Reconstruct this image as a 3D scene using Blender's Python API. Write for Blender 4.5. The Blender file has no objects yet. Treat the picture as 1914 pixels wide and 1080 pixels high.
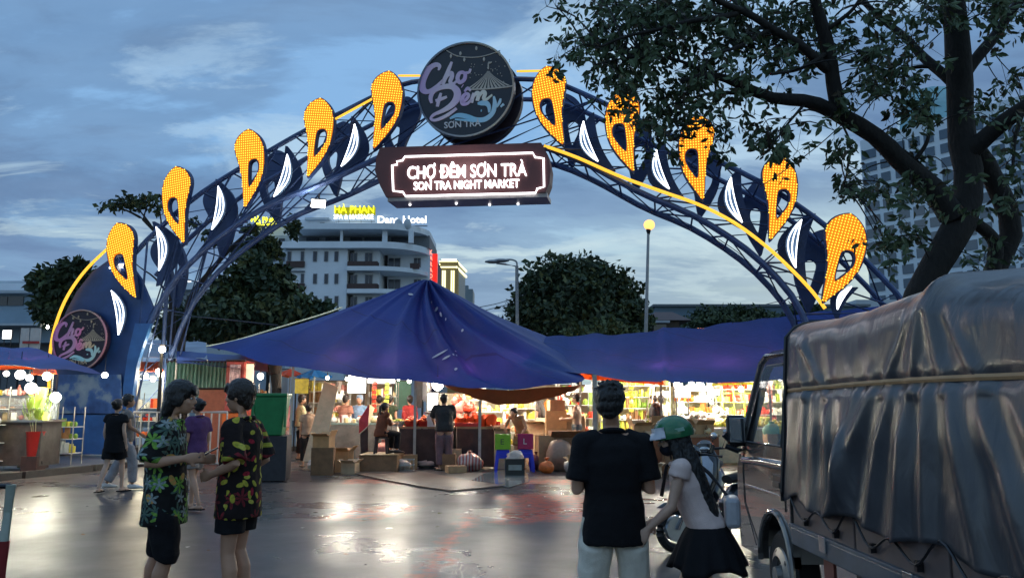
import bpy, bmesh, math, random
from math import sin, cos, pi, radians, atan2, sqrt, tan
from mathutils import Vector, Matrix, Euler, noise
C = bpy.context.scene.collection
SC = bpy.context.scene
RND = random.Random(7)
V = Vector

# ---------------------------------------------------------------- camera
EYE = V((0, 0, 1.55)); FPX = 1500.0; PITCH = math.atan(220 / 1500.0); CX, CY = 957.0, 540.0
cam_data = bpy.data.cameras.new('camera'); cam = bpy.data.objects.new('camera', cam_data); C.objects.link(cam)
cam.location = EYE; cam.rotation_euler = (pi / 2 + PITCH, 0, 0)
cam_data.sensor_width = 36.0; cam_data.lens = 36.0 * FPX / 1914.0
cam_data.clip_start = 0.05; cam_data.clip_end = 6000
SC.camera = cam

# ---------------------------------------------------------------- world (dusk sky)
W = bpy.data.worlds.new('World'); SC.world = W; W.use_nodes = True
nt = W.node_tree; N = nt.nodes; L = nt.links
for n_ in list(N): N.remove(n_)
def wn(t, **k):
    n = N.new(t)
    for a, b in k.items(): setattr(n, a, b)
    return n
SUN_EL, SUN_AZ = radians(3.0), radians(28)      # low behind the clouds, ahead and to the right
out = wn('ShaderNodeOutputWorld')
sky = wn('ShaderNodeTexSky', sky_type='NISHITA', sun_disc=False, sun_elevation=SUN_EL, sun_rotation=SUN_AZ, altitude=10, air_density=1.0, dust_density=1.5, ozone_density=3.0)
tc = wn('ShaderNodeTexCoord')
sep = wn('ShaderNodeSeparateXYZ'); L.new(tc.outputs['Generated'], sep.inputs[0])
def mth(op, a, b=None, clamp=False):
    n = wn('ShaderNodeMath', operation=op); n.use_clamp = clamp
    for i, x in enumerate((a, b)):
        if x is None: continue
        if isinstance(x, (int, float)): n.inputs[i].default_value = x
        else: L.new(x, n.inputs[i])
    return n.outputs[0]
zc = mth('MAXIMUM', sep.outputs[2], 0.0)
den = mth('ADD', zc, 0.16)
px_ = mth('DIVIDE', sep.outputs[0], den); py_ = mth('DIVIDE', sep.outputs[1], den)
cmb = wn('ShaderNodeCombineXYZ'); L.new(px_, cmb.inputs[0]); L.new(py_, cmb.inputs[1])
def wnoise(scale, detail, rough, off, dist=0.0, sc=(1, 1, 1)):
    mp = wn('ShaderNodeMapping'); mp.inputs['Location'].default_value = off; mp.inputs['Scale'].default_value = sc
    L.new(cmb.outputs[0], mp.inputs[0])
    n = wn('ShaderNodeTexNoise'); n.inputs['Scale'].default_value = scale; n.inputs['Detail'].default_value = detail
    n.inputs['Roughness'].default_value = rough; n.inputs['Distortion'].default_value = dist
    L.new(mp.outputs[0], n.inputs['Vector']); return n.outputs[0]
def wramp(src, stops, interp='LINEAR'):
    r = wn('ShaderNodeValToRGB'); r.color_ramp.interpolation = interp
    while len(r.color_ramp.elements) > 1: r.color_ramp.elements.remove(r.color_ramp.elements[-1])
    r.color_ramp.elements[0].position = stops[0][0]; r.color_ramp.elements[0].color = (*stops[0][1], 1)
    for p, c in stops[1:]:
        e = r.color_ramp.elements.new(p); e.color = (*c, 1)
    L.new(src, r.inputs[0]); return r.outputs[0]
def wmix(f, a, b, t='MIX'):
    n = wn('ShaderNodeMix', data_type='RGBA', blend_type=t)
    if isinstance(f, (int, float)): n.inputs[0].default_value = f
    else: L.new(f, n.inputs[0])
    for i, x in ((6, a), (7, b)):
        if isinstance(x, tuple): n.inputs[i].default_value = (*x, 1)
        else: L.new(x, n.inputs[i])
    return n.outputs[2]
# clear air behind: blue above, paler and greener near the horizon on the bright side
base = wramp(zc, [(0.0, (.40, .52, .56)), (0.10, (.28, .45, .62)), (0.24, (.23, .43, .70)), (0.5, (.23, .43, .72)), (1.0, (.18, .35, .62))])
# warm glow low on the side where the sun went down
side = mth('MULTIPLY_ADD' if False else 'ADD', mth('MULTIPLY', sep.outputs[0], 1.4), 0.42, True)
low = wramp(zc, [(0.0, (1, 1, 1)), (0.18, (.78, .78, .78)), (0.32, (0, 0, 0))])
glow = mth('MULTIPLY', low, side)
base = wmix(mth('MULTIPLY', glow, 0.85), base, (.66, .78, .66))
# broad grey-blue cloud layer
n1 = wnoise(0.55, 8, 0.58, (3.1, 1.7, 0.4), 0.5, (0.75, 1.0, 1))
n2 = wnoise(1.5, 8, 0.60, (7.3, 2.9, 1.4), 0.7, (0.55, 1.0, 1))
n3 = wnoise(4.6, 6, 0.55, (1.3, 8.9, 2.4), 0.3, (0.5, 1.0, 1))
cov = mth('ADD', mth('MULTIPLY', n1, 0.60), mth('ADD', mth('MULTIPLY', n2, 0.34), mth('MULTIPLY', n3, 0.16)))
mask = wramp(cov, [(0.50, (0, 0, 0)), (0.545, (.60, .60, .60)), (0.60, (1, 1, 1))], 'EASE')
cloud_hi = (.122, .215, .375)
cloud_lo = (.135, .215, .375)
cloudc = wmix(mth('MULTIPLY', low, 0.85), cloud_hi, cloud_lo)
shade = wramp(n3, [(0.32, (.74, .78, .84)), (0.68, (1.30, 1.25, 1.18))])
cloudc = wmix(1.0, cloudc, shade, 'MULTIPLY')
skyc = wmix(mth('MULTIPLY', mth('MULTIPLY', mask, 0.92), mth('SUBTRACT', 1.0, mth('MULTIPLY', glow, 0.80))), base, cloudc)
# thin bright streaks where the layer is broken
brk = wnoise(2.3, 8, 0.62, (11.9, 4.6, 3.3), 0.5, (0.55, 1.0, 1))
brm = wramp(brk, [(0.485, (0, 0, 0)), (0.555, (.50, .50, .50)), (0.62, (1, 1, 1))], 'EASE')
hi = wmix(mth('MULTIPLY', low, 0.8), (.40, .58, .76), (.60, .72, .68))
skyc = wmix(mth('MULTIPLY', brm, 0.90), skyc, hi)
nsk = wmix(1.0, sky.outputs[0], (.06, .06, .06), 'MULTIPLY')
skyc = wmix(0.06, skyc, nsk)
bg = wn('ShaderNodeBackground'); L.new(skyc, bg.inputs[0]); bg.inputs[1].default_value = 1.0
L.new(bg.outputs[0], out.inputs[0])
# the sun is down behind clouds: a weak, wide light
sd = bpy.data.lights.new('sun', 'SUN'); sd.energy = 0.10; sd.angle = radians(25); sd.color = (1, .9, .78)
so = bpy.data.objects.new('sun', sd); C.objects.link(so)
so.rotation_euler = V((-sin(SUN_AZ) * cos(radians(12)), -cos(SUN_AZ) * cos(radians(12)), -sin(radians(12)))).to_track_quat('-Z', 'Y').to_euler()
SC.view_settings.view_transform = 'Standard'; SC.view_settings.look = 'None'
SC.view_settings.exposure = 0.22; SC.view_settings.gamma = 1.0; SC.view_settings.use_curve_mapping = False
SC.cycles.use_denoising = True
SC.cycles.max_bounces = 6; SC.cycles.diffuse_bounces = 2; SC.cycles.glossy_bounces = 3; SC.cycles.transmission_bounces = 4
SC.cycles.transparent_max_bounces = 8; SC.cycles.sample_clamp_indirect = 3.0
SC.cycles.caustics_reflective = False; SC.cycles.caustics_refractive = False

# ---------------------------------------------------------------- helpers
def ray(px, py):
    x = (px - CX) / FPX; y = (CY - py) / FPX
    return V((x, cos(PITCH) - y * sin(PITCH), sin(PITCH) + y * cos(PITCH)))
def P(px, py, Y):
    d = ray(px, py); return EYE + d * (Y / d.y)
def G(px, py, z=0.0):
    d = ray(px, py); return EYE + d * ((z - EYE.z) / d.z)
def X(px, Y): return (px - CX) / FPX * Y / cos(PITCH) * cos(PITCH)   # near the horizon line

def node_mat(name):
    m = bpy.data.materials.new(name); m.use_nodes = True
    t = m.node_tree; b = t.nodes['Principled BSDF']; return m, t, b
def mat(name, col, rough=.6, metal=0.0, emit=None, es=0.0, var=.18, scale=6.0, bump=.0, bscale=40.0, spec=.5, coat=0.0, sheen=0.0, trans=0.0, alpha=1.0, dirt=None, stretch=(1, 1, 1)):
    m, t, b = node_mat(name)
    b.inputs['Roughness'].default_value = rough; b.inputs['Metallic'].default_value = metal
    b.inputs['Specular IOR Level'].default_value = spec; b.inputs['Coat Weight'].default_value = coat
    b.inputs['Transmission Weight'].default_value = trans; b.inputs['Alpha'].default_value = alpha
    b.inputs['Base Color'].default_value = (*col, 1)
    tc = t.nodes.new('ShaderNodeTexCoord')
    mp = t.nodes.new('ShaderNodeMapping'); mp.inputs['Scale'].default_value = stretch; t.links.new(tc.outputs['Object'], mp.inputs[0])
    if var > 0:
        n = t.nodes.new('ShaderNodeTexNoise'); n.inputs['Scale'].default_value = scale; n.inputs['Detail'].default_value = 5
        n.inputs['Roughness'].default_value = .65
        t.links.new(mp.outputs[0], n.inputs['Vector'])
        r = t.nodes.new('ShaderNodeValToRGB')
        a = [max(0, c * (1 - var)) for c in col]; d = [c * (1 + var) for c in col]
        if dirt: a = dirt
        r.color_ramp.elements[0].position = .3; r.color_ramp.elements[0].color = (*a, 1)
        r.color_ramp.elements[1].position = .68; r.color_ramp.elements[1].color = (*d, 1)
        t.links.new(n.outputs[0], r.inputs[0]); t.links.new(r.outputs[0], b.inputs['Base Color'])
        mr = t.nodes.new('ShaderNodeMapRange'); mr.inputs[3].default_value = max(.02, rough * .85); mr.inputs[4].default_value = min(1, rough * 1.15)
        t.links.new(n.outputs[0], mr.inputs[0]); t.links.new(mr.outputs[0], b.inputs['Roughness'])
    if bump > 0:
        n = t.nodes.new('ShaderNodeTexNoise'); n.inputs['Scale'].default_value = bscale; n.inputs['Detail'].default_value = 4
        t.links.new(mp.outputs[0], n.inputs['Vector'])
        bp = t.nodes.new('ShaderNodeBump'); bp.inputs['Strength'].default_value = bump; bp.inputs['Distance'].default_value = .02
        t.links.new(n.outputs[0], bp.inputs['Height']); t.links.new(bp.outputs[0], b.inputs['Normal'])
    if emit: b.inputs['Emission Color'].default_value = (*emit, 1); b.inputs['Emission Strength'].default_value = es
    return m
def emis(name, col, s):
    m, t, b = node_mat(name)
    b.inputs['Base Color'].default_value = (*[min(.8, c) for c in col], 1); b.inputs['Roughness'].default_value = .5
    b.inputs['Emission Color'].default_value = (*col, 1); b.inputs['Emission Strength'].default_value = s
    return m

def frame_from(d, up=V((0, 0, 1))):
    d = d.normalized()
    if abs(d.dot(up)) > .98: up = V((0, 1, 0))
    x = d.cross(up).normalized(); y = x.cross(d).normalized()
    return x, y
class MB:
    def __init__(s): s.v = []; s.f = []; s.m = []
    def add(s, vs, fs, m=0):
        o = len(s.v); s.v.extend([tuple(v) for v in vs]); s.f.extend([tuple(i + o for i in f) for f in fs]); s.m.extend([m] * len(fs)); return s
    def box(s, c, d, rz=0.0, R=None, m=0):
        M = R if R is not None else Matrix.Rotation(rz, 3, 'Z')
        c = V(c); h = V(d) / 2
        vs = [c + M @ V((sx * h.x, sy * h.y, sz * h.z)) for sz in (-1, 1) for sy in (-1, 1) for sx in (-1, 1)]
        return s.add(vs, [(0, 2, 3, 1), (4, 5, 7, 6), (0, 1, 5, 4), (2, 6, 7, 3), (0, 4, 6, 2), (1, 3, 7, 5)], m)
    def beam(s, a, b, w, h, m=0, up=V((0, 0, 1))):
        a = V(a); b = V(b); x, y = frame_from(b - a, up)
        vs = [p + x * (sx * w / 2) + y * (sy * h / 2) for p in (a, b) for sy in (-1, 1) for sx in (-1, 1)]
        return s.add(vs, [(0, 1, 3, 2), (4, 6, 7, 5), (0, 4, 5, 1), (2, 3, 7, 6), (0, 2, 6, 4), (1, 5, 7, 3)], m)
    def tube(s, pts, r, n=8, m=0, closed=False, cap=True, flat=1.0, up=V((0, 0, 1))):
        pts = [V(p) for p in pts]; k = len(pts)
        rs = r if isinstance(r, (list, tuple)) else [r] * k
        vs = []; fr = None
        for i, p in enumerate(pts):
            if closed: d = pts[(i + 1) % k] - pts[i - 1]
            else: d = pts[min(i + 1, k - 1)] - pts[max(i - 1, 0)]
            if d.length < 1e-9: d = V((0, 0, 1))
            d.normalize()
            if fr is None: x, y = frame_from(d, up)
            else:
                x = fr - d * fr.dot(d)
                if x.length < 1e-6: x, y = frame_from(d, up)
                x.normalize(); y = d.cross(x)
            fr = x
            for j in range(n):
                a = 2 * pi * j / n
                vs.append(p + x * (cos(a) * rs[i]) + y * (sin(a) * rs[i] * flat))
        fs = []
        for i in range(k if closed else k - 1):
            for j in range(n):
                a = i * n + j; b = i * n + (j + 1) % n; c = ((i + 1) % k) * n + (j + 1) % n; d = ((i + 1) % k) * n + j
                fs.append((a, b, c, d))
        if cap and not closed:
            fs.append(tuple(range(n - 1, -1, -1))); fs.append(tuple((k - 1) * n + j for j in range(n)))
        return s.add(vs, fs, m)
    def ell(s, c, r, nu=12, nv=8, R=None, m=0):
        c = V(c); r = (r, r, r) if isinstance(r, (int, float)) else r
        M = R if R is not None else Matrix.Identity(3)
        vs = [c + M @ V((0, 0, -r[2]))]
        for i in range(1, nv):
            t = -pi / 2 + pi * i / nv
            for j in range(nu):
                a = 2 * pi * j / nu
                vs.append(c + M @ V((cos(t) * cos(a) * r[0], cos(t) * sin(a) * r[1], sin(t) * r[2])))
        vs.append(c + M @ V((0, 0, r[2]))); fs = []
        for j in range(nu): fs.append((0, 1 + (j + 1) % nu, 1 + j))
        for i in range(nv - 2):
            for j in range(nu):
                a = 1 + i * nu + j; b = 1 + i * nu + (j + 1) % nu
                fs.append((a, b, b + nu, a + nu))
        o = 1 + (nv - 2) * nu
        for j in range(nu): fs.append((o + j, o + (j + 1) % nu, len(vs) - 1))
        return s.add(vs, fs, m)
    def lathe(s, prof, c=(0, 0, 0), n=16, m=0, R=None):
        c = V(c); vs = []; M = R if R is not None else Matrix.Identity(3)
        for (r, z) in prof:
            for j in range(n):
                a = 2 * pi * j / n; vs.append(c + M @ V((cos(a) * r, sin(a) * r, z)))
        fs = [(i * n + j, i * n + (j + 1) % n, (i + 1) * n + (j + 1) % n, (i + 1) * n + j) for i in range(len(prof) - 1) for j in range(n)]
        if prof[0][0] > 1e-4: fs.append(tuple(range(n - 1, -1, -1)))
        if prof[-1][0] > 1e-4: fs.append(tuple((len(prof) - 1) * n + j for j in range(n)))
        return s.add(vs, fs, m)
    def loft(s, st, n=14, m=0, right=V((1, 0, 0)), cap=True, power=1.0):
        """stations: (centre, rx, ry)"""
        k = len(st); vs = []
        for i, q in enumerate(st):
            c = V(q[0]); a0 = V(st[max(i - 1, 0)][0]); a1 = V(st[min(i + 1, k - 1)][0]); d = (a1 - a0)
            if d.length < 1e-9: d = V((0, 0, 1))
            d.normalize(); x = right - d * right.dot(d)
            if x.length < 1e-5: x, _ = frame_from(d)
            x.normalize(); y = d.cross(x)
            for j in range(n):
                a = 2 * pi * j / n; ca, sa = cos(a), sin(a)
                if power != 1.0:
                    ca = math.copysign(abs(ca) ** power, ca); sa = math.copysign(abs(sa) ** power, sa)
                vs.append(c + x * (ca * q[1]) + y * (sa * q[2]))
        fs = [(i * n + j, i * n + (j + 1) % n, (i + 1) * n + (j + 1) % n, (i + 1) * n + j) for i in range(k - 1) for j in range(n)]
        if cap: fs.append(tuple(range(n - 1, -1, -1))); fs.append(tuple((k - 1) * n + j for j in range(n)))
        return s.add(vs, fs, m)
    def grid(s, fn, nu, nv, m=0):
        vs = [fn(i / nu, j / nv) for j in range(nv + 1) for i in range(nu + 1)]
        fs = [(j * (nu + 1) + i, j * (nu + 1) + i + 1, (j + 1) * (nu + 1) + i + 1, (j + 1) * (nu + 1) + i) for j in range(nv) for i in range(nu)]
        return s.add(vs, fs, m)
    def slab(s, poly, th, to3, m=0, back=True):
        """poly: 2-D outline, extruded by th; to3(u,v,w) maps to space"""
        n = len(poly)
        vs = [to3(u, v, 0) for u, v in poly] + [to3(u, v, th) for u, v in poly]
        from mathutils.geometry import tessellate_polygon
        tri = tessellate_polygon([[V((u, v, 0)) for u, v in poly]])
        fs = [tuple(t) for t in tri] + [tuple(i + n for i in reversed(t)) for t in tri]
        fs += [(i, (i + 1) % n, n + (i + 1) % n, n + i) for i in range(n)]
        return s.add(vs, fs, m)
    def slab_hole(s, outer, hole, th, to3, m=0):
        from mathutils.geometry import tessellate_polygon
        pts = [V((u, v, 0)) for u, v in outer]; hp = [V((u, v, 0)) for u, v in hole]
        n = len(pts); h = len(hp); allp = list(outer) + list(hole); T = n + h
        tri = tessellate_polygon([pts, hp])
        vs = [to3(u, v, 0) for u, v in allp] + [to3(u, v, th) for u, v in allp]
        fs = [tuple(t) for t in tri] + [tuple(i + T for i in reversed(t)) for t in tri]
        fs += [(i, (i + 1) % n, T + (i + 1) % n, T + i) for i in range(n)]
        fs += [(n + i, n + (i + 1) % h, T + n + (i + 1) % h, T + n + i) for i in range(h)]
        return s.add(vs, fs, m)
    def mesh(s, name, mats, smooth=False, sharp=40, origin=V((0, 0, 0))):
        me = bpy.data.meshes.new(name)
        o = V(origin)
        vs = s.v if o.length < 1e-12 else [(a - o.x, b - o.y, c - o.z) for a, b, c in s.v]
        me.from_pydata(vs, [], s.f)
        for mt in (mats if isinstance(mats, (list, tuple)) else [mats]): me.materials.append(mt)
        if any(s.m): me.polygons.foreach_set('material_index', s.m)
        bm = bmesh.new(); bm.from_mesh(me); bmesh.ops.recalc_face_normals(bm, faces=bm.faces); bm.to_mesh(me); bm.free()
        if smooth:
            me.shade_smooth()
            if sharp < 170: me.set_sharp_from_angle(angle=radians(sharp))
        me.update(); return me
    def build(s, name, mats, parent=None, smooth=False, sharp=40, bevel=0, world=True, loc=None):
        o_ = V((0, 0, 0))
        if parent is not None and world:
            r = parent
            while r.parent: r = r.parent
            o_ = r.location.copy()
        elif parent is None and loc is not None: o_ = V(loc)
        me = s.mesh(name, mats, smooth, sharp, o_)
        ob = bpy.data.objects.new(name, me); C.objects.link(ob); ob.parent = parent
        if parent is None and loc is not None: ob.location = loc
        if bevel:
            b = ob.modifiers.new('bevel', 'BEVEL'); b.width = bevel; b.segments = 2; b.limit_method = 'ANGLE'; b.angle_limit = radians(40)
        return ob
def tag(o, label=None, cat=None, group=None, kind=None):
    if label: o['label'] = label
    if cat: o['category'] = cat
    if group: o['group'] = group
    if kind: o['kind'] = kind
    return o
def thing(name, label, cat, loc, rz=0.0, group=None):
    o = bpy.data.objects.new(name, None); C.objects.link(o); o.empty_display_size = .2
    o.location = loc; o.rotation_euler = (0, 0, rz); return tag(o, label, cat, group)
def copy_tree(o, parent=None):
    c = o.copy(); C.objects.link(c); c.parent = parent
    for ch in o.children: copy_tree(ch, c)
    return c
def inst(name, me, parent, loc, rot=(0, 0, 0), scale=(1, 1, 1)):
    o = bpy.data.objects.new(name, me); C.objects.link(o); o.parent = parent
    o.location = loc; o.rotation_euler = rot; o.scale = scale; return o
def text_mesh(txt, mt, depth=.01, bold=0.0, name='lettering'):
    cu = bpy.data.curves.new('t', 'FONT'); cu.body = txt; cu.size = 1.0; cu.extrude = 0.5; cu.offset = bold; cu.align_x = 'LEFT'; cu.resolution_u = 3
    ob = bpy.data.objects.new('t', cu); C.objects.link(ob)
    dg = bpy.context.evaluated_depsgraph_get(); me = bpy.data.meshes.new_from_object(ob.evaluated_get(dg))
    bpy.data.objects.remove(ob)
    me.name = name; me.materials.clear(); me.materials.append(mt)
    xs = [v.co.x for v in me.vertices]; ys = [v.co.y for v in me.vertices]
    return me, (min(xs), max(xs), min(ys), max(ys))
def text_on(name, txt, mt, parent, o, ux, uy, w, h, depth=.02, bold=0.0, wrld=True):
    """lettering whose lower left corner is at o, width vector ux*w, height vector uy*h, standing proud by depth"""
    me, (x0, x1, y0, y1) = text_mesh(txt, mt, bold=bold, name=name)
    ux = V(ux).normalized(); uy = V(uy).normalized(); nz = ux.cross(uy)
    r = V((0, 0, 0))
    if parent is not None and wrld:
        q = parent
        while q.parent: q = q.parent
        r = q.location
    for v in me.vertices:
        a = (v.co.x - x0) / (x1 - x0) * w; b = (v.co.y - y0) / (y1 - y0) * h
        v.co = V(o) - r + ux * a + uy * b + nz * ((v.co.z + .5) * depth)
    me.update()
    ob = bpy.data.objects.new(name, me); C.objects.link(ob); ob.parent = parent; return ob
def bez(pts, n=8):
    """Catmull-Rom through points"""
    pts = [V(p) if len(p) == 3 else V((p[0], p[1], 0)) for p in pts]; o = []
    for i in range(len(pts) - 1):
        p0 = pts[max(i - 1, 0)]; p1 = pts[i]; p2 = pts[i + 1]; p3 = pts[min(i + 2, len(pts) - 1)]
        for k in range(n):
            t = k / n
            o.append(.5 * ((2 * p1) + (p2 - p0) * t + (2 * p0 - 5 * p1 + 4 * p2 - p3) * t * t + (3 * p1 - p0 - 3 * p2 + p3) * t ** 3))
    o.append(pts[-1]); return o
def resample(pts, n):
    d = [0]
    for a, b in zip(pts[:-1], pts[1:]): d.append(d[-1] + (b - a).length)
    o = []; j = 0
    for i in range(n):
        t = d[-1] * i / (n - 1)
        while j < len(d) - 2 and d[j + 1] < t: j += 1
        k = (t - d[j]) / max(1e-9, d[j + 1] - d[j]); o.append(pts[j].lerp(pts[j + 1], min(1, max(0, k))))
    return o
def point_light(name, loc, energy, col, r=.06, parent=None):
    l = bpy.data.lights.new(name, 'POINT'); l.energy = energy; l.color = col; l.shadow_soft_size = r
    o = bpy.data.objects.new(name, l); C.objects.link(o); o.location = loc
    if parent is not None:
        o.parent = parent; q = parent
        while q.parent: q = q.parent
        o.location = V(loc) - q.location
    return o
# ---------------------------------------------------------------- ground
def wet_asphalt():
    m, t, b = node_mat('wet_asphalt'); nd = t.nodes; lk = t.links
    tc = nd.new('ShaderNodeTexCoord')
    def nz(scale, detail, sc=(1, 1, 1), rough=.6):
        mp = nd.new('ShaderNodeMapping'); mp.inputs['Scale'].default_value = sc; lk.new(tc.outputs['Object'], mp.inputs[0])
        n = nd.new('ShaderNodeTexNoise'); n.inputs['Scale'].default_value = scale; n.inputs['Detail'].default_value = detail; n.inputs['Roughness'].default_value = rough
        lk.new(mp.outputs[0], n.inputs['Vector']); return n.outputs[0]
    def ramp(s, st):
        r = nd.new('ShaderNodeValToRGB'); e = r.color_ramp.elements
        e[0].position, e[0].color = st[0][0], (*st[0][1], 1); e[1].position, e[1].color = st[-1][0], (*st[-1][1], 1)
        for p, c in st[1:-1]: q = e.new(p); q.color = (*c, 1)
        lk.new(s, r.inputs[0]); return r.outputs[0]
    big = nz(.35, 5, (1, 1.0, 1)); mid = nz(2.2, 6); fine = nz(90, 3); grit = nz(260, 2)
    col = ramp(mid, [(.3, (.062, .056, .057)), (.7, (.100, .090, .090))])
    mx = nd.new('ShaderNodeMix'); mx.data_type = 'RGBA'; mx.blend_type = 'MULTIPLY'; mx.inputs[0].default_value = 1
    lk.new(col, mx.inputs[6]); lk.new(ramp(grit, [(.35, (.6, .6, .6)), (.65, (1.3, 1.3, 1.3))]), mx.inputs[7])
    # noise-broken red patches mixed into the asphalt colour in a few places
    sp = nd.new('ShaderNodeSeparateXYZ'); lk.new(tc.outputs['Object'], sp.inputs[0])
    def mm(op, a, c=None, cl=False):
        n = nd.new('ShaderNodeMath'); n.operation = op; n.use_clamp = cl
        for i, x in enumerate((a, c)):
            if x is None: continue
            if isinstance(x, (int, float)): n.inputs[i].default_value = x
            else: lk.new(x, n.inputs[i])
        return n.outputs[0]
    tot = None; wob = mm('MULTIPLY', mm('SUBTRACT', nz(1.1, 4), .5), 2.4)
    for cx_, cy_, hx, hy, sl in ((-.78, 8.5, .20, 3.6, .06), (.65, 13.0, .95, 2.0, 0), (-2.1, 12.3, .55, 1.1, .3), (-1.0, 17.2, 2.6, .7, 0)):
        dx = mm('ABSOLUTE', mm('SUBTRACT', mm('SUBTRACT', sp.outputs[0], cx_), mm('MULTIPLY', mm('SUBTRACT', sp.outputs[1], cy_), sl))); dy = mm('ABSOLUTE', mm('SUBTRACT', sp.outputs[1], cy_))
        k = mm('MULTIPLY', mm('MULTIPLY', mm('SUBTRACT', mm('ADD', hx, mm('MULTIPLY', wob, .25)), dx), 5, True), mm('MULTIPLY', mm('SUBTRACT', mm('ADD', hy, mm('MULTIPLY', wob, .6)), dy), 2.5, True))
        tot = k if tot is None else mm('MAXIMUM', tot, k)
    mottle = mm('MULTIPLY', mm('SUBTRACT', nz(6.0, 6, (1, 1, 1), .7), .37), 5, True)
    rp = nd.new('ShaderNodeMix'); rp.data_type = 'RGBA'; lk.new(mm('MULTIPLY', mm('MULTIPLY', tot, mottle), 1.0), rp.inputs[0]); lk.new(mx.outputs[2], rp.inputs[6]); rp.inputs[7].default_value = (.55, .075, .035, 1)
    lk.new(rp.outputs[2], b.inputs['Base Color'])
    ma = nd.new('ShaderNodeMath'); ma.operation = 'MULTIPLY_ADD'; ma.inputs[1].default_value = .88; lk.new(big, ma.inputs[0])
    mb = nd.new('ShaderNodeMath'); mb.operation = 'MULTIPLY'; mb.inputs[1].default_value = .12; lk.new(mid, mb.inputs[0]); lk.new(mb.outputs[0], ma.inputs[2])
    r = ramp(ma.outputs[0], [(.36, (.22, .22, .22)), (.48, (.30, .30, .30)), (.60, (.40, .40, .40))])
    lk.new(r, b.inputs['Roughness'])
    hs = ramp(ma.outputs[0], [(.30, (.35, .35, .35)), (.70, (1, 1, 1))])
    bp = nd.new('ShaderNodeBump'); bp.inputs['Distance'].default_value = .006; bp.inputs['Strength'].default_value = .4
    hm = nd.new('ShaderNodeMath'); hm.operation = 'MULTIPLY'; lk.new(fine, hm.inputs[0]); lk.new(hs, hm.inputs[1])
    lk.new(hm.outputs[0], bp.inputs['Height'])
    bp2 = nd.new('ShaderNodeBump'); bp2.inputs['Distance'].default_value = .03; bp2.inputs['Strength'].default_value = .07
    lk.new(nz(5, 3, (1, 1, 1)), bp2.inputs['Height']); lk.new(bp.outputs[0], bp2.inputs['Normal'])
    lk.new(bp2.outputs[0], b.inputs['Normal'])
    b.inputs['Specular IOR Level'].default_value = .15
    b.inputs['Coat Weight'].default_value = 0.0; b.inputs['Coat Roughness'].default_value = .28; b.inputs['Coat IOR'].default_value = 1.5
    return m
M_ASPH = wet_asphalt()
M_EARTH = mat('dull_ground', (.07, .072, .06), .9, var=.4, scale=.2)
M_PAVE = mat('wet_pavement', (.16, .155, .145), .35, var=.3, scale=3, bump=.4, bscale=30, coat=.3)
M_KERB = mat('kerb_concrete', (.05, .05, .047), .6, var=.3, scale=8, bump=.4)  # concrete darkened: the kerb's shadow line is put into its base colour
def flat(name, x0, x1, y0, y1, z, m):
    b = MB(); b.add([(x0, y0, z), (x1, y0, z), (x1, y1, z), (x0, y1, z)], [(0, 1, 2, 3)]); o = b.build(name, m); tag(o, kind='structure'); return o
flat('ground', -3000, 3000, -300, 5000, -.02, M_EARTH)
flat('road', -60, 60, -20, 62, 0.0, M_ASPH)
# raised pavement on the left
b = MB(); kx = lambda y: -10.9 + (y - 17) * .26
ys = [12, 16, 20, 24, 30, 45]
top = [(kx(y) - .18, y) for y in ys]
b.grid(lambda u, v: V((-45 + u * (kx(12 + v * 33) - .18 + 45), 12 + v * 33, .13)), 8, 8)
b.add([(kx(12), 12, 0), (-45, 12, 0), (-45, 12, .13), (kx(12), 12, .13)], [(0, 1, 2, 3)])
tag(b.build('pavement', M_PAVE), kind='structure')
kb = thing('kerb', None, None, (kx(12), 12, 0)); kb['kind'] = 'structure'
kme = None
for i in range(17):
    y = 12 + i * 2.0; a = atan2(.26, 1)
    if kme is None:
        q = MB(); q.box((0, .985, .075), (.17, 1.97, .15)); kme = q.mesh('kerb_stone', M_KERB)
    inst('kerb_stone', kme, kb, (kx(y) - .09 - kx(12), y - 12, 0), (0, 0, -a))

# ---------------------------------------------------------------- the arch
AB = -.1867; AA = 21.65; AN = V((-AB, 1, 0)).normalized(); AU = V((1, AB, 0)).normalized()
def A(px, py, off=0.0):
    d = ray(px, py); u = d.x / d.y
    Y = AA / (1 - AB * u); p = P(px, py, Y); return p + AN * off
M_STEEL = mat('arch_steel', (.050, .088, .21), .45, metal=.3, var=.25, scale=3, coat=.2)
M_BOARD = mat('arch_board_blue', (.016, .055, .19), .45, var=.25, scale=1.5, coat=.15)
M_BOARD2 = mat('arch_board_light_blue', (.028, .11, .32), .4, var=.3, scale=1.5, coat=.2)
M_BACKB = mat('leaf_board_navy', (.024, .052, .15), .5, var=.25, scale=2)
M_AMBER = emis('amber_led_panel', (1.0, .26, .0), .60)
M_LED = emis('amber_led', (1.0, .58, .05), 1.9)
M_WTUBE = emis('white_neon', (.86, .90, 1.0), 3.2)
M_WPANEL = mat('crescent_board', (.10, .17, .26), .4, var=.1, emit=(.5, .6, .8), es=.03)
M_YTUBE = emis('amber_neon_strip', (1.0, .50, .04), 1.15)
arch = thing('market_arch', 'tall blue steel arch with glowing orange drops spanning the market entrance', 'arch', A(880, 150) * 1.0)
arch.location.z = 0
T_BRACE = []
up_px = [(232, 500), (262, 462), (300, 425), (345, 385), (395, 348), (470, 302), (560, 250), (640, 210), (700, 180), (745, 160), (800, 150), (880, 147), (960, 148), (1030, 152), (1100, 180), (1170, 213), (1290, 272), (1340, 300), (1420, 340), (1500, 390), (1565, 440), (1625, 495), (1685, 560), (1730, 640), (1755, 740), (1765, 830)]
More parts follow.
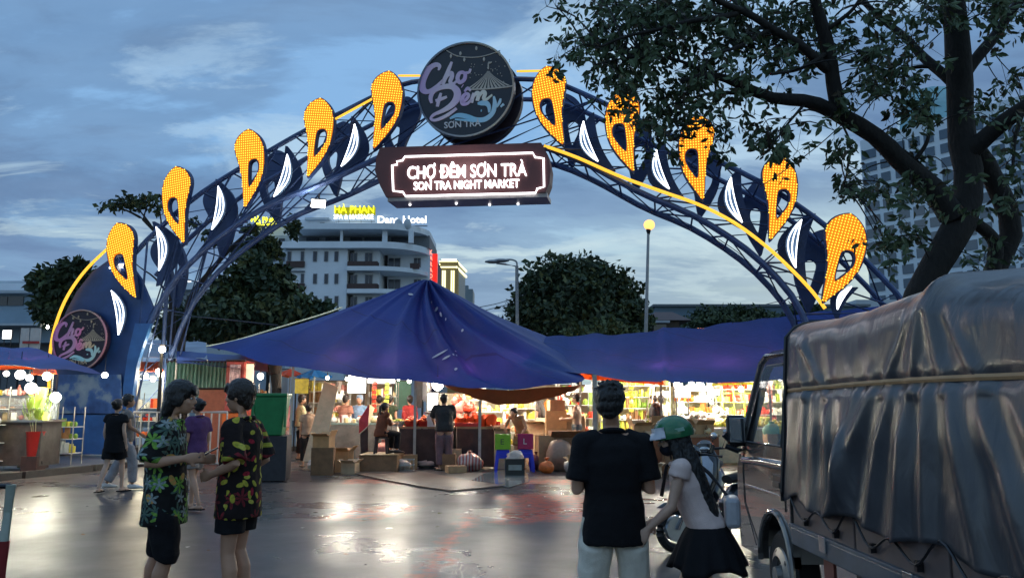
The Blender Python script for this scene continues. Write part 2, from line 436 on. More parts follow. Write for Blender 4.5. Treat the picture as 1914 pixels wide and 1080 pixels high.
lo_px = [(248, 850), (248, 760), (254, 690), (268, 640), (290, 585), (330, 520), (400, 452), (500, 385), (600, 345), (680, 308), (725, 290), (800, 284), (880, 279), (960, 276), (1018, 276), (1100, 308), (1200, 362), (1300, 405), (1400, 470), (1470, 540), (1505, 600), (1530, 690), (1540, 830)]
UPc = resample(bez([A(*q) for q in up_px], 6), 54)
LOc = resample(bez([A(*q) for q in lo_px], 6), 54)
DEP = 1.55
for (pts, off, nm, r) in ((UPc, 0, 'upper_chord', .075), (LOc, 0, 'lower_chord', .085), (UPc, DEP, 'upper_chord', .075), (LOc, DEP, 'lower_chord', .085)):
    MB().tube([p + AN * off for p in pts], r, 8).build(nm, M_STEEL, arch, smooth=True)
for off, step in ((0, 1), (DEP, 1)):
    q = MB()
    for i in range(2, 52, 3):
        a = UPc[i] + AN * off; c = LOc[i] + AN * off; d = UPc[min(53, i + 3)] + AN * off; e = LOc[min(53, i + 3)] + AN * off
        q.tube([a, c], .035, 6)
        if (i // 3) % 2: q.tube([a, e], .03, 6)
        else: q.tube([c, d], .03, 6)
    q.build('web_bracing', M_STEEL, arch)
q = MB()
for i in range(2, 54, 2):
    for S in (UPc, LOc):
        q.tube([S[i], S[i] + AN * DEP], .028, 5)
        if i + 2 < 54: q.tube([S[i], S[i + 2] + AN * DEP], .02, 5)
q.build('cross_ties', M_STEEL, arch)
# ---- the drops
dl = [(0, 0), (.07, -.115), (.17, -.17), (.28, -.165), (.42, -.115), (.56, -.07), (.70, -.045), (.82, -.035), (.92, -.022), (1, .0)]
dr = [(1, .0), (.90, .075), (.78, .155), (.66, .215), (.54, .25), (.42, .262), (.30, .255), (.18, .222), (.09, .165), (.02, .08)]
hole = [(.40, .10), (.42, .06), (.47, .045), (.55, .045), (.63, .045), (.715, .055), (.66, .095), (.60, .135), (.53, .162), (.46, .163), (.41, .135)]
def smooth_closed(pts, n=3):
    k = len(pts); o = []
    for i in range(k):
        p0, p1, p2, p3 = [V((*pts[(i + j) % k], 0)) for j in (-1, 0, 1, 2)]
        for a in range(n):
            t = a / n; w = .5 * ((2 * p1) + (p2 - p0) * t + (2 * p0 - 5 * p1 + 4 * p2 - p3) * t * t + (3 * p1 - p0 - 3 * p2 + p3) * t ** 3)
            o.append((w.x, w.y))
    return o
OUT = [(v, s) for v, s in dl] + dr[1:]
def inside(p, poly):
    c = False; n = len(poly); x, y = p
    for i in range(n):
        x1, y1 = poly[i]; x2, y2 = poly[(i + 1) % n]
        if (y1 > y) != (y2 > y) and x < (x2 - x1) * (y - y1) / (y2 - y1) + x1: c = not c
    return c
def drop(top, tip, mirror, off, lit, dist=-.25, wk=1.0):
    a = A(*top) + AN * off; e = A(*tip) + AN * off; ax = e - a; Ln = ax.length; ax.normalize(); sx = ax.cross(AN)
    if sx.x < 0: sx = -sx
    if mirror: sx = -sx
    sx = sx * wk
    pts = smooth_closed(OUT, 3); hl = smooth_closed(hole, 2)
    to3 = lambda u, v, w: a + ax * (u * Ln) + sx * (v * Ln) + AN * (dist + w)
    q = MB(); q.slab_hole(pts, hl, .16, to3, 1)
    if not lit:
        o = q.build('rear_leaf_board', [M_BACKB, M_BACKB], arch); return o
    q.slab_hole([(u * .965 + .012, v * .93 + .003) for u, v in pts], [(u, v * 1.0) for u, v in smooth_closed([(.385, .10), (.405, .045), (.47, .03), (.56, .03), (.64, .032), (.74, .052), (.67, .11), (.60, .152), (.53, .182), (.45, .182), (.395, .15)], 2)], .02, lambda u, v, w: to3(u, v, w - .024), 0)
    o = q.build('drop_light', [M_AMBER, M_BACKB], arch)
    g = MB(); st = .072 / Ln; nn = int(1 / st) + 1; big = [(u * .975 + .010, v * .95) for u, v in pts]
    bh = smooth_closed([(.385, .10), (.405, .045), (.47, .03), (.56, .03), (.64, .032), (.74, .052), (.67, .11), (.60, .152), (.53, .182), (.45, .182), (.395, .15)], 2)
    for i in range(nn + 1):
        for j in range(-nn // 3, nn // 3 + 2):
            u = i * st + .01; v = j * st + .02
            if inside((u, v), big) and not inside((u, v), bh):
                c = to3(u, v, -.026); g.ell(c, .020, 5, 3)
    l = g.build('led_lamps', M_LED, o); l['kind'] = 'stuff'
    return o
DROPS = [((232, 419), (264, 561), True), ((341, 315), (353, 460), True), ((470, 247), (466, 394), False), ((603, 189), (582, 338), False), ((730, 139), (704, 286), False),
         ((1027, 130), (1055, 279), True), ((1166, 176), (1184, 328), True), ((1306, 221), (1313, 381), True), ((1452, 296), (1437, 455), False), ((1582, 402), (1534, 570), False)]
WK = [.95, .95, .95, .95, 1, 1, 1, .95, .95, 1.05]
for (a, e, mi), wk in zip(DROPS, WK):
    drop(a, e, mi, 0, True, wk=wk)
    drop(a, e, not mi, DEP + .1, False, dist=.1, wk=wk * 1.1)
# ---- white crescents
CR = [((217, 545), (230, 627), 1), ((300, 427), (305, 508), 1), ((415, 352), (403, 432), 1), ((543, 293), (518, 371), 1), ((668, 237), (643, 315), 1),
      ((1092, 232), (1119, 306), -1), ((1227, 285), (1251, 357), -1), ((1365, 336), (1386, 419), -1), ((1496, 414), (1485, 503), -1), ((1588, 538), (1562, 580), -1)]
for a, e, sg in CR:
    p = A(*a); r = A(*e); ax = r - p; Ln = ax.length; ax.normalize(); sx = ax.cross(AN)
    if sx.x < 0: sx = -sx
    sx = sx * sg
    f = lambda t, bl: p + ax * (t * Ln) + sx * (bl * Ln * sin(pi * min(1, t * 1.0)) ** .9) - AN * .22
    q = MB()
    outl = [(t / 14, .235 * sin(pi * t / 14) ** .9 + .02) for t in range(15)] + [(t / 14, .03 * sin(pi * t / 14) - .012) for t in range(14, -1, -1)]
    q.slab(outl, .05, lambda u, v, w: p + ax * (u * Ln) + sx * (v * Ln) + AN * (-.205 + w))
    o = q.build('crescent_light', M_WPANEL, arch)
    for bl in (.035, .125, .21):
        MB().tube([f(t / 14, bl) for t in range(15)], .0165, 6).build('light_tube', M_WTUBE, o)
    # larger dark crescent behind
    q = MB(); q.slab([(-.25 + 1.5 * t / 14, .62 * sin(pi * t / 14) ** .9) for t in range(15)] + [(-.25 + 1.5 * t / 14, .12 * sin(pi * t / 14) - .06) for t in range(14, -1, -1)], .04, lambda u, v, w: p + ax * (u * Ln) + sx * ((v - .25) * Ln) + AN * (.22 + w))
    q.build('leaf_board', M_BACKB, arch)
# ---- amber strips
def strip(pxs, off=-.16, r=.034):
    MB().tube(bez([A(*q) + AN * off for q in pxs], 6), r, 8).build('amber_strip', M_YTUBE, arch, smooth=True)
strip([(99, 726), (99, 690), (101, 660), (108, 620), (122, 578), (142, 540), (170, 503), (206, 468)], r=.045)
strip([(628, 228), (665, 208), (703, 187)]); strip([(748, 146), (788, 146)]); strip([(968, 138), (1025, 137)])
strip([(1019, 276), (1080, 298), (1160, 333), (1240, 362), (1305, 385), (1370, 418), (1430, 462), (1480, 508), (1515, 545), (1540, 578)], r=.045)
# ---- left leg boards
def board(pxs, off, th, m, nm):
    pts = [A(*q) for q in pxs]; o0 = pts[0]
    pl = [((p - o0).dot(AU), (p - o0).z) for p in pts]
    q = MB(); q.slab(pl, th, lambda u, v, w: o0 + AU * u + V((0, 0, v)) + AN * (off + w)); return q.build(nm, m, arch)
board([(102, 845), (101, 690), (106, 635), (122, 585), (143, 545), (172, 508), (208, 482), (232, 478), (262, 520), (285, 575), (270, 610), (252, 660), (240, 720), (236, 845)], .0, .12, M_BOARD, 'leg_board')
board([(232, 845), (236, 720), (244, 665), (258, 605), (287, 605), (275, 640), (262, 680), (254, 730), (250, 845)], -.14, .12, M_BOARD2, 'leg_edge_board')
board([(108, 775), (238, 775), (234, 848), (104, 848)], -.17, .1, M_BOARD2, 'plinth_board')
M_PRINT = None
def poster():
    m, t, b = node_mat('printed_panel'); nd = t.nodes; lk = t.links
    tc = nd.new('ShaderNodeTexCoord'); n = nd.new('ShaderNodeTexNoise'); n.inputs['Scale'].default_value = 1.6; n.inputs['Detail'].default_value = 6
    lk.new(tc.outputs['Object'], n.inputs[0]); r = nd.new('ShaderNodeValToRGB'); e = r.color_ramp.elements
    e[0].position, e[0].color = .36, (.03, .07, .20, 1); e[1].position, e[1].color = .70, (.30, .36, .42, 1)
    q = e.new(.48); q.color = (.05, .12, .32, 1); q = e.new(.55); q.color = (.20, .27, .36, 1)
    lk.new(n.outputs[0], r.inputs[0]); lk.new(r.outputs[0], b.inputs['Base Color']); b.inputs['Roughness'].default_value = .35; return m
board([(118, 700), (232, 700), (236, 772), (110, 772)], -.16, .03, poster(), 'printed_panel')
for q in ((102, 726), (240, 726)):
    p = A(*q); MB().tube([V((p.x, p.y, 0)) - AN * .05, p - AN * .05], .06, 8).build('leg_post', M_STEEL, arch)
    MB().tube([V((p.x, p.y, 0)) + AN * DEP, V((p.x, p.y, 6 if q[0] > 200 else 5)) + AN * DEP], .07, 8).build('leg_post', M_STEEL, arch)
for px in (1540, 1765):
    p = A(px, 790); MB().box((p.x, p.y + .7, .25), (.7, 2.1, .5)).build('footing', M_KERB, arch)
for q in ((102, 760), (246, 760)):
    p = A(*q); MB().box((p.x, p.y + .7, .2), (.7, 2.1, .4)).build('footing', M_KERB, arch)
# flood lights clamped to the lower chord
M_FLOOD = emis('flood_white', (1, .97, .9), 14)
M_DARKM = mat('dark_metal', (.03, .03, .035), .45, metal=.6, var=.2)
def flood(px, py, w, name_label, tiltx=0.0):
    c = A(px, py) + AN * .3
    t = thing('flood_light', name_label, 'lamp', c, 0.1)
    R = Euler((radians(-50), 0, tiltx)).to_matrix()
    MB().box((0, 0, 0), (w, w * .62, .07), R=R).box((0, .10, .16), (.05, .05, .3)).build('housing', M_DARKM, t, world=False)
    MB().box(R @ V((0, 0, .045)) * -1, (w * .9, w * .54, .02), R=R).build('lens', M_FLOOD, t, world=False)
    return t
flood(587, 375, .44, 'bright white flood light clamped under the left side of the arch', .2)
l = point_light('flood_glow', A(587, 382) - AN * .2, 60, (1, .95, .85), .12)
for i, (x, y, lb) in enumerate(((211, 499, 'small white spotlight left of its twin on top of the blue leg board'), (227, 497, 'small white spotlight right of its twin on top of the blue leg board'))):
    t = thing('spot_light', lb, 'lamp', A(x, y)); MB().box((0, .05, 0), (.2, .12, .14)).build('housing', M_DARKM, t, world=False)
    MB().box((0, -.025, 0), (.17, .03, .11)).build('lens', M_FLOOD, t, world=False)

# ---------------------------------------------------------------- round signs
def ring(c, r, th, w, off, m, nm, par, n=64):
    q = MB(); vs = []; fs = []
    for i in range(n):
        a = 2 * pi * i / n
        for rr, ww in ((r, off), (r, off + w), (r - th, off + w), (r - th, off)):
            vs.append(c + AU * (cos(a) * rr) + V((0, 0, sin(a) * rr)) + AN * ww)
    for i in range(n):
        for k in range(4): fs.append((i * 4 + k, i * 4 + (k + 1) % 4, ((i + 1) % n) * 4 + (k + 1) % 4, ((i + 1) % n) * 4 + k))
    q.add(vs, fs); return q.build(nm, m, par)
def grad_mat(name, stops, k, rough=.5, em=.0, axis=0):
    m, t, b = node_mat(name); nd = t.nodes; lk = t.links
    tc = nd.new('ShaderNodeTexCoord'); s = nd.new('ShaderNodeSeparateXYZ'); lk.new(tc.outputs['Object'], s.inputs[0])
    mr = nd.new('ShaderNodeMapRange'); mr.inputs[1].default_value = -k; mr.inputs[2].default_value = k
    lk.new(s.outputs[axis], mr.inputs[0]); r = nd.new('ShaderNodeValToRGB'); e = r.color_ramp.elements
    e[0].position, e[0].color = stops[0][0], (*stops[0][1], 1); e[1].position, e[1].color = stops[-1][0], (*stops[-1][1], 1)
    for p, c in stops[1:-1]: q = e.new(p); q.color = (*c, 1)
    lk.new(mr.outputs[0], r.inputs[0]); lk.new(r.outputs[0], b.inputs['Base Color']); b.inputs['Roughness'].default_value = rough
    if em: lk.new(r.outputs[0], b.inputs['Emission Color']); b.inputs['Emission Strength'].default_value = em
    return m
ZC = (623, 372, 303.0)
def zz(p): return ((p[0] - ZC[0]) / ZC[2], -(p[1] - ZC[1]) / ZC[2])
STROKES = {
 'letter_c': [[(452, 238, 5), (458, 212, 12), (436, 200, 14), (400, 216, 17), (368, 258, 21), (347, 312, 24), (358, 358, 20), (392, 370, 14), (440, 342, 11), (485, 300, 7)]],
 'letter_h': [[(536, 190, 7), (522, 225, 11), (500, 280, 13), (478, 330, 13)], [(484, 318, 6), (510, 276, 11), (534, 262, 13), (538, 285, 13), (528, 318, 12), (548, 332, 9), (578, 305, 6)]],
 'letter_o': [[(610, 262, 9), (585, 268, 12), (573, 300, 13), (588, 326, 12), (614, 312, 12), (622, 280, 11), (606, 262, 9)], [(618, 268, 7), (645, 266, 8), (655, 245, 7)], [(603, 350, 11), (606, 352, 11)]],
 'letter_d': [[(470, 385, 7), (458, 425, 11), (448, 470, 9)], [(436, 432, 8), (470, 424, 10), (508, 412, 7)],
              [(412, 446, 8), (405, 408, 13), (425, 370, 13), (480, 348, 15), (540, 350, 18), (572, 385, 22), (568, 430, 22), (535, 470, 18), (480, 500, 12), (428, 520, 9), (408, 545, 8), (440, 556, 9), (510, 530, 10), (570, 490, 8)]],
 'letter_e': [[(598, 455, 8), (628, 438, 10), (644, 412, 10), (626, 402, 10), (604, 428, 13), (606, 462, 12), (636, 464, 9), (660, 440, 6)], [(618, 388, 6), (638, 366, 9), (656, 386, 6)]],
 'letter_m': [[(676, 400, 8), (668, 430, 12), (660, 460, 12)], [(666, 438, 6), (692, 402, 11), (706, 410, 12), (698, 452, 11)], [(702, 436, 6), (730, 398, 11), (746, 408, 12), (738, 440, 11), (756, 446, 8), (790, 420, 5)]],
 'water_splash': [[(528, 552, 5), (575, 535, 13), (630, 545, 15), (690, 570, 15), (748, 570, 15), (792, 535, 14), (806, 480, 13), (800, 430, 6)],
                  [(700, 470, 6), (722, 468, 14), (752, 470, 16), (770, 492, 12), (772, 530, 6)], [(818, 500, 5), (836, 470, 9), (842, 448, 5)], [(842, 500, 5), (862, 484, 8)], [(560, 560, 4), (620, 568, 6), (680, 582, 4)], [(720, 515, 6), (726, 517, 6)]],
}
def ribbon(q, pts, to3, th=.03, m=0):
    P3 = bez([V((*zz(p), p[2] / ZC[2])) for p in pts], 5)
    n = len(P3); vs = []
    for i, p in enumerate(P3):
        a = P3[max(0, i - 1)]; c = P3[min(n - 1, i + 1)]; d = V((c.x - a.x, c.y - a.y)); d = d.normalized() if d.length > 1e-7 else V((1, 0))
        nx, ny = -d.y, d.x; w = max(.003, p.z)
        for s_, w_ in ((1, 0), (-1, 0), (-1, th), (1, th)): vs.append(to3(p.x + nx * w * s_, p.y + ny * w * s_, w_))
    fs = [(i * 4 + k, i * 4 + (k + 1) % 4, (i + 1) * 4 + (k + 1) % 4, (i + 1) * 4 + k) for i in range(n - 1) for k in range(4)]
    fs += [(0, 1, 2, 3), tuple((n - 1) * 4 + k for k in range(4))]; q.add(vs, fs, m)
def round_sign(label, c, R, off, inks, rimm, em=0.0, flip=False, back=.45, blank=False):
    t = thing('round_sign', label, 'sign', c + AN * off)
    c = c + AN * off
    face, lt, wt, tt, txt = inks
    q = MB(); n = 72
    poly = [(cos(2 * pi * i / n) * R, sin(2 * pi * i / n) * R) for i in range(n)]
    fx = -1 if flip else 1
    q.slab(poly, back, lambda u, v, w: c + AU * u + V((0, 0, v)) + AN * w); q.build('sign_box', face, t)
    fo = back if flip else 0
    to3 = lambda u, v, w: c + AU * (u * R * fx) + V((0, 0, v * R)) + AN * ((fo + w) if flip else (-w))
    if not flip: ring(c, R * 1.0, R * .035, .06, -.05, rimm, 'rim', t)
    else: ring(c, R * 1.0, R * .035, .06, back - .01, rimm, 'rim', t)
    for k, v in STROKES.items():
        q = MB()
        for i, s in enumerate(v): ribbon(q, s, to3, .022 + .003 * i)
        q.build(k, wt if k == 'water_splash' else lt, t)
    # tent
    q = MB(); ap = (765, 250); xs = [632, 690, 745, 800, 850, 912]
    for i in range(11):
        a = i / 11; e = (i + .62) / 11
        def bp(s): return (636 + (908 - 636) * s, 368 + 8 * sin(pi * s))
        def cv(s, h):
            x, y = bp(s); k = h; return (ap[0] + (x - ap[0]) * k ** 1.5, ap[1] + (y - ap[1]) * k ** .92)
        L_ = [cv(a, .12 + .88 * j / 6) for j in range(7)]; R_ = [cv(e, .12 + .88 * j / 6) for j in range(7)]
        vs = [to3(*zz(p), .02) for p in L_] + [to3(*zz(p), .02) for p in R_]
        q.add(vs, [(j, j + 1, 8 + j, 7 + j) for j in range(6)])
    ribbon(q, [(630, 374, 4), (700, 378, 4), (780, 380, 4), (860, 378, 4), (914, 374, 4)], to3, .024)
    ribbon(q, [(765, 255, 4), (765, 215, 3)], to3, .024); ribbon(q, [(766, 216, 7), (785, 214, 3)], to3, .026)
    q.build('tent_drawing', tt, t)
    q = MB(); ribbon(q, [(500, 112, 2.5), (560, 150, 2.5), (630, 168, 2.5), (710, 172, 2.5), (780, 160, 2.5), (838, 142, 2.5)], to3, .02)
    for (x, y) in ((530, 140), (615, 170), (738, 178), (835, 150), (590, 128), (690, 103)):
        ribbon(q, [(x, y, 3), (x, y + 12, 7), (x, y + 24, 3)], to3, .026)
    for i in range(34):
        r = RND.random; x = 640 + 260 * RND.random(); y = 200 + 150 * RND.random()
        ribbon(q, [(x, y, 2.4), (x + 4, y, 2.4)], to3, .016)
    o_ = q.build('string_light_drawing', tt, t); o_['kind'] = 'stuff'
    u0, v0 = zz((493, 612)); 
    text_on('lettering', 'SƠN TRÀ', txt, t, to3(u0, v0, .0) if not flip else to3(u0, v0, 0), AU * fx, (0, 0, 1), R * .755, R * .165, .03, bold=.015)
    return t
M_FACE = mat('sign_black_face', (.014, .018, .028), .35, var=.2, scale=2, coat=.2)
ink1 = grad_mat('lettering_lavender', [(0, (.40, .30, .56)), (.30, (.55, .52, .62)), (.5, (.45, .34, .60)), (.62, (.60, .62, .60)), (1, (.52, .62, .48))], 1.3, em=.06)
inkw = grad_mat('splash_blue', [(0, (.28, .42, .58)), (.55, (.20, .48, .68)), (1, (.45, .62, .72))], 1.3, em=.05)
inkt = mat('tent_beige', (.50, .46, .40), .5, var=.1)
inkx = mat('small_lettering_grey', (.50, .54, .58), .5, var=.1)
rim1 = grad_mat('rim_metal', [(0, (.10, .13, .20)), (.4, (.26, .30, .34)), (.8, (.50, .46, .36)), (1, (.46, .36, .28))], 1.4, .35)
rc = A(876, 177)
round_sign('big black round sign with pale script lettering on top of the arch, facing the street', rc, 1.40, -.38, (M_FACE, ink1, inkw, inkt, inkx), rim1, back=.2)
M_DIM = mat('rear_face_dark', (.03, .02, .03), .35, var=.3)
pinkrim = mat('rear_rim_pink', (.20, .10, .11), .4, var=.3)
lit_rear = mat('rear_lettering_pale', (.5, .5, .48), .4, var=.1, emit=(1, 1, .95), es=.25)
round_sign('second round sign behind the big one, facing away from the street', A(884, 182) , 1.38, .22, (M_DIM, lit_rear, lit_rear, lit_rear, lit_rear), pinkrim, back=.2, flip=True)
ink2 = grad_mat('lettering_pink', [(0, (.42, .17, .42)), (.35, (.36, .22, .36)), (.5, (.50, .16, .34)), (.66, (.48, .36, .26)), (1, (.45, .42, .22))], .75, em=.12)
inkw2 = grad_mat('splash_teal', [(0, (.40, .55, .58)), (.5, (.25, .50, .58)), (1, (.35, .50, .50))], .75, em=.10)
inkt2 = mat('tent_beige_left', (.40, .33, .25), .5, var=.1)
rim2 = grad_mat('rim_pink', [(0, (.35, .14, .30)), (.35, (.34, .24, .26)), (.7, (.36, .28, .24)), (1, (.42, .20, .24))], .75, em=.08)
round_sign('smaller round sign with pink script lettering on the left leg of the arch', A(165, 637), .90, -.35, (mat('sign_plum_face', (.018, .010, .025), .4, var=.3), ink2, inkw2, inkt2, inkt2), rim2, back=.15)

# ---------------------------------------------------------------- name sign
M_MAROON = mat('maroon_panel', (.115, .040, .038), .45, var=.2, scale=1.2)
M_SOFFIT = mat('sign_soffit', (.30, .28, .27), .4, metal=.3, var=.3, scale=2)
ns = thing('name_sign', 'maroon sign board with white glowing market name hanging under the arch crown', 'sign', A(877, 330))
pts = [(727, 291), (1019, 283), (1031, 305), (1036, 330), (1034, 355), (1027, 373), (738, 381), (727, 360), (718, 334), (720, 310)]
o0 = A(877, 330); pl = [((A(*q) - o0).dot(AU), (A(*q) - o0).z) for q in pts]
F0 = -.75
MB().slab(pl, .55, lambda u, v, w: o0 + AU * u + V((0, 0, v)) + AN * (F0 + w)).build('sign_box', M_MAROON, ns)
a = A(740, 381) - o0; e = A(1029, 373) - o0
q = MB(); q.beam(o0 + AU * a.dot(AU) + V((0, 0, a.z - .05)) + AN * (F0 + .45), o0 + AU * e.dot(AU) + V((0, 0, e.z - .05)) + AN * (F0 + .45), .8, .12); q.build('soffit', M_SOFFIT, ns)
M_SIGNW = emis('sign_white_light', (1, .97, 1.0), 2.6)
for k in (.12, .42, .62, .8):
    c = o0 + AU * (a.dot(AU) * (1 - k) + e.dot(AU) * k) + V((0, 0, a.z * (1 - k) + e.z * k - .13)) + AN * (F0 + .4 + .25 * (k > .5))
    MB().ell(c, .035, 8, 6).build('spot_lamp', M_SIGNW, ns)
NO = [(742, 302), (752, 300), (757, 293), (996, 286), (1000, 294), (1016, 296), (1017, 349), (1004, 353), (1001, 361), (758, 367), (753, 359), (735, 357), (733, 309), (742, 308)]
def onsign(px, py, w=0):
    p = A(px, py) - o0; return o0 + AU * p.dot(AU) + V((0, 0, p.z)) + AN * (F0 - w)
# the panel stands in front of the truss plane, so measure on its own face
def S(px, py, w=.03):
    d = ray(px, py); pt = o0 + AN * (F0 - w); t = (pt - EYE).dot(AN) / d.dot(AN); return EYE + d * t
MB().tube([S(*q) for q in NO], .028, 6, closed=True).build('outline_tube', M_SIGNW, ns)
def sign_text(txt, l, r, yb, ht, bold):
    a = S(l, yb, .0); e = S(r, yb - (r - l) * .026, .0); top = S(l, yb - ht, .0)
    text_on('lettering', txt, M_SIGNW, ns, a, (e - a), V((0, 0, 1)), (e - a).length, (top - a).z, .06, bold)
sign_text('CHỢ ĐÊM SƠN TRÀ', 762, 985, 342, 36, .004)
sign_text('SON TRA NIGHT MARKET', 774, 971, 356, 15, .004)
l = point_light('name_sign_glow', o0 + AN * (F0 - .6) + V((0, 0, -.1)), 25, (1, .96, .98), .5)
# ---------------------------------------------------------------- trees
import numpy as np
def leaf_mat(name, c, var=.5, trans=.0):
    m = mat(name, c, .55, var=var, scale=1.2, spec=.3); return m
M_BARK = mat('dark_bark', (.020, .018, .016), .9, var=.4, scale=9, bump=1.0, bscale=26, stretch=(1, 1, .35))
M_LEAF_D = leaf_mat('leaf_dark_green', (.042, .066, .036))
M_LEAF_M = leaf_mat('leaf_mid_green', (.065, .092, .038))
M_LEAF_O = leaf_mat('leaf_olive', (.10, .11, .040))
M_LEAF_Y = leaf_mat('leaf_yellow_olive', (.10, .095, .035))
M_LEAF_FG = leaf_mat('leaf_near', (.075, .115, .060), .5)
def scatter_leaves(blobs, n, size, seed, mats, droop=.0, shell=.55, sliver=.6):
    """blobs: (centre, (rx,ry,rz)); returns one mesh builder with many folded leaf clumps"""
    rs = np.random.RandomState(seed); q = MB()
    w = np.array([b[1][0] * b[1][2] for b in blobs]); w = w / w.sum()
    ids = rs.choice(len(blobs), n, p=w)
    vs = []; fs = []; ms = []
    for i, k in enumerate(ids):
        c, r = blobs[k]; d = rs.normal(size=3); d /= np.linalg.norm(d)
        rad = (shell + (1 - shell) * rs.rand()) if rs.rand() < .75 else rs.rand()
        bump = 1 + .55 * noise.noise(V(d * 2.6) + V((k * 3.1, 0, 0)))
        p = V(c) + V((d[0] * r[0], d[1] * r[1], d[2] * r[2])) * rad * bump
        s = size * (.55 + .9 * rs.rand()); a = V(rs.normal(size=3)).normalized()
        a = (a + V((0, 0, -droop))).normalized(); b_ = a.cross(V(rs.normal(size=3))).normalized(); nn = a.cross(b_)
        o = len(vs)
        vs += [p, p + a * s * .5 + b_ * s * .5 * sliver + nn * s * .12, p + a * s, p + a * s * .5 - b_ * s * .5 * sliver + nn * s * .12]
        fs += [(o, o + 1, o + 2), (o, o + 2, o + 3)]
        mi = min(len(mats) - 1, int(rs.rand() * len(mats))) if (noise.noise(p * .9 + V((seed, 0, 0))) < .1) else 0
        ms += [mi, mi]
    q.v = [tuple(v) for v in vs]; q.f = fs; q.m = ms; return q
def build_leaves(q, name, mats, parent, kind=None):
    r = parent
    while r.parent: r = r.parent
    o = r.location; me = bpy.data.meshes.new(name); me.from_pydata([(a - o.x, b - o.y, c - o.z) for a, b, c in q.v], [], q.f)
    for m in mats: me.materials.append(m)
    me.polygons.foreach_set('material_index', q.m); me.update()
    ob = bpy.data.objects.new(name, me); C.objects.link(ob); ob.parent = parent
    if kind: ob['kind'] = kind
    return ob
def tree(label, base, trunk, blobs, n, size, seed, mats, group=None, limbs=(), droop=.2):
    t = thing('tree', label, 'tree', base, 0, group)
    q = MB(); q.tube(bez(trunk[0], 6), trunk[1], 8) if isinstance(trunk[1], float) else q.tube(resample(bez(trunk[0], 8), len(trunk[1])), trunk[1], 8)
    for pts, r0, r1 in limbs:
        pp = resample(bez(pts, 5), 12); q.tube(pp, [r0 + (r1 - r0) * i / 11 for i in range(12)], 6)
    q.build('trunk', M_BARK, t, smooth=True)
    build_leaves(scatter_leaves(blobs, n, size, seed, mats, droop), 'crown', mats, t, 'stuff')
    return t
def blob(px, py, r, Y, rz=None, ry=None):
    c = P(px, py, Y); k = Y / FPX; return (c, (r * k, (ry or r) * k, (rz or r) * k))
def tree_px(label, Y, base_px, top_px, bl, n, size, seed, mats, group=None, limbs=()):
    b = P(base_px, 760, Y); base = V((b.x, b.y, 0)); tp = P(top_px[0], top_px[1], Y)
    tr = [base, base.lerp(tp, .35) + V((.2, .1, 0)), base.lerp(tp, .7) - V((.15, 0, 0)), tp]
    r = .012 * (tp.z) + .10
    return tree(label, base, (tr, [r * 1.2, r, r * .8, r * .55, r * .3]), [blob(x, y, rr, Y, rz) for x, y, rr, rz in bl], n, size, seed, mats, group,
        [([P(a[0], a[1], Y) for a in lm], .10, .03) for lm in limbs])
tree_px('broad dark green tree behind the canopies between the two street lamp posts', 52, 1075, (1085, 560),
    [(1075, 560, 105, 70), (1000, 570, 52, 42), (1040, 525, 62, 45), (1095, 515, 55, 38), (1140, 545, 58, 50), (1165, 580, 45, 45), (1080, 600, 125, 40), (985, 600, 40, 30), (1195, 600, 25, 30)],
    13000, .42, 3, [M_LEAF_D, M_LEAF_M, M_LEAF_D, M_LEAF_O], limbs=[((1080, 640), (1040, 580), (1010, 560)), ((1080, 640), (1120, 580), (1150, 560))])
tree_px('low yellow green bush at the foot of the broad dark tree', 47, 1140, (1140, 625), [(1135, 622, 45, 22), (1175, 628, 30, 18), (1090, 628, 40, 16)], 2600, .3, 5, [M_LEAF_M, M_LEAF_O])
tree_px('large olive green tree in front of the white hotel', 44, 510, (515, 560),
    [(505, 535, 52, 30), (450, 545, 52, 42), (575, 585, 46, 28), (606, 600, 30, 22), (500, 590, 110, 38), (430, 590, 50, 40), (520, 508, 22, 12), (475, 500, 34, 24), (570, 612, 60, 22), (620, 620, 30, 18)],
    12000, .42, 8, [M_LEAF_D, M_LEAF_O, M_LEAF_M, M_LEAF_O], limbs=[((510, 640), (480, 580), (450, 540)), ((510, 640), (550, 585), (590, 560)), ((512, 620), (515, 560), (520, 500))])
tree_px('tall loose tree growing against the arch left of the white hotel', 58, 500, (500, 460), [(490, 455, 30, 20), (460, 475, 28, 24), (547, 425, 11, 24), (512, 470, 18, 16), (470, 428, 20, 8)], 1900, .38, 9, [M_LEAF_D, M_LEAF_O])
tree_px('dark tree behind the amber strip of the left arch leg', 40, 110, (110, 540), [(110, 540, 42, 40), (80, 525, 22, 20), (135, 510, 34, 22), (85, 575, 24, 22), (160, 520, 25, 18), (110, 585, 40, 25), (150, 498, 16, 10)], 5200, .36, 11, [M_LEAF_D, M_LEAF_D, M_LEAF_M])
tree_px('dark hedge like tree under the arch behind the pale tarpaulin roofs', 46, 370, (370, 600), [(380, 590, 60, 36), (330, 610, 50, 30), (410, 620, 60, 25), (450, 625, 40, 20)], 4500, .34, 12, [M_LEAF_D, M_LEAF_D, M_LEAF_M])
tree_px('distant row of low trees beyond the right canopy', 75, 1365, (1365, 590), [(1330, 590, 42, 14), (1380, 586, 50, 15), (1425, 592, 34, 10), (1350, 603, 90, 10)], 4200, .42, 13, [M_LEAF_D, M_LEAF_M])
tree_px('small dark tree behind the right end of the amber strip', 60, 1500, (1500, 575), [(1498, 570, 16, 9), (1515, 580, 22, 12), (1475, 588, 14, 6)], 900, .36, 14, [M_LEAF_D])
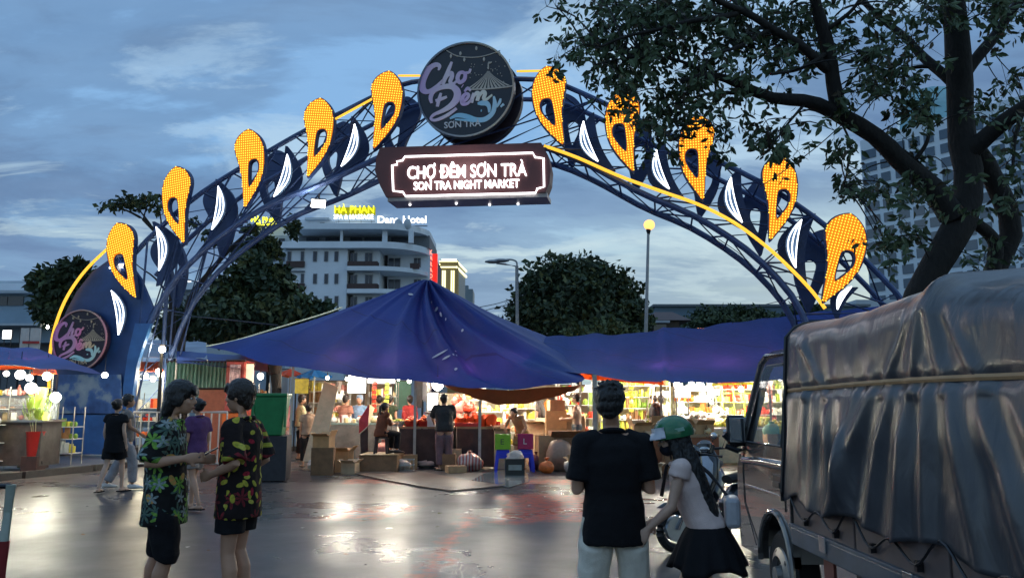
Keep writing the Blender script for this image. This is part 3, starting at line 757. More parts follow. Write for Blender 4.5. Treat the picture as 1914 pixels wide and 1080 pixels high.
# slim tree with forked trunk right behind the left half of the arch
YT = 27.5
t = thing('tree', 'slim forked tree with mostly bare branches behind the left half of the arch', 'tree', G(332, 760 + 1500 * 1.55 / YT))
q = MB(); pt = lambda x, y, Y=YT: P(x, y, Y)
def limb(pts, r0, r1, n=10): q.tube(resample(bez([pt(*p) for p in pts], 6), n), [r0 + (r1 - r0) * i / (n - 1) for i in range(n)], 7)
limb([(318, 845), (318, 740), (320, 640), (322, 560), (318, 500), (300, 445), (268, 410)], .22, .06, 14)
limb([(345, 845), (342, 740), (338, 650), (350, 580), (362, 545), (395, 505), (430, 465), (480, 420)], .20, .05, 16)
limb([(268, 410), (240, 395), (205, 383)], .05, .015); limb([(285, 425), (262, 395), (240, 378)], .04, .012); limb([(300, 445), (300, 405), (285, 375)], .04, .012)
limb([(322, 560), (290, 520), (262, 500), (240, 480)], .05, .01); limb([(430, 465), (440, 430), (445, 395)], .03, .01); limb([(380, 520), (400, 480), (395, 440)], .03, .01)
limb([(320, 500), (345, 455), (360, 420)], .04, .012); limb([(268, 410), (275, 385), (290, 365)], .03, .01)
q.build('trunk', M_BARK, t, smooth=True)
build_leaves(scatter_leaves([blob(250, 375, 34, YT, 14), blob(290, 372, 20, YT, 14), blob(215, 383, 24, YT, 10), blob(300, 390, 14, YT, 8), blob(188, 388, 6, YT, 8), blob(395, 440, 18, YT, 16), blob(440, 410, 18, YT, 10), blob(360, 415, 14, YT, 10)], 520, .22, 15, [M_LEAF_D, M_LEAF_M], .7), 'crown', [M_LEAF_D, M_LEAF_M], t, 'stuff')

# ---------------------------------------------------------------- buildings far behind
M_WALL = mat('white_plaster_wall', (.74, .80, .86), .8, var=.08, scale=.4)
M_WALL2 = mat('grey_plaster_wall', (.46, .52, .57), .8, var=.12, scale=.4)
M_DKWIN = mat('dark_window_glass', (.03, .035, .045), .12, var=.2, spec=.8)
M_BROWN = mat('brown_panel', (.06, .032, .028), .6, var=.2)
M_FRAME = mat('window_frame_grey', (.25, .27, .29), .5, var=.1)
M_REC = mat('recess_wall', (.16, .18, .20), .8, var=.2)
YH = 95.0; kh = YH / FPX
def hp(px, py, dy=0.0):
    p = P(px, py, YH); return V((p.x, YH + dy, p.z))
hot = thing('hotel_building', 'white hotel with rounded balcony corner and roof signs behind the big blue canopy', 'building', V((hp(660, 760).x, YH, 0)))
def fbox(b, x0, x1, y0, y1, d0, d1):
    a = hp(x0, y1); e = hp(x1, y0); b.box(((a.x + e.x) / 2, YH + (d0 + d1) / 2, (a.z + e.z) / 2), (abs(e.x - a.x), d1 - d0, abs(e.z - a.z)))
b = MB(); fbox(b, 528, 650, 465, 790, 0, 14); fbox(b, 650, 708, 465, 790, 0.9, 14); fbox(b, 708, 798, 465, 790, 4.0, 14); b.build('wall', M_WALL, hot)
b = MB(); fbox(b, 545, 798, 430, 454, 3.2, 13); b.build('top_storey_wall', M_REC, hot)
b = MB(); fbox(b, 530, 566, 400, 420, 3, 12); fbox(b, 566, 616, 402, 420, 3, 12); b.build('penthouse', M_WALL, hot)
b = MB(); fbox(b, 560, 606, 398, 402, 2.4, 12); b.build('penthouse_roof', M_WALL2, hot)
b = MB(); fbox(b, 587, 596, 406, 420, 2.9, 3.1); b.build('door', M_DKWIN, hot)
def slab_round(y0, y1, x0=650, x1=798, rad=6.0, name='balcony_slab', m=M_WALL, front=-.8, inner=3.0):
    a = hp(x0, y1); e = hp(x1, y0); z0, z1 = a.z, e.z; xr = e.x; pl = [(a.x, YH + inner), (a.x, YH + front)]
    cx = xr - rad
    for i in range(9):
        t = pi / 2 * i / 8; pl.append((cx + sin(t) * rad, YH + front + rad - cos(t) * rad))
    pl.append((xr, YH + 12)); pl.append((xr - 1.5, YH + 12)); pl.append((xr - 1.5, YH + 8)); pl.append((xr - 4, YH + inner + 1.0))
    b = MB(); b.slab(pl, z1 - z0, lambda u, v, w: V((u, v, z0 + w))); return b.build(name, m, hot)
slab_round(420, 431, 548, 798, 5.5, 'roof_parapet', M_WALL, -.9)
slab_round(454, 466, 528, 798, 6.0, 'floor_slab', M_WALL, -.9)
for y in (499, 541, 583, 625, 667): slab_round(y, y + 8, 650, 797, 6.0, 'floor_slab', M_WALL, -.7)
for x in (548, 638, 719, 768):
    a = hp(x, 454); e = hp(x + 4, 430); MB().box((a.x, YH + .1, (a.z + e.z) / 2), (.30 if x < 700 else .6, .35, e.z - a.z)).build('column', M_WALL, hot)
for x0, x1 in ((560, 585), (597, 632), (645, 668), (672, 712), (724, 762)):
    b = MB(); fbox(b, x0, x1, 434, 453, 3.05, 3.18); b.build('glazing', M_DKWIN, hot)
for k in range(5):
    y = 469 + 41.5 * k
    def win(x0, x1, ya, yb, d=0.0):
        b = MB(); fbox(b, x0, x1, ya, yb, d - .10, d + .04); w = b.build('window', M_FRAME, hot)
        b = MB(); n = 2 if x1 - x0 > 9 else 1
        for i in range(n):
            xa = x0 + (x1 - x0) * i / n + .8; xb = x0 + (x1 - x0) * (i + 1) / n - .8; fbox(b, xa, xb, ya + 1, yb - 1, d - .13, d - .08)
        b.build('pane', M_DKWIN, w)
    win(537, 545, y + 1, y + 19); win(562, 569, y + 1, y + 19)
    b = MB(); fbox(b, 536, 570, y + 20, y + 31, -.35, 0); b.build('window_box', M_BROWN, hot)
    b = MB(); fbox(b, 536, 570, y - 4, y - 1.5, -.3, 0); b.build('lintel', M_REC, hot)
    for x in (585, 606, 625): win(x, x + 8, y + 1, y + 20)
    win(652, 665, y + 1, y + 20, .88); win(680, 694, y + 1, y + 20, .88)
    b = MB(); fbox(b, 650, 706, y + 20, y + 31, -.30, 0.9); b.build('window_box', M_BROWN, hot)
    win(716, 740, y + 2, y + 30, 3.98)
    win(766, 780, y + 2, y + 20, 3.98)
    b = MB(); a = hp(764, y + 31); e = hp(782, y + 20); b.box(((a.x + e.x) / 2, YH + 1.1, (a.z + e.z) / 2), (e.x - a.x, .15, e.z - a.z)); b.build('window_box', M_BROWN, hot)
b = MB(); fbox(b, 796, 806, 465, 800, 6, 14); b.build('side_wing', mat('dark_plum_wall', (.10, .06, .09), .8, var=.2), hot)
# roof sign letters
M_YEL = emis('sign_yellow_light', (.95, .95, .02), 1.6); M_YELB = emis('sign_yellow_back', (.35, .33, .0), .35)
M_WHT = emis('roof_sign_white', (1, 1, 1), 1.5)
def roof_text(par, txt, m, x0, x1, yb, yt, Y, th=.3, bold=.02, name='lettering'):
    a = P(x0, yb, Y); e = P(x1, yb, Y); tp = P(x0, yt, Y); text_on(name, txt, m, par, a, (1, 0, 0), (0, 0, 1), e.x - a.x, tp.z - a.z, th, bold)
s1 = thing('roof_sign', 'yellow and white lit roof sign on top of the white hotel', 'sign', hp(662, 418, .5))
b = MB(); fbox(b, 623, 700, 384.5, 399, .75, .9); b.build('backing', M_YELB, s1)
roof_text(s1, 'HÀ PHAN', M_YEL, 625, 699, 398, 381, YH + .7, .12, .0); roof_text(s1, 'SPA & MASSAGE', M_WHT, 624, 698, 410, 401, YH + .7, .2, .01)
b = MB()
for x in (630, 650, 672, 692): fbox(b, x, x + .8, 408, 421, .8, .9)
fbox(b, 624, 699, 410.5, 411.5, .8, .9); b.build('frame', M_DARKM, s1)
s2 = thing('roof_sign', 'white serif hotel name on the right end of the hotel roof', 'sign', hp(750, 418, 1.2))
roof_text(s2, 'Dana Hotel', M_WHT, 706, 797, 417.5, 404, YH + 1.2, .2, .015)
b = MB(); fbox(b, 706, 797, 418, 419, 1.1, 1.3); b.build('frame', M_DARKM, s2)
for i, (x, lb) in enumerate(((744, 'left rounded grey water tank on the hotel roof before the serif sign'), (761, 'right rounded grey water tank on the hotel roof before the serif sign'))):
    t = thing('water_tank', lb, 'tank', hp(x, 420, .2)); r = 7.5 * kh
    MB().ell((0, 0, r * .2), (r, r, r * 1.5), 14, 8).build('tank', M_WALL2, t, smooth=True, world=False)
ks = thing('vertical_sign', 'tall red glowing vertical sign on the right side of the hotel', 'sign', hp(805, 560, 4))
M_REDP = emis('red_sign_panel', (.75, .02, .01), .9); M_REDL = emis('red_sign_letters', (1, .28, .18), 1.6)
b = MB(); fbox(b, 799.5, 811, 461, 580, 4.5, 5.2); b.build('panel', M_REDP, ks)
for i, ch in enumerate('KARAOKE'):
    roof_text(ks, ch, M_REDL, 802.5, 808.5, 476 + i * 11, 467.5 + i * 11, YH + 4.42, .06, .03, 'letter')
# neighbour building with a second yellow sign, left of the hotel
h2 = thing('hotel_building', 'grey building with a yellow lit sign half hidden behind the arch', 'building', V((P(490, 760, 110).x, 110, 0)))
b = MB(); a = P(455, 440, 110); e = P(540, 800, 110); b.box(((a.x + e.x) / 2, 116, a.z / 2), (e.x - a.x, 12, a.z)); b.build('wall', M_WALL2, h2)
b = MB(); a = P(462, 425, 110); e = P(540, 440, 110); b.box(((a.x + e.x) / 2, 115, (a.z + e.z) / 2), (e.x - a.x, 10, a.z - e.z)); b.build('roof', M_WALL, h2)
for k in range(4):
    for x in (462, 480, 505, 522):
        a = P(x, 446 + 26 * k, 110); e = P(x + 10, 462 + 26 * k, 110); MB().box(((a.x + e.x) / 2, 109.95, (a.z + e.z) / 2), (e.x - a.x, .2, a.z - e.z)).build('window', M_DKWIN, h2)
s3 = thing('roof_sign', 'yellow lit sign partly hidden by the lower edge of the arch', 'sign', P(500, 420, 109))
roof_text(s3, 'HÀ PHAN', M_YEL, 470, 524, 415, 404, 109, .3, .01); roof_text(s3, 'SPA & MASSAGE', M_YEL, 478, 524, 421.5, 416.5, 109, .2, .05)
b = MB(); a = P(468, 423, 109.3); e = P(526, 422, 109.3); b.beam(a, e, .2, .2); b.build('frame', M_DARKM, s3)
# pale hotel behind the hedge
h3 = thing('hotel_building', 'low pale blue hotel with white roof lettering behind the arch and hedge tree', 'building', V((P(365, 760, 80).x, 80, 0)))
b = MB(); a = P(322, 533, 80); e = P(412, 800, 80); b.box(((a.x + e.x) / 2, 86, a.z / 2), (e.x - a.x, 12, a.z)); b.build('wall', M_WALL2, h3)
b = MB(); a = P(320, 531, 80); e = P(414, 544, 80); b.box(((a.x + e.x) / 2, 85.5, (a.z + e.z) / 2), (e.x - a.x, 13.4, a.z - e.z)); b.build('parapet', M_WALL, h3)
for x in (328, 350, 372, 394):
    a = P(x, 552, 80); e = P(x + 13, 572, 80); MB().box(((a.x + e.x) / 2, 79.95, (a.z + e.z) / 2), (e.x - a.x, .2, a.z - e.z)).build('window', M_DKWIN, h3)
s4 = thing('roof_sign', 'white lit hotel lettering above the low pale hotel', 'sign', P(365, 532, 79.5))
roof_text(s4, 'BEST  HOTEL', M_WHT, 334, 399, 532, 525, 79.5, .2, .04)
# building on the far left
hb = thing('left_building', 'blue grey two storey building at the left edge behind the parasols', 'building', V((P(50, 760, 62).x, 62, 0)))
M_BLW = mat('blue_grey_wall', (.26, .36, .45), .8, var=.12, scale=.5)
def lb_(x0, x1, y0, y1, d0, d1, m, nm, Y=62):
    a = P(x0, y0, Y); e = P(x1, y1, Y); return MB().box(((a.x + e.x) / 2, Y + (d0 + d1) / 2, (a.z + e.z) / 2), (e.x - a.x, d1 - d0, a.z - e.z)).build(nm, m, hb)
lb_(-120, 96, 548, 640, 0, 12, M_BLW, 'wall'); lb_(-120, 60, 522, 548, 2, 12, M_WALL, 'upper_wall'); lb_(-120, 70, 545, 550, -.8, 2, M_WALL2, 'ledge')
lb_(-120, 45, 510, 523, 4, 12, M_WALL2, 'roof_hut'); lb_(8, 30, 499, 511, 5, 10, M_WALL, 'water_tank')
lb_(25, 50, 526, 543, 1.9, 2.0, M_DKWIN, 'window'); lb_(17, 44, 554, 571, -.1, 0, M_DKWIN, 'window'); lb_(-12, 14, 554, 571, -.1, 0, M_DKWIN, 'window')
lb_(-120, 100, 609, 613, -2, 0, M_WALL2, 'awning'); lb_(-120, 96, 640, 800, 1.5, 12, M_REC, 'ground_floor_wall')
cs = thing('banner', 'white banner pair with a red cross bar above the left blue parasol', 'banner', P(57, 650, 30))
for x0, x1 in ((40, 52), (58, 74)):
    a = P(x0, 613, 30); e = P(x1, 652, 30); MB().box(((a.x + e.x) / 2, 30, (a.z + e.z) / 2), (e.x - a.x, .04, a.z - e.z)).build('cloth', mat('white_cloth', (.45, .47, .48), .7, var=.1), cs)
a = P(42, 638, 29.9); e = P(72, 641, 29.9); MB().box(((a.x + e.x) / 2, 29.92, (a.z + e.z) / 2), (e.x - a.x, .05, a.z - e.z + .03)).build('red_bar', mat('red_paint', (.35, .03, .03), .5), cs)
for x in (40, 74):
    p = P(x, 652, 30.1); MB().tube([V((p.x, 30.1, 0)), P(x, 611, 30.1)], .04, 6).build('pole', M_DARKM, cs)
# tall tower with golden light outlines
YG = 210; gt = thing('lit_tower', 'distant tower block outlined with golden light strips right of the red sign', 'building', V((P(840, 760, YG).x, YG, 0)))
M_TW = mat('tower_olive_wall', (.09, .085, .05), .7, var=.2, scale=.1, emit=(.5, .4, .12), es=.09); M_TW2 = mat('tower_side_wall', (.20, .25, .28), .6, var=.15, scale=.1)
M_GOLD = emis('golden_strip', (1, .88, .48), 1.5)
def gb(x0, x1, y0, y1, d0, d1, m, nm, par=None):
    a = P(x0, y0, YG); e = P(x1, y1, YG); return MB().box(((a.x + e.x) / 2, YG + (d0 + d1) / 2, (a.z + e.z) / 2), (e.x - a.x, d1 - d0, a.z - e.z)).build(nm, m, par or gt)
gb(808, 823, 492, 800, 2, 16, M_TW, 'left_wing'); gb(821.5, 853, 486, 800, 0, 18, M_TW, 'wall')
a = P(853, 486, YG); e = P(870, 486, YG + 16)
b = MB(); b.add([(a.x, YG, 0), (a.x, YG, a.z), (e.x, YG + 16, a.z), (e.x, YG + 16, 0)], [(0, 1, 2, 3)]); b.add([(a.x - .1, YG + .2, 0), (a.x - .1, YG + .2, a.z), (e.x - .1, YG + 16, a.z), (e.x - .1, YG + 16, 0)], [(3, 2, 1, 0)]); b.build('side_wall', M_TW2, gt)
for x0, x1, y in ((821, 853, 488.5), (820.5, 854, 499.5), (808, 823, 494.5), (808, 822, 504.5)): gb(x0, x1, y - 1.0, y + 1.2, -.6, -.1, M_GOLD, 'light_strip')
for z_, w in ((488.5, .35), (499.5, .5)):
    p = P(853, z_, YG); MB().beam(V((a.x + .1, YG - .3, p.z)), V((e.x + .3, YG + 16, p.z)), .4, w).build('light_strip', M_GOLD, gt)
for x in (813, 818.5, 826.5, 830.5, 843, 847): gb(x, x + 1.1, 506, 640, -.5, -.05, M_GOLD, 'light_strip')
gb(823, 852, 479.5, 481.5, 3, 4, emis('tower_sign_white', (.8, .95, 1), 1.2), 'roof_lettering'); gb(822, 846, 482, 486, 3, 10, M_TW2, 'roof_hut')
ft = thing('office_block', 'small pale block just right of the golden tower', 'building', V((P(874, 760, 260).x, 260, 0)))
a = P(868, 540, 260); e = P(882, 800, 260); MB().box(((a.x + e.x) / 2, 266, a.z / 2), (e.x - a.x, 12, a.z)).build('wall', M_TW2, ft); p = P(872, 535, 262); MB().box((p.x, 264, p.z - .8), (1.2, 3, 2.4)).build('roof_hut', M_TW2, ft)
# right hand tower, seen through the near tree
tw = thing('apartment_tower', 'tall pale apartment tower with a grid of windows behind the near tree', 'building', V((P(1760, 760, 150).x, 150, 0)))
M_TFR = mat('tower_white_frame', (.66, .74, .80), .6, var=.06, scale=.05); M_TGL = mat('tower_glass', (.06, .10, .14), .12, var=.25, scale=.03, spec=.9)
pA = P(1606, 245, 172); pB = P(1985, 150, 140); fa = V((pA.x, pA.y, 0)); fb = V((pB.x, pB.y, 0)); H = 60.0
dirn = (fb - fa).normalized(); nrm = V((dirn.y, -dirn.x, 0)); Ln = (fb - fa).length
b = MB(); b.add([fa, fb, fb - nrm * 20, fa - nrm * 20 + dirn * 3] + [x + V((0, 0, H)) for x in (fa, fb, fb - nrm * 20, fa - nrm * 20 + dirn * 3)], [(0, 1, 5, 4), (1, 2, 6, 5), (2, 3, 7, 6), (3, 0, 4, 7), (4, 5, 6, 7)])
b.build('wall', M_TFR, tw)
q = MB(); q.box((0, -.06, 0), (1, .18, 1)); wme = q.mesh('window', M_TGL)
ncol = 11; rot = atan2(dirn.y, dirn.x); cols = [(.3, 3.5)] + [(4.4 + (Ln - 4.4) * i / ncol, 4.4 + (Ln - 4.4) * (i + 1) / ncol - (.9 if i % 3 else 1.2)) for i in range(ncol)]
for r_ in range(20):
    z = 2.4 + r_ * 2.95
    if z > H - 3: continue
    for c0, c1 in cols:
        p = fa + dirn * ((c0 + c1) / 2) + nrm * .02 + V((0, 0, z + 1.0)); inst('window', wme, tw, p - tw.location, (0, 0, rot), (c1 - c0, 1, 1.95))
M_TGL2 = mat('crown_glass', (.20, .42, .48), .15, var=.3, scale=.1, spec=.9)
c = fa + dirn * (Ln * .30) - nrm * 8
MB().loft([(c + V((0, 0, H)), 7, 7), (c + V((0, 0, H + 5)), 6.4, 6.4), (c + V((0, 0, H + 9)), 4.5, 4.5)], 10).build('glass_crown', M_TGL2, tw)
# house with brown roof and long blue roof beyond the canopies
hs = thing('roofed_house', 'small house with a brown hipped roof beyond the right canopy', 'house', V((P(1245, 760, 56).x, 56, 0)))
p0 = P(1214, 598, 56); p1 = P(1272, 598, 56); pr = P(1230, 580, 58); p2 = P(1262, 580, 58)
MB().box(((p0.x + p1.x) / 2, 59, p0.z / 2), (p1.x - p0.x, 5, p0.z)).build('wall', mat('tan_wall', (.10, .085, .07), .8), hs)
b = MB(); z = p0.z; x0, x1 = p0.x - .4, p1.x + .8
b.add([(x0, 56, z), (x1, 56, z), (x1, 62, z), (x0, 62, z), (pr.x, 59, pr.z), (p2.x, 59, pr.z)], [(0, 1, 5, 4), (1, 2, 5), (2, 3, 4, 5), (3, 0, 4), (3, 2, 1, 0)]); b.build('roof', mat('brown_roof', (.10, .06, .055), .7, var=.2, scale=3), hs)
a = P(1218, 600, 55.8); e = P(1250, 604, 55.8); MB().box(((a.x + e.x) / 2, 55.6, (a.z + e.z) / 2), (e.x - a.x, .5, a.z - e.z)).build('eaves_board', M_WALL2, hs)
a = P(1222, 606, 55.8); e = P(1246, 625, 55.8); MB().box(((a.x + e.x) / 2, 55.9, (a.z + e.z) / 2), (e.x - a.x, .2, a.z - e.z)).build('window', M_DKWIN, hs)
wh = thing('long_shed', 'long flat blue grey roofed shed on the horizon beyond the right canopy', 'shed', V((P(1370, 760, 90).x, 90, 0)))
a = P(1225, 573, 90); e = P(1620, 573, 90); MB().box(((a.x + e.x) / 2, 96, a.z / 2), (e.x - a.x, 12, a.z)).build('wall', mat('shed_blue', (.12, .19, .25), .7, var=.1, scale=.2), wh)
MB().box(((a.x + e.x) / 2, 96, a.z + .12), (e.x - a.x + .6, 12.8, .25)).build('roof', M_REC, wh)
bb = thing('background_houses', None, None, V((0, 130, 0)))
bb['kind'] = 'structure'
for x0, x1, yt in ((-300, 10, 560), (330, 520, 560), (640, 830, 600), (880, 960, 610), (1190, 1600, 622), (1600, 2200, 560)):
    a = P(x0, yt, 130); e = P(x1, yt, 130); MB().box(((a.x + e.x) / 2, 134, a.z / 2), (e.x - a.x, 8, a.z)).build('wall', M_WALL2, bb)

# ---------------------------------------------------------------- street lamps and wires
M_POLE = mat('galvanised_pole', (.30, .31, .32), .45, metal=.5, var=.15)
p = P(1210, 760, 42); sl = thing('street_lamp', 'tall single street lamp glowing orange right of the broad tree', 'street lamp', V((p.x, 42, 0)))
tp = P(1212, 428, 42)
MB().tube([V((p.x, 42, 0)), V((p.x, 42, 5)), V((tp.x, 42, tp.z))], [.13, .10, .07], 8).build('pole', M_POLE, sl, smooth=True)
MB().lathe([(.05, -.35), (.13, -.1), (.12, 0)], tp, 10).build('fitting', M_DARKM, sl)
MB().ell(tp + V((.05, 0, .22)), (.30, .30, .28), 14, 10).build('lamp_glass', emis('sodium_lamp', (1, .42, .12), 1.9), sl, smooth=True)
point_light('sodium_glow', tp + V((0, 0, .25)), 250, (1, .5, .15), .25, sl)
p = P(968, 760, 40); dl_ = thing('street_lamp', 'unlit grey street lamp with two arms in front of the broad tree', 'street lamp', V((p.x, 40, 0)))
tp = P(966, 497, 40)
MB().tube([V((p.x, 40, 0)), V((tp.x, 40, tp.z))], [.13, .08], 8).build('pole', M_POLE, dl_, smooth=True)
MB().tube(bez([P(966, 500, 40), P(965, 489, 40), P(952, 485, 40), P(932, 488, 40)], 5), .045, 6).tube([P(966, 498, 40), P(945, 494, 40), P(928, 492, 40)], .05, 6).build('arm', M_POLE, dl_)
for x, y in ((921, 489), (937, 487)):
    MB().ell(P(x, y, 40), (.42, .18, .10), 10, 6).build('lamp_head', M_POLE, dl_, smooth=True)
def wire(label, pts, r=.012, grp=None):
    o = MB().tube(bez(pts, 8), r, 4).build('overhead_wire', M_DARKM); tag(o, label, 'cable', grp)
wire('pale rope running from the left tree trunks to the edge of the big canopy', [P(322, 588, 27), P(420, 597, 25), P(520, 608, 23.4)], .022)
wire('upper thin cable stretched left of the broad dark tree', [P(860, 580, 44), P(930, 567, 46), P(985, 548, 50)], .02)
wire('lower thin cable stretched left of the broad dark tree', [P(870, 590, 44), P(930, 574, 46), P(985, 560, 50)], .02)
wire('long thin cable running down from the arch towards the right canopy', [A(1350, 425) + AN * 1.5, P(1400, 490, 28), P(1458, 562, 34)], .016)
wire('thin cable crossing the pale sky beside the right foot of the arch', [P(1395, 577, 50), P(1460, 562, 40), P(1530, 545, 30)], .02)
# ---------------------------------------------------------------- near tree, over the right half
YN = 9.6
nt_ = thing('tree', 'large dark spreading tree in the near right foreground above the covered truck', 'tree', G(1740, 760 + 1500 * 1.55 / YN))
def np_(x, y, d=0.0): return P(x, y, YN + d)
BR = [
 ([(1690, 1050, .2), (1695, 700, .2), (1712, 590, .1), (1738, 520, 0), (1768, 462, 0), (1800, 405, 0), (1812, 340, 0), (1802, 265, 0), (1792, 195, 0), (1792, 120, -.1), (1788, 50, -.2), (1772, -50, -.4)], .24, .13),
 ([(1798, 430, 0), (1755, 372, -.1), (1695, 312, -.2), (1638, 260, -.3), (1572, 216, -.4), (1510, 190, -.5), (1445, 181, -.6), (1385, 162, -.6), (1330, 142, -.7), (1270, 150, -.8)], .155, .03),
 ([(1578, 218, -.4), (1560, 160, -.5), (1548, 90, -.6), (1532, 20, -.8), (1510, -50, -1)], .10, .06),
 ([(1556, 140, -.5), (1502, 92, -.7), (1440, 52, -.9), (1390, 20, -1.0), (1330, -10, -1.2)], .065, .03),
 ([(1445, 181, -.6), (1390, 175, -.5), (1320, 180, -.5), (1250, 195, -.6)], .03, .012),
 ([(1796, 175, 0), (1745, 125, .1), (1692, 72, .3), (1640, 30, .4), (1590, -20, .5)], .075, .03),
 ([(1797, 150, 0), (1848, 80, -.1), (1900, 15, -.2), (1950, -50, -.3)], .08, .045),
 ([(1806, 290, 0), (1862, 242, -.3), (1920, 200, -.6), (2000, 160, -1)], .125, .06),
 ([(1835, 1050, .5), (1850, 600, .4), (1862, 520, .4), (1888, 450, .3), (1876, 380, .2), (1842, 310, .1), (1818, 272, 0)], .15, .12),
 ([(1812, 405, 0), (1842, 430, .1), (1862, 470, .2), (1858, 530, .3)], .07, .09),
 ([(1545, 100, -.6), (1490, 130, -.8), (1440, 140, -1)], .03, .012), ([(1540, 60, -.7), (1590, 20, -.9), (1620, -20, -1)], .03, .015),
 ([(1440, 52, -.9), (1380, 90, -.9), (1310, 100, -1)], .03, .012), ([(1390, 20, -1), (1300, 40, -1.1), (1200, 60, -1.2), (1120, 90, -1.2)], .035, .012),
 ([(1695, 312, -.2), (1730, 270, -.3), (1740, 220, -.3)], .03, .014), ([(1640, 262, -.3), (1700, 290, -.1), (1740, 330, 0)], .045, .02),
 ([(1745, 125, .1), (1700, 130, .2), (1650, 160, .3)], .03, .012), ([(1768, 462, 0), (1720, 440, .2), (1660, 450, .3)], .02, .008),
 ([(1330, 142, -.7), (1260, 110, -.8), (1180, 110, -.9), (1110, 120, -1)], .022, .008), ([(1510, 190, -.5), (1470, 230, -.6), (1440, 280, -.7)], .02, .007),
 ([(1572, 216, -.4), (1590, 270, -.4), (1580, 340, -.5)], .016, .006), ([(1920, 200, -.6), (1900, 260, -.6), (1890, 330, -.5)], .03, .012),
]
nodes = []
q = MB()
for pts, r0, r1 in BR:
    pp = resample(bez([np_(*p) for p in pts], 6), 22)
    pp = [p + V((noise.noise(p * 1.7), noise.noise(p * 1.7 + V((9, 0, 0))), noise.noise(p * 1.7 + V((0, 9, 0))))) * .05 * (1 if i else 0) for i, p in enumerate(pp)]
    q.tube(pp, [(r0 + (r1 - r0) * i / 21) * (1 + .10 * noise.noise(p * 3.3)) for i, p in enumerate(pp)], 10)
    nodes += pp
q.build('trunk', M_BARK, nt_, smooth=True)
LB = [(1120, 30, 70, 1.0), (1200, 50, 90, 1.2), (1290, 55, 100, 1.2), (1380, 45, 90, 1.0), (1480, 40, 80, .8), (1590, 60, 80, .8), (1690, 25, 70, .9), (1820, 20, 80, .9), (1890, 30, 50, .9), (1050, 5, 35, .6),
 (1100, 105, 50, .9), (1105, 165, 40, .8), (1170, 130, 70, 1.3), (1160, 200, 38, .5), (1240, 150, 75, 1.2), (1330, 120, 80, 1.0), (1420, 130, 60, .8), (1235, 215, 45, .9), (1310, 205, 48, .9), (1385, 225, 45, .8), (1455, 270, 42, .9), (1440, 235, 40, .8), (1480, 300, 24, .6),
 (1500, 120, 45, .7), (1600, 150, 55, .9), (1670, 110, 50, .9), (1650, 190, 50, 1.0), (1730, 180, 50, 1.0), (1740, 60, 45, .6), (1870, 150, 45, .8), (1880, 235, 45, .8), (1900, 320, 40, .9), (1700, 255, 34, .7), (1745, 300, 40, .8),
 (1545, 235, 24, .6), (1575, 285, 20, .5), (1575, 345, 16, .7), (1600, 335, 14, .4), (1630, 350, 20, .4), (1650, 440, 26, .7), (1680, 480, 30, .9), (1715, 430, 34, .8), (1890, 400, 34, .7), (1840, 480, 22, .6), (1770, 350, 30, .6), (1900, 470, 26, .6), (1720, 370, 26, .4), (1280, 270, 28, .4), (1345, 265, 25, .4), (1200, 240, 20, .4), (1060, 90, 20, .4), (1520, 40, 50, .6), (1840, 200, 40, .5), (1690, 340, 20, .3)]
rs = np.random.RandomState(41)
twig = MB(); leaves = []
for (x, y, r, dn) in LB:
    ncl = max(2, int(r * r * dn / 440))
    for k in range(ncl):
        a = rs.rand() * 2 * pi; rr = r * sqrt(rs.rand()); d = rs.normal() * .45 - .45
        c = np_(x + cos(a) * rr, y + sin(a) * rr * .85, d)
        nn = min(nodes, key=lambda n_: (n_ - c).length_squared)
        if (nn - c).length > .12:
            mid = nn.lerp(c, .5) + V((0, 0, .10 * (nn - c).length)) + V(rs.normal(size=3)) * .03
            dist = (nn - c).length
            twig.tube(bez([nn, mid, c], 3), [.004 + .010 * min(1.2, dist) * (1 - i / 6) for i in range(7)], 4)
        for s in range(3 + rs.randint(4)):
            sc = c + V(rs.normal(size=3)) * .13; 
            twig.tube([c, c.lerp(sc, .5) + V((0, 0, .02)), sc], [.004, .003, .002], 3, cap=False)
            for l_ in range(5 + rs.randint(5)):
                dd = V(rs.normal(size=3)); dd.z = dd.z * .6 - .9; dd.normalize()
                leaves.append((sc + V(rs.normal(size=3)) * .035, dd, .080 + .06 * rs.rand(), rs.rand()))
tw_ = twig.build('twigs', M_BARK, nt_); tw_['kind'] = 'stuff'
LM = [M_LEAF_FG, M_LEAF_M, mat('leaf_near_brownish', (.075, .062, .040), .55, var=.4, scale=2, spec=.3)]
def leaf_geo(p, d, s, tw, wd=.42):
    b_ = d.cross(V((sin(tw * 6.28), cos(tw * 6.28), .3))).normalized(); n_ = d.cross(b_)
    return [p, p + d * s * .35 + b_ * s * wd * .5 + n_ * s * .06, p + d * s * .72 + b_ * s * wd * .36 + n_ * s * .03, p + d * s - n_ * s * .06, p + d * s * .72 - b_ * s * wd * .36 + n_ * s * .03, p + d * s * .35 - b_ * s * wd * .5 + n_ * s * .06, p + d * s * .55]
LF = [(0, 1, 6), (1, 2, 6), (2, 3, 6), (3, 4, 6), (4, 5, 6), (5, 0, 6)]
order = sorted(range(len(leaves)), key=lambda i: (leaves[i][0] - EYE).length / leaves[i][2])
one = set()
for i in order:
    p = leaves[i][0] - EYE; yy = 540 - 1500 * ((p.z * cos(PITCH) - p.y * sin(PITCH)) / (p.y * cos(PITCH) + p.z * sin(PITCH))); xx = 957 + 1500 * p.x / (p.y * cos(PITCH) + p.z * sin(PITCH))
    if 0 < yy < 1080 and xx < 1914: one.add(i)
    if len(one) >= 300: break
q = MB()
lm = bpy.data.meshes.new('leaf'); lm.from_pydata([tuple(v) for v in leaf_geo(V((0, 0, 0)), V((0, 0, -1)), 1.0, .25)], [], LF); lm.materials.append(M_LEAF_FG)
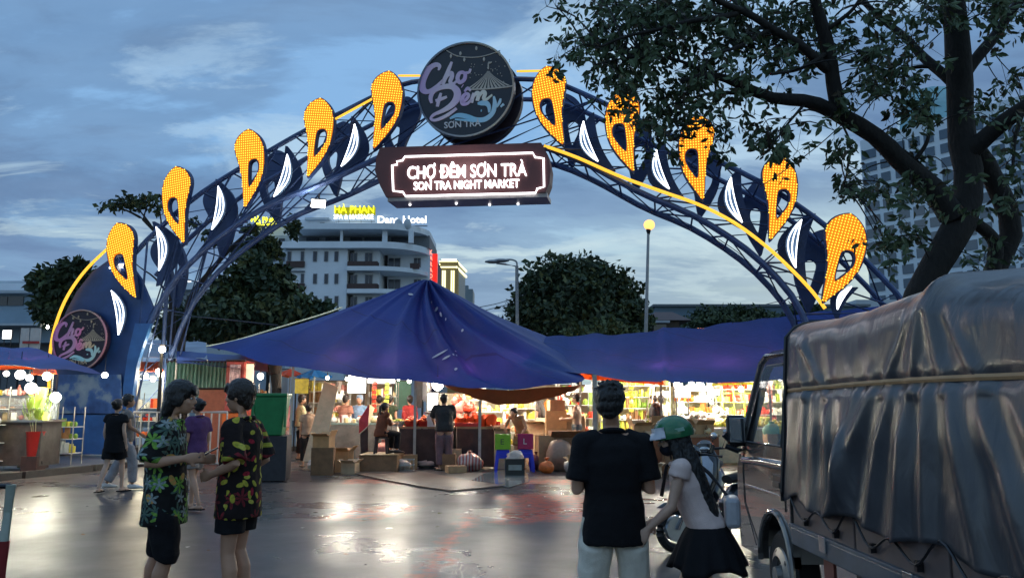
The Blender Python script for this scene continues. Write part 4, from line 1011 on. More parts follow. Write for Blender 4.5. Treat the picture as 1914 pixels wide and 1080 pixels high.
for i, (p, d, s, tw) in enumerate(leaves):
    if i in one:
        o = bpy.data.objects.new('leaf', lm); C.objects.link(o); o.parent = nt_; o.location = p - nt_.location; o.rotation_mode = 'QUATERNION'
        o.rotation_quaternion = d.to_track_quat('-Z', 'Y') @ Euler((0, 0, tw * 6.28)).to_quaternion(); o.scale = (s, s, s)
    else:
        o0_ = len(q.v); q.v += [tuple(v) for v in leaf_geo(p, d, s, tw)]; q.f += [tuple(k + o0_ for k in f) for f in LF]; mi = 0 if tw < .6 else (1 if tw < .93 else 2); q.m += [mi] * 6
build_leaves(q, 'foliage', LM, nt_, 'stuff')
# cables hanging through the tree
wire('dark cable hanging through the near tree towards the arch', [P(1420, 350, 16), P(1520, 280, 12), P(1640, 170, 10.5), P(1760, 60, 10)], .010)
wire('second dark cable slanting behind the near tree at the right edge', [P(1800, 360, 14), P(1914, 280, 12), P(1990, 200, 11)], .012)
# ---------------------------------------------------------------- tarpaulin canopies
def tarp_mat(name, front, back, tr):
    m, t, b = node_mat(name); nd = t.nodes; lk = t.links
    tc = nd.new('ShaderNodeTexCoord'); n = nd.new('ShaderNodeTexNoise'); n.inputs['Scale'].default_value = .8; n.inputs['Detail'].default_value = 6; lk.new(tc.outputs['Object'], n.inputs[0])
    geo = nd.new('ShaderNodeNewGeometry'); mx = nd.new('ShaderNodeMix'); mx.data_type = 'RGBA'
    mx.inputs[6].default_value = (*front, 1); mx.inputs[7].default_value = (*back, 1)
    s = nd.new('ShaderNodeSeparateXYZ'); lk.new(geo.outputs['Normal'], s.inputs[0])
    lk.new(geo.outputs['Backfacing'], mx.inputs[0])
    mm = nd.new('ShaderNodeMix'); mm.data_type = 'RGBA'; mm.blend_type = 'MULTIPLY'; mm.inputs[0].default_value = 1
    r = nd.new('ShaderNodeValToRGB'); r.color_ramp.elements[0].position = .3; r.color_ramp.elements[0].color = (.75, .75, .78, 1); r.color_ramp.elements[1].position = .7; r.color_ramp.elements[1].color = (1.2, 1.2, 1.15, 1)
    lk.new(n.outputs[0], r.inputs[0]); lk.new(mx.outputs[2], mm.inputs[6]); lk.new(r.outputs[0], mm.inputs[7])
    sx = nd.new('ShaderNodeSeparateXYZ'); lk.new(tc.outputs['Object'], sx.inputs[0]); fr = nd.new('ShaderNodeMath'); fr.operation = 'MULTIPLY_ADD'; fr.inputs[1].default_value = .55; lk.new(sx.outputs[0], fr.inputs[0]); lk.new(sx.outputs[1], fr.inputs[2])
    f2 = nd.new('ShaderNodeMath'); f2.operation = 'PINGPONG'; f2.inputs[1].default_value = 1.1; lk.new(fr.outputs[0], f2.inputs[0]); f3 = nd.new('ShaderNodeMath'); f3.operation = 'LESS_THAN'; f3.inputs[1].default_value = .018; lk.new(f2.outputs[0], f3.inputs[0])
    sm_ = nd.new('ShaderNodeMix'); sm_.data_type = 'RGBA'; sm_.blend_type = 'MULTIPLY'; sm_.inputs[7].default_value = (.55, .55, .6, 1); lk.new(f3.outputs[0], sm_.inputs[0]); lk.new(mm.outputs[2], sm_.inputs[6])
    lk.new(sm_.outputs[2], b.inputs['Base Color']); b.inputs['Roughness'].default_value = .5; b.inputs['Specular IOR Level'].default_value = .22
    n2 = nd.new('ShaderNodeTexNoise'); n2.inputs['Scale'].default_value = 5; n2.inputs['Detail'].default_value = 4; n2.inputs['Distortion'].default_value = 1.2; lk.new(tc.outputs['Object'], n2.inputs[0])
    bp = nd.new('ShaderNodeBump'); bp.inputs['Strength'].default_value = .4; bp.inputs['Distance'].default_value = .03; lk.new(n2.outputs[0], bp.inputs['Height']); lk.new(bp.outputs[0], b.inputs['Normal'])
    tl = nd.new('ShaderNodeBsdfTranslucent'); tl.inputs[0].default_value = (*tr, 1); ad = nd.new('ShaderNodeAddShader')
    lk.new(b.outputs[0], ad.inputs[0]); lk.new(tl.outputs[0], ad.inputs[1]); lk.new(ad.outputs[0], nd['Material Output'].inputs[0]); return m
M_TARP = tarp_mat('blue_tarpaulin', (.012, .040, .21), (.42, .10, .03), (.0022, .0008, .006))
M_TARP2 = tarp_mat('blue_tarpaulin_bright', (.022, .065, .26), (.42, .10, .03), (.004, .0015, .008))
M_ORTARP = tarp_mat('orange_tarpaulin', (.70, .10, .02), (.60, .12, .03), (.30, .04, .005))
M_PATCH = mat('white_repair_tape', (.55, .58, .62), .5, var=.1)
M_WPOLE = mat('pale_steel_pole', (.42, .42, .38), .4, metal=.4, var=.2)
def sheet(fn, nu, nv, m, name, par, smooth=True):
    b = MB(); b.grid(fn, nu, nv); o_ = par.location if par else V((0, 0, 0))
    me = bpy.data.meshes.new(name); me.from_pydata([(v[0] - o_.x, v[1] - o_.y, v[2] - o_.z) for v in b.v], [], b.f); me.materials.append(m)
    if smooth: me.shade_smooth()
    # outside of the cloth faces up / out
    if sum(p.normal.z * p.area for p in me.polygons) < 0: me.flip_normals()
    o = bpy.data.objects.new(name, me); C.objects.link(o); o.parent = par; return o
can = thing('blue_canopy', 'large peaked blue tarpaulin canopy with a sagging front edge in the middle of the market', 'canopy', V((-1.5, 24, 0)))
AP = P(800, 520, 24.6)
Ed = [P(385, 648, 22.6), P(450, 663, 21.8), P(520, 680, 21.3), P(620, 697, 20.9), P(700, 706, 20.6), (P(780, 711, 20.4)), P(850, 718, 20.2), P(910, 725, 20.1), P(960, 727, 20.1), P(1020, 722, 20.2), P(1090, 716, 20.4), P(1075, 690, 22.5), P(1045, 655, 25), P(1020, 629, 27.4), P(930, 640, 31), P(780, 650, 33), P(600, 655, 31), P(450, 652, 26.5), P(385, 648, 22.6)]
Es = resample(bez(Ed, 8), 161)
idx = lambda p: min(range(161), key=lambda i: (Es[i] - p).length)
HI0, HI1 = idx(P(820, 714, 20.3)), idx(P(1090, 716, 20.4))
def cano(u, v):
    e = Es[int(round(u * 160))]; t = v
    p = AP.lerp(e, .02 + .98 * t)
    fr = 1 if e.y < 24 else .6
    sag = .42 * sin(pi * t) ** 1.2 * fr
    nz = noise.noise(V((u * 22, t * .7, 0))) * .22 * t * (1 - .35 * t) + noise.noise(V((u * 60, t * 1.5, 3))) * .055 * t
    # two heavy creases run from the peak to the front right corner
    cr = 0
    for uc, am, wd in ((.165, .16, .007), (.195, -.20, .008), (.215, .26, .008), (.235, -.22, .007), (.258, .24, .009), (.29, -.18, .010), (.32, .14, .012), (.10, .07, .006), (.05, .06, .006)):
        cr += 1.5 * am * math.exp(-((u - uc + .05 * (1 - t)) / (wd * (1.2 - .5 * t))) ** 2) * max(0, sin(pi * min(1, t))) ** .5
    # bulging pocket near the sagging corner
    pk = .22 * math.exp(-((u - .22) / .03) ** 2 - ((t - .82) / .12) ** 2)
    cr *= 1.0
    return p + V((0, -.35 * cr, -sag * .45 + nz * .7 + cr * .55 - pk))
can_sheet = sheet(cano, 160, 30, M_TARP, 'tarpaulin', can)
# hanging underside strip that shows orange brown below the blue edge
M_HEM = mat('brown_orange_underside', (.24, .07, .025), .6, var=.25, scale=2)
f0, f1 = HI0, HI1
def hem(u, v):
    k = f0 + u * (f1 - f0); e = Es[int(k)].lerp(Es[int(k) + 1], k - int(k)); return e + V((0, .10 + .25 * v, -.02 - v * .36 * sin(pi * u) ** .8 * (1 + .15 * noise.noise(V((u * 9, 0, 0))))))
sheet(hem, 50, 3, M_HEM, 'underside_flap', can)
def pole(par, p, z1, r=.03, m=None, lean=(0, 0)):
    MB().tube([V((p[0] + lean[0], p[1] + lean[1], 0)), V((p[0], p[1], z1))], r, 8).build('pole', m or M_WPOLE, par, smooth=True)
for px, Y, y1 in ((776, 20.75, 706), (1112, 20.6, 700), (545, 21.5, 678), (897, 20.5, 740), (886, 23.5, 730)):
    p = P(px, 760, Y); pole(can, (p.x, p.y), P(px, y1, Y).z, .035 if px != 1112 else .06)
pp = P(800, 760, 24.6); pole(can, (pp.x, pp.y), AP.z - .05, .05)
b = MB()   # patches and tape marks on the sheet
def patch_on(px, py, wpx, hpx, ang, Yg):
    c = P(px, py, Yg); k = Yg / FPX; R = Euler((radians(58), 0, 0)).to_matrix() @ Matrix.Rotation(ang, 3, 'Z'); return c, (wpx * k, hpx * k, .012), R
import mathutils.bvhtree as BT
tm = can_sheet.data; bvh = BT.BVHTree.FromPolygons([v.co + can.location for v in tm.vertices], [tuple(p.vertices) for p in tm.polygons])
for (x, y, w, h, an) in ((768, 552, 9, 4, -.6), (808, 566, 4, 4, 0), (818, 578, 7, 8, -.8), (826, 588, 5, 9, .5), (835, 597, 3, 4, 0), (866, 618, 5, 4, -.3), (822, 663, 38, 3, .06), (836, 669, 17, 3, .05), (846, 664, 4, 3, 0), (850, 658, 3, 4, 0), (852, 666, 3, 3, 0), (853, 691, 6, 5, .3)):
    d = ray(x, y).normalized(); hit = bvh.ray_cast(EYE, d)
    if hit[0] is None: continue
    k = hit[3] / FPX; nrm = hit[1] if hit[1].dot(d) < 0 else -hit[1]; ux = V((cos(an), 0, sin(an))); ux = (ux - nrm * ux.dot(nrm)).normalized(); uy = nrm.cross(ux)
    c = hit[0] + nrm * .035; q = MB(); n_ = 7; pl = [(cos(2 * pi * i / n_) * w * k * .62 * RND.uniform(.75, 1.1), sin(2 * pi * i / n_) * h * k * .8 * RND.uniform(.75, 1.1)) for i in range(n_)]
    q.slab(pl, .006, lambda u, v, w_: c + ux * u + uy * v + nrm * w_); q.build('tape_patch', M_PATCH, can)
MB().tube(bez([P(385, 647, 22.6), P(440, 636, 22.9), P(520, 612, 23.4), P(600, 588, 23.8), P(640, 574, 24)], 6), .02, 5).build('edge_rope', emis('rope_pale', (.55, .6, .45), .25), can)
# right canopy
can2 = thing('blue_canopy', 'long low blue tarpaulin canopy on the right running behind the covered truck', 'canopy', V((5, 23, 0)))
T0 = [P(1020, 629, 25.8), P(1110, 626, 25.8), P(1200, 620, 25.6), P(1340, 607, 25.4), P(1440, 595, 25.2), P(1560, 580, 25), P(1760, 560, 25)]
B0 = [P(972, 682, 21.0), P(1080, 698, 21.0), P(1180, 710, 21.0), P(1270, 716, 21.2), P(1390, 714, 21.4), P(1500, 708, 21.8), P(1760, 700, 22)]
Ts = resample(bez(T0, 8), 101); Bs = resample(bez(B0, 8), 101)
def can2f(u, v):
    k = int(round(u * 100)); p = Ts[k].lerp(Bs[k], v)
    cr = 0
    for uc, am, wd in ((.30, .22, .010), (.13, .14, .02), (.06, -.10, .012), (.55, .10, .02), (.22, -.07, .015)): cr += am * math.exp(-((u - uc - .03 * v) / wd) ** 2)
    return p + V((0, -cr * sin(pi * min(1, v * .9 + .1)) * .7, -.30 * sin(pi * v) + .10 * noise.noise(V((u * 14, v * 1.2, 5))) * (1 - .5 * v) + cr * .3))
sheet(can2f, 100, 20, M_TARP, 'tarpaulin', can2)
sheet(lambda u, v: Ts[int(round(u * 100))] + V((0, .05 + 4.5 * v, -.05 - 1.2 * v - .2 * sin(pi * v))), 100, 6, M_TARP, 'rear_slope', can2)
sheet(lambda u, v: Bs[8 + int(u * 8)].lerp(P(1092, 716, 20.6), v) if False else (P(972, 683, 21.05).lerp(P(1085, 700, 21.1), u) + V((0, .05, -v * .24 * sin(pi * (.15 + .85 * u))))), 12, 3, mat('dark_purple_underside', (.03, .015, .05), .6, var=.2), 'underside_flap', can2)
for px, Y, y1 in ((1500, 21.9, 700), (1270, 24.5, 700), (1440, 22.2, 706), (1040, 24.5, 660)):
    p = P(px, 760, Y); pole(can2, (p.x, p.y), P(px, y1, Y).z)
ot = thing('orange_canopy', 'narrow strip of bright orange tarpaulin hanging between the two blue canopies', 'canopy', P(1130, 705, 22.2))
sheet(lambda u, v: P(1075 + 165 * u, 697 + 14 * u, 22.4).lerp(P(1082 + 158 * u, 708 + 11 * u, 21.9), v) + V((0, 0, .02 * noise.noise(V((u * 8, v, 0))))), 16, 4, M_ORTARP, 'tarpaulin', ot)
for px in (1085, 1236): pole(ot, (P(px, 760, 22.2).x, 22.2), P(px, 706, 22.2).z)
yt = thing('yellow_canopy', 'thin bright yellow green canopy edge lit from below near the truck cab', 'canopy', P(1400, 716, 26))
sheet(lambda u, v: P(1330 + 160 * u, 712 - 3 * u, 27).lerp(P(1330 + 160 * u, 720 - 4 * u, 25), v), 10, 3, tarp_mat('yellow_tarpaulin', (.45, .5, .03), (.5, .55, .04), (.25, .3, .02)), 'tarpaulin', yt)
for px in (1335, 1480): pole(yt, (P(px, 760, 26).x, 26), P(px, 715, 26).z)

# ---------------------------------------------------------------- bulbs
M_BULB = emis('bulb_light', (1, .96, .84), 22)
BULBS = [
 (818, 718, 20.9, 34, 150, 'largest white bulb glowing just left of the man in dark clothes at the canopy edge'),
 (850, 722, 23.0, 14, 50, 'small white bulb just right of the largest bulb over the red baskets'),
 (878, 728, 24.0, 16, 60, 'white bulb over the pile of bright fruit in the middle'),
 (765, 712, 24.5, 12, 50, 'white bulb beside the pale canopy pole near the woman in red'),
 (745, 708, 27, 9, 35, 'tiny white bulb above the teal wall'),
 (612, 706, 25, 10, 50, 'white bulb right of the blue market parasol'),
 (648, 708, 26, 9, 45, 'white bulb left of the bright white light board'),
 (487, 703, 26, 18, 80, 'white bulb above the green wheeled bin'),
 (925, 745, 24, 8, 60, 'little bulb over the yellow goods behind the shirtless worker'),
 (1062, 735, 25, 8, 45, 'little bulb above the shirtless man walking'),
 (1130, 716, 24, 14, 70, 'left white bulb of the pair above the man in black'),
 (1150, 718, 24.5, 14, 60, 'right white bulb of the pair above the man in black'),
 (1265, 718, 23.5, 18, 110, 'left bulb of the bright row under the right canopy'),
 (1292, 717, 24.0, 15, 110, 'middle bulb of the bright row under the right canopy'),
 (1313, 719, 24.6, 9, 80, 'small reddish bulb ending the bright row under the right canopy'),
 (1385, 727, 24.6, 16, 120, 'white bulb over the yellow green goods near the truck mirror'),
 (1430, 735, 25, 9, 70, 'small bulb between the red hanging goods and the truck windscreen'),
 (1330, 752, 23.4, 9, 130, 'bulb hanging low over the brilliant white table'),
]
for px, py, Y, rpx, en, lb in BULBS:
    p = P(px, py, Y); r = max(.035, rpx * .5 * Y / FPX * .62)
    t = thing('hanging_bulb', lb, 'bulb', p, 0, 'lit bulbs under the canopies')
    MB().ell((0, 0, 0), (r, r, r * 1.1), 12, 8).build('bulb', M_BULB, t, smooth=True, world=False)
    MB().lathe([(.022, 0), (.026, .05), (.012, .08), (.005, .09)], (0, 0, r * 1.0), 8).tube([(0, 0, r + .05), (0, 0, r + .35)], .006, 4).build('socket', M_DARKM, t, world=False)
    point_light('bulb_glow', p, en * 1.6, (1, .93, .78) if py < 726 or px < 1200 else (1, .95, .70), .10, t)
# added lamps, unseen behind the canopy edges, to brighten the tables and boxes
for i, (px, Y, z, en, lb) in enumerate(((640, 21.8, 2.55, 130, 'added unseen bulb under the left part of the big canopy above the cardboard boxes'), (735, 21.6, 2.35, 150, 'added unseen bulb under the big canopy above the seated woman'), (870, 21.5, 2.25, 130, 'added unseen bulb under the big canopy above the tall orange baskets'), (955, 21.7, 2.2, 170, 'added unseen bulb under the sagging canopy edge above the shirtless worker'), (1050, 22.2, 2.35, 170, 'added unseen bulb under the gap between the canopies above the pink lit boxes'), (1235, 23.2, 2.35, 170, 'added unseen bulb under the right canopy above the brown table'), (1360, 23.4, 2.35, 200, 'added unseen bulb under the right canopy above the yellow green heaps'), (1460, 23.4, 2.35, 150, 'added unseen bulb under the right canopy behind the truck cab'))):
    p = V((P(px, 760, Y).x, Y, z)); t = thing('hanging_bulb', lb, 'bulb', p, 0, 'added bulbs hidden inside the canopies')
    MB().ell((0, 0, 0), .05, 10, 7).build('bulb', M_BULB, t, smooth=True, world=False); MB().tube([(0, 0, .04), (0, 0, .4)], .006, 4).build('cord', M_DARKM, t, world=False)
    point_light('bulb_glow', p, en * 1.4, (1, .90, .72), .08, t)
# light boards
M_LBOARD = emis('white_light_board', (1, .98, .92), 2.2)
def lboard(x0, y0, x1, y1, Y, label, en=80, m=None):
    a = P(x0, y0, Y); e = P(x1, y1, Y); c = (a + e) / 2; t = thing('light_board', label, 'light', V((c.x, Y, 0)))
    MB().box((0, 0, c.z), (e.x - a.x, .05, a.z - e.z)).build('light_panel', m or M_LBOARD, t, world=False)
    MB().box((0, .06, c.z), (e.x - a.x + .06, .05, a.z - e.z + .06)).build('frame', M_DARKM, t, world=False)
    MB().tube([((e.x - a.x) * .4, .09, 0), ((e.x - a.x) * .4, .09, c.z)], .02, 6).tube([(-(e.x - a.x) * .4, .09, 0), (-(e.x - a.x) * .4, .09, c.z)], .02, 6).build('stand', M_DARKM, t, world=False)
    if en: point_light('board_glow', V((c.x, Y - .3, c.z)), en * .22, (1, .97, .9), .3)
lboard(652, 697, 683, 734, 27, 'square white light board left of the long one above the man in blue', 120)
lboard(688, 702, 738, 716, 27.5, 'long low white light board above the woman with the blue top', 120)
lboard(800, 734, 818, 766, 23, 'upright white light board just left of the man in dark clothes', 70)
lboard(1262, 728, 1290, 742, 25.5, 'white light board over the brilliant white table', 60)
lboard(1322, 722, 1345, 738, 26.5, 'second white light board right of the row of bulbs', 60)
lboard(6, 617, 20, 633, 40, 'square white lamp on the wall of the left building', 30)
for x, y, Y, lb in ((88, 611, 40, 'small white lamp under the awning of the left building'), (303, 653, 24, 'warm lamp on a dark post right of the blue arch leg'), (362, 594, 60, 'small greenish lamp behind the rope of the slim tree')):
    p = P(x, y, Y); t = thing('wall_lamp', lb, 'lamp', p)
    MB().ell((0, 0, 0), .10 if Y < 50 else .15, 10, 6).build('lamp_glass', M_BULB, t, smooth=True, world=False); MB().box((0, .1, .12), (.14, .2, .05)).build('bracket', M_DARKM, t, world=False)
    if x == 303: MB().tube([V((p.x, Y, 0)), V((p.x, Y, p.z))], .05, 8).build('post', M_DARKM, t); point_light('post_glow', p + V((0, -.3, 0)), 60, (1, .8, .45), .1)

# ---------------------------------------------------------------- left: parasols and snack stall
def parasol(label, c, rx, ry, z, h, m, rz=0.0, drop_=.10, sides=8, pz=None):
    t = thing('parasol', label, 'parasol', V((c[0], c[1], 0)), rz)
    b = MB(); vs = [(0, 0, z + h)]; fs = []; K = 5
    for k in range(1, K + 1):
        f = k / K
        for i in range(sides * 4):
            a = 2 * pi * i / (sides * 4); s = abs(((i / 4) % 1) - .5) * 2; rr = f * (1 - .07 * (1 - s))
            vs.append((cos(a) * rx * rr, sin(a) * ry * rr, z + h * (1 - f ** 1.15) - .07 * (1 - s) * f))
    n = sides * 4
    for i in range(n): fs.append((0, 1 + i, 1 + (i + 1) % n))
    for k in range(K - 1):
        for i in range(n): a = 1 + k * n + i; e = 1 + k * n + (i + 1) % n; fs.append((a, a + n, e + n, e))
    me = bpy.data.meshes.new('canopy'); me.from_pydata(vs, [], fs); me.materials.append(m); me.shade_smooth(); me.set_sharp_from_angle(angle=radians(20))
    if sum(p.normal.z for p in me.polygons) < 0: me.flip_normals()
    o = bpy.data.objects.new('canopy', me); C.objects.link(o); o.parent = t
    MB().tube([(0, 0, 0), (0, 0, z + h + .08)], .022, 8).build('pole', M_WPOLE, t, world=False)
    for i in range(sides):
        a = 2 * pi * (i + .0) / sides; MB().tube([(0, 0, z + h - .05), (cos(a) * rx * .98, sin(a) * ry * .98, z - .03)], .007, 4).build('rib', M_DARKM, t, world=False)
    MB().lathe([(.24, 0), (.24, .1), (.05, .14)], (0, 0, 0), 12).build('base', M_KERB, t, world=False); return t
c = P(85, 690, 16.5)
parasol('bright blue market parasol seen under the left half of the big canopy', (P(588, 700, 28).x, 28), .62, .62, 2.60, .25, tarp_mat('azure_parasol', (.02, .22, .70), (.02, .2, .6), (.01, .10, .3)), .1)
parasol('small orange parasol behind the bright blue market parasol', (P(542, 700, 30).x, 30), .60, .6, 2.70, .25, M_ORTARP)
# faint stall roofs left (pale tarpaulins)
M_PALE = tarp_mat('pale_tarpaulin', (.30, .36, .46), (.3, .34, .42), (.05, .06, .07))
def roof(label, pa, pb, pc, pd, m, name='stall_roof', legs=(0, 1, 2, 3), cat='canopy'):
    pts = [P(*pa), P(*pb), P(*pc), P(*pd)]; t = thing(name, label, cat, V((pts[3].x, pts[3].y, 0)))
    def f(u, v):
        p = pts[0].lerp(pts[1], u).lerp(pts[3].lerp(pts[2], u), v); return p + V((0, 0, -.12 * sin(pi * v) * sin(pi * u) + .05 * noise.noise(p * 2)))
    sheet(f, 14, 6, m, 'tarpaulin', t)
    if legs:
        for p in [pts[i] for i in legs]: MB().tube([V((p.x, p.y, 0)), p], .025, 6).build('pole', M_WPOLE, t)
    return t
roof('pale blue tarpaulin roof right of the blue arch leg', (268, 634, 30), (385, 640, 30), (388, 672, 25), (262, 668, 25), M_PALE)
roof('low blue tarpaulin roof above the green corrugated panel', (330, 655, 27), (520, 668, 26), (525, 697, 22.5), (330, 678, 22.5), M_TARP2)
roof('red tarpaulin roof over the lamps right of the arch leg', (262, 676, 27), (300, 676, 27), (306, 694, 24.5), (258, 694, 24.5), M_ORTARP)
for i, (x, y) in enumerate(((272, 702), (286, 708), (300, 700), (296, 694))):
    p = P(x, y, 24.8); t = thing('hanging_bulb', ['lowest', 'second lowest', 'right', 'topmost'][i] + ' warm bulb of the cluster under the small red roof by the arch leg', 'bulb', p, 0, 'bulbs under the small red roof')
    MB().ell((0, 0, 0), .085, 10, 7).build('bulb', M_BULB, t, smooth=True, world=False); MB().tube([(0, 0, .08), (0, 0, .35)], .008, 4).build('cord', M_DARKM, t, world=False)
point_light('cluster_glow', P(285, 702, 24.2), 140, (1, .88, .6), .2)
roof('blue canopy sloping down to a point in front of the blue arch leg', (-150, 640, 19), (70, 652, 18.5), (192, 698, 15.8), (-150, 672, 14.5), M_TARP2, legs=(0, 3))
roof('orange canopy at the left edge under the blue one', (-150, 655, 20), (-10, 652, 19.5), (66, 690, 16.8), (-150, 694, 15.6), M_ORTARP, legs=(0, 3))
roof('small orange canopy flap behind the amber strip of the arch leg', (62, 684, 20), (100, 684, 20), (108, 699, 18), (58, 699, 18), M_ORTARP, legs=(1,))
# snack stall, plants, lamps
M_GLASS = mat('cabinet_glass', (.75, .8, .8), .05, trans=.0, alpha=.28, var=0, spec=.9)
M_ALU = mat('aluminium', (.45, .46, .46), .3, metal=.9, var=.1)
M_REDPL = mat('red_plastic', (.45, .025, .02), .35, var=.1)
st = thing('snack_cart', 'steel snack cart with a glass display cabinet under the left canopies', 'cart', V((P(20, 760, 18.8).x, 18.8, .13)))
sx, sy = st.location.x, st.location.y
b = MB(); b.box((0, 0, .55), (1.9, .8, .9)); b.build('cart_body', mat('cart_steel_dirty', (.08, .075, .07), .5, metal=.3, var=.4, scale=4), st, world=False)
MB().box((0, 0, 1.02), (2.0, .9, .04)).build('counter', M_ALU, st, world=False)
MB().box((.2, 0, 1.28), (1.35, .6, .46)).build('cabinet_glass', M_GLASS, st, world=False)
b = MB()
for x in (-.49, .89):
    for y in (-.31, .31): b.box((x, y, 1.28), (.03, .03, .5))
for y in (-.31, .31): b.box((.2, y, 1.53), (1.4, .03, .03)); b.box((.2, y, 1.27), (1.4, .02, .02))
b.build('cabinet_frame', M_ALU, st, world=False)
for k in range(9):
    MB().ell((-.3 + .13 * k, -.1 + .1 * (k % 3), 1.09 + .20 * (k % 2)), (.07, .06, .04), 8, 5).build('snack', mat('fried_snack' , (.35, .17, .05), .6) if k == 0 else bpy.data.materials['fried_snack'], st, world=False)
st.scale = (1.05, 1, 1.08)
for x in (-.8, .8):
    MB().tube([(x, -.3 - .02, .16), (x, -.3 + .02, .16)], .16, 14).build('wheel', M_DARKM, st, world=False)
M_WRAILB = mat('white_bucket', (.6, .6, .56), .4)
def plant_pot(px, py, label, h, hue):
    g = V((P(px, 760, 18.9).x, 18.9 + (py - 866) * .1, .13)); g.z += .32; t = thing('vegetable_bucket', label, 'bucket', g); t.scale = (1.0, 1.0, 1.1); MB().box((0, 0, -.16), (.5, .5, .32)).build('box_stand', M_BROWN, t, world=False)
    MB().lathe([(.20, 0), (.27, .52), (.29, .55), (.26, .55), (.24, .50)], (0, 0, 0), 18).build('bucket', M_REDPL if px > 80 else M_WRAILB, t, smooth=True, world=False)
    q = MB(); rs = np.random.RandomState(px)
    for k in range(46):
        a = rs.rand() * 6.28; r0 = rs.rand() * .2; tl = h * (.6 + .5 * rs.rand()); r1 = r0 + .16 + .2 * rs.rand()
        p0 = V((cos(a) * r0, sin(a) * r0, .45)); p1 = V((cos(a) * (r0 + r1) / 2, sin(a) * (r0 + r1) / 2, .45 + tl * .6)); p2 = V((cos(a) * r1, sin(a) * r1, .45 + tl))
        d = (p2 - p1).normalized(); s = d.cross(V((0, 0, 1))).normalized() * (.05 + .03 * rs.rand())
        q.tube([p0, p1], [.012, .008], 4, 1); o = len(q.v)
        q.add([p1, p1.lerp(p2, .5) + s, p2, p1.lerp(p2, .5) - s], [(0, 1, 2, 3)], 0)
    q.build('leafy_greens', [mat('leafy_' + str(px), hue, .5, var=.4), mat('stalk_' + str(px), (.45, .5, .3), .5)], t, world=False); return t
pq_ = plant_pot(90, 862, 'red bucket full of tall yellow green leafy stalks beside the snack cart', .95, (.30, .45, .06)); pq_.scale = (.72, .72, 1.0)
pp_ = plant_pot(72, 868, 'white bucket of pale stalks closest to the glass cabinet', .65, (.30, .34, .14)); pp_.scale = (.6, .6, .95)
for (x, y, Y, r, e, lb) in ((58, 725, 18.2, .12, 420, 'big round white lamp above the snack cart counter'), (104, 742, 18.4, .11, 420, 'bright lamp shining on the leafy greens in the red bucket'), (38, 700, 17.5, .10, 40, 'left bulb of the row under the blue parasol'), (55, 706, 17.8, .07, 30, 'middle bulb of the row under the blue parasol'), (88, 703, 17.6, .09, 40, 'right bulb of the row under the blue parasol'), (196, 701, 20, .07, 30, 'single white bulb against the blue arch leg'), (12, 698, 18, .06, 25, 'small bulb at the left edge under the orange parasol')):
    p = P(x, y, Y); t = thing('hanging_bulb', lb, 'bulb', p, 0, 'bulbs of the snack stall')
    MB().ell((0, 0, 0), r, 12, 8).build('bulb', M_BULB, t, smooth=True, world=False); MB().tube([(0, 0, r * .8), (0, 0, r + .4)], .008, 4).build('cord', M_DARKM, t, world=False)
    point_light('stall_glow', p, e, (1, .97, .75), .12, t)
t = thing('wooden_plank', 'short pale plank lying on the pavement below the snack cart', 'plank', V((G(55, 874, .15).x, G(55, 874, .15).y, .15)), .15)
MB().box((0, 0, .03), (.50, .10, .05)).build('plank', mat('pale_plank', (.45, .40, .26), .7, var=.2), t, world=False)
# steel barrier with red and white posts, foreground left
br = thing('crowd_barrier', 'red and white steel barrier post with rails at the bottom left edge of the street', 'barrier', V((P(34, 760, 5.2).x, 5.2, 0)))
M_RW = mat('barrier_red', (.22, .02, .02), .4, var=.2); M_WW = mat('barrier_white', (.34, .38, .32), .4, var=.15)
bx = br.location.x; zr = P(20, 1010, 5.2).z; zt = P(34, 905, 5.2).z
MB().tube([(-.035, 0, 0), (-.015, 0, zr)], .035, 12).build('lower_post', M_RW, br, smooth=True, world=False)
MB().tube([(-.015, 0, zr), (0, 0, zt)], .030, 12).build('upper_post', M_WW, br, smooth=True, world=False)
MB().tube([(-1.8, .0, zt - .02), (0, 0, zt - .01)], .018, 8).build('top_rail', M_DARKM, br, smooth=True, world=False)
MB().tube([(-1.8, 0, zr), (-.03, 0, zr)], .022, 8).build('lower_rail', M_RW, br, smooth=True, world=False)
MB().box((-.95, .03, zr / 2 - .02), (1.74, .012, zr - .2)).build('panel', M_WW, br, world=False)
for x in (-.035, -1.8): MB().box((x, 0, .02), (.06, .5, .04)).build('foot', M_RW, br, world=False)

# ---------------------------------------------------------------- left middle: panels, booth, bin, rails
def panel(label, x0, y0, x1, y1, Y, m, name='panel', cat='panel', corr=0, th=.05, to_ground=False, d=0):
    a = P(x0, y0, Y); e = P(x1, y1, Y); z0 = 0 if to_ground else e.z; c = V(((a.x + e.x) / 2, Y, 0)); t = thing(name, label, cat, c)
    w = e.x - a.x; b = MB()
    if corr:
        n = int(w / corr) * 4
        fn = lambda u, v: V((-w / 2 + w * u, .03 * sin(u * n * pi / 2), z0 + (a.z - z0) * v)); b.grid(fn, n * 2, 1)
    else: b.box((0, d / 2, (a.z + z0) / 2), (w, max(th, d), a.z - z0))
    b.build('sheet', m, t, world=False, smooth=bool(corr), sharp=180)
    if z0 > .3: 
        for s in (-1, 1): MB().tube([(s * w * .47, .06 + d, 0), (s * w * .47, .06 + d, z0 + .3)], .03, 6).build('post', M_DARKM, t, world=False)
    MB().box((0, .03, a.z), (w + .06, .06, .06)).build('top_rail', M_BROWN, t, world=False)
    return t
panel('green corrugated panel with pale streaks above the orange container', 312, 676, 424, 742, 23.5, mat('green_corrugated', (.15, .30, .22), .35, var=.6, scale=3, stretch=(6, 1, .6), coat=.4), 'corrugated_panel', corr=.11)
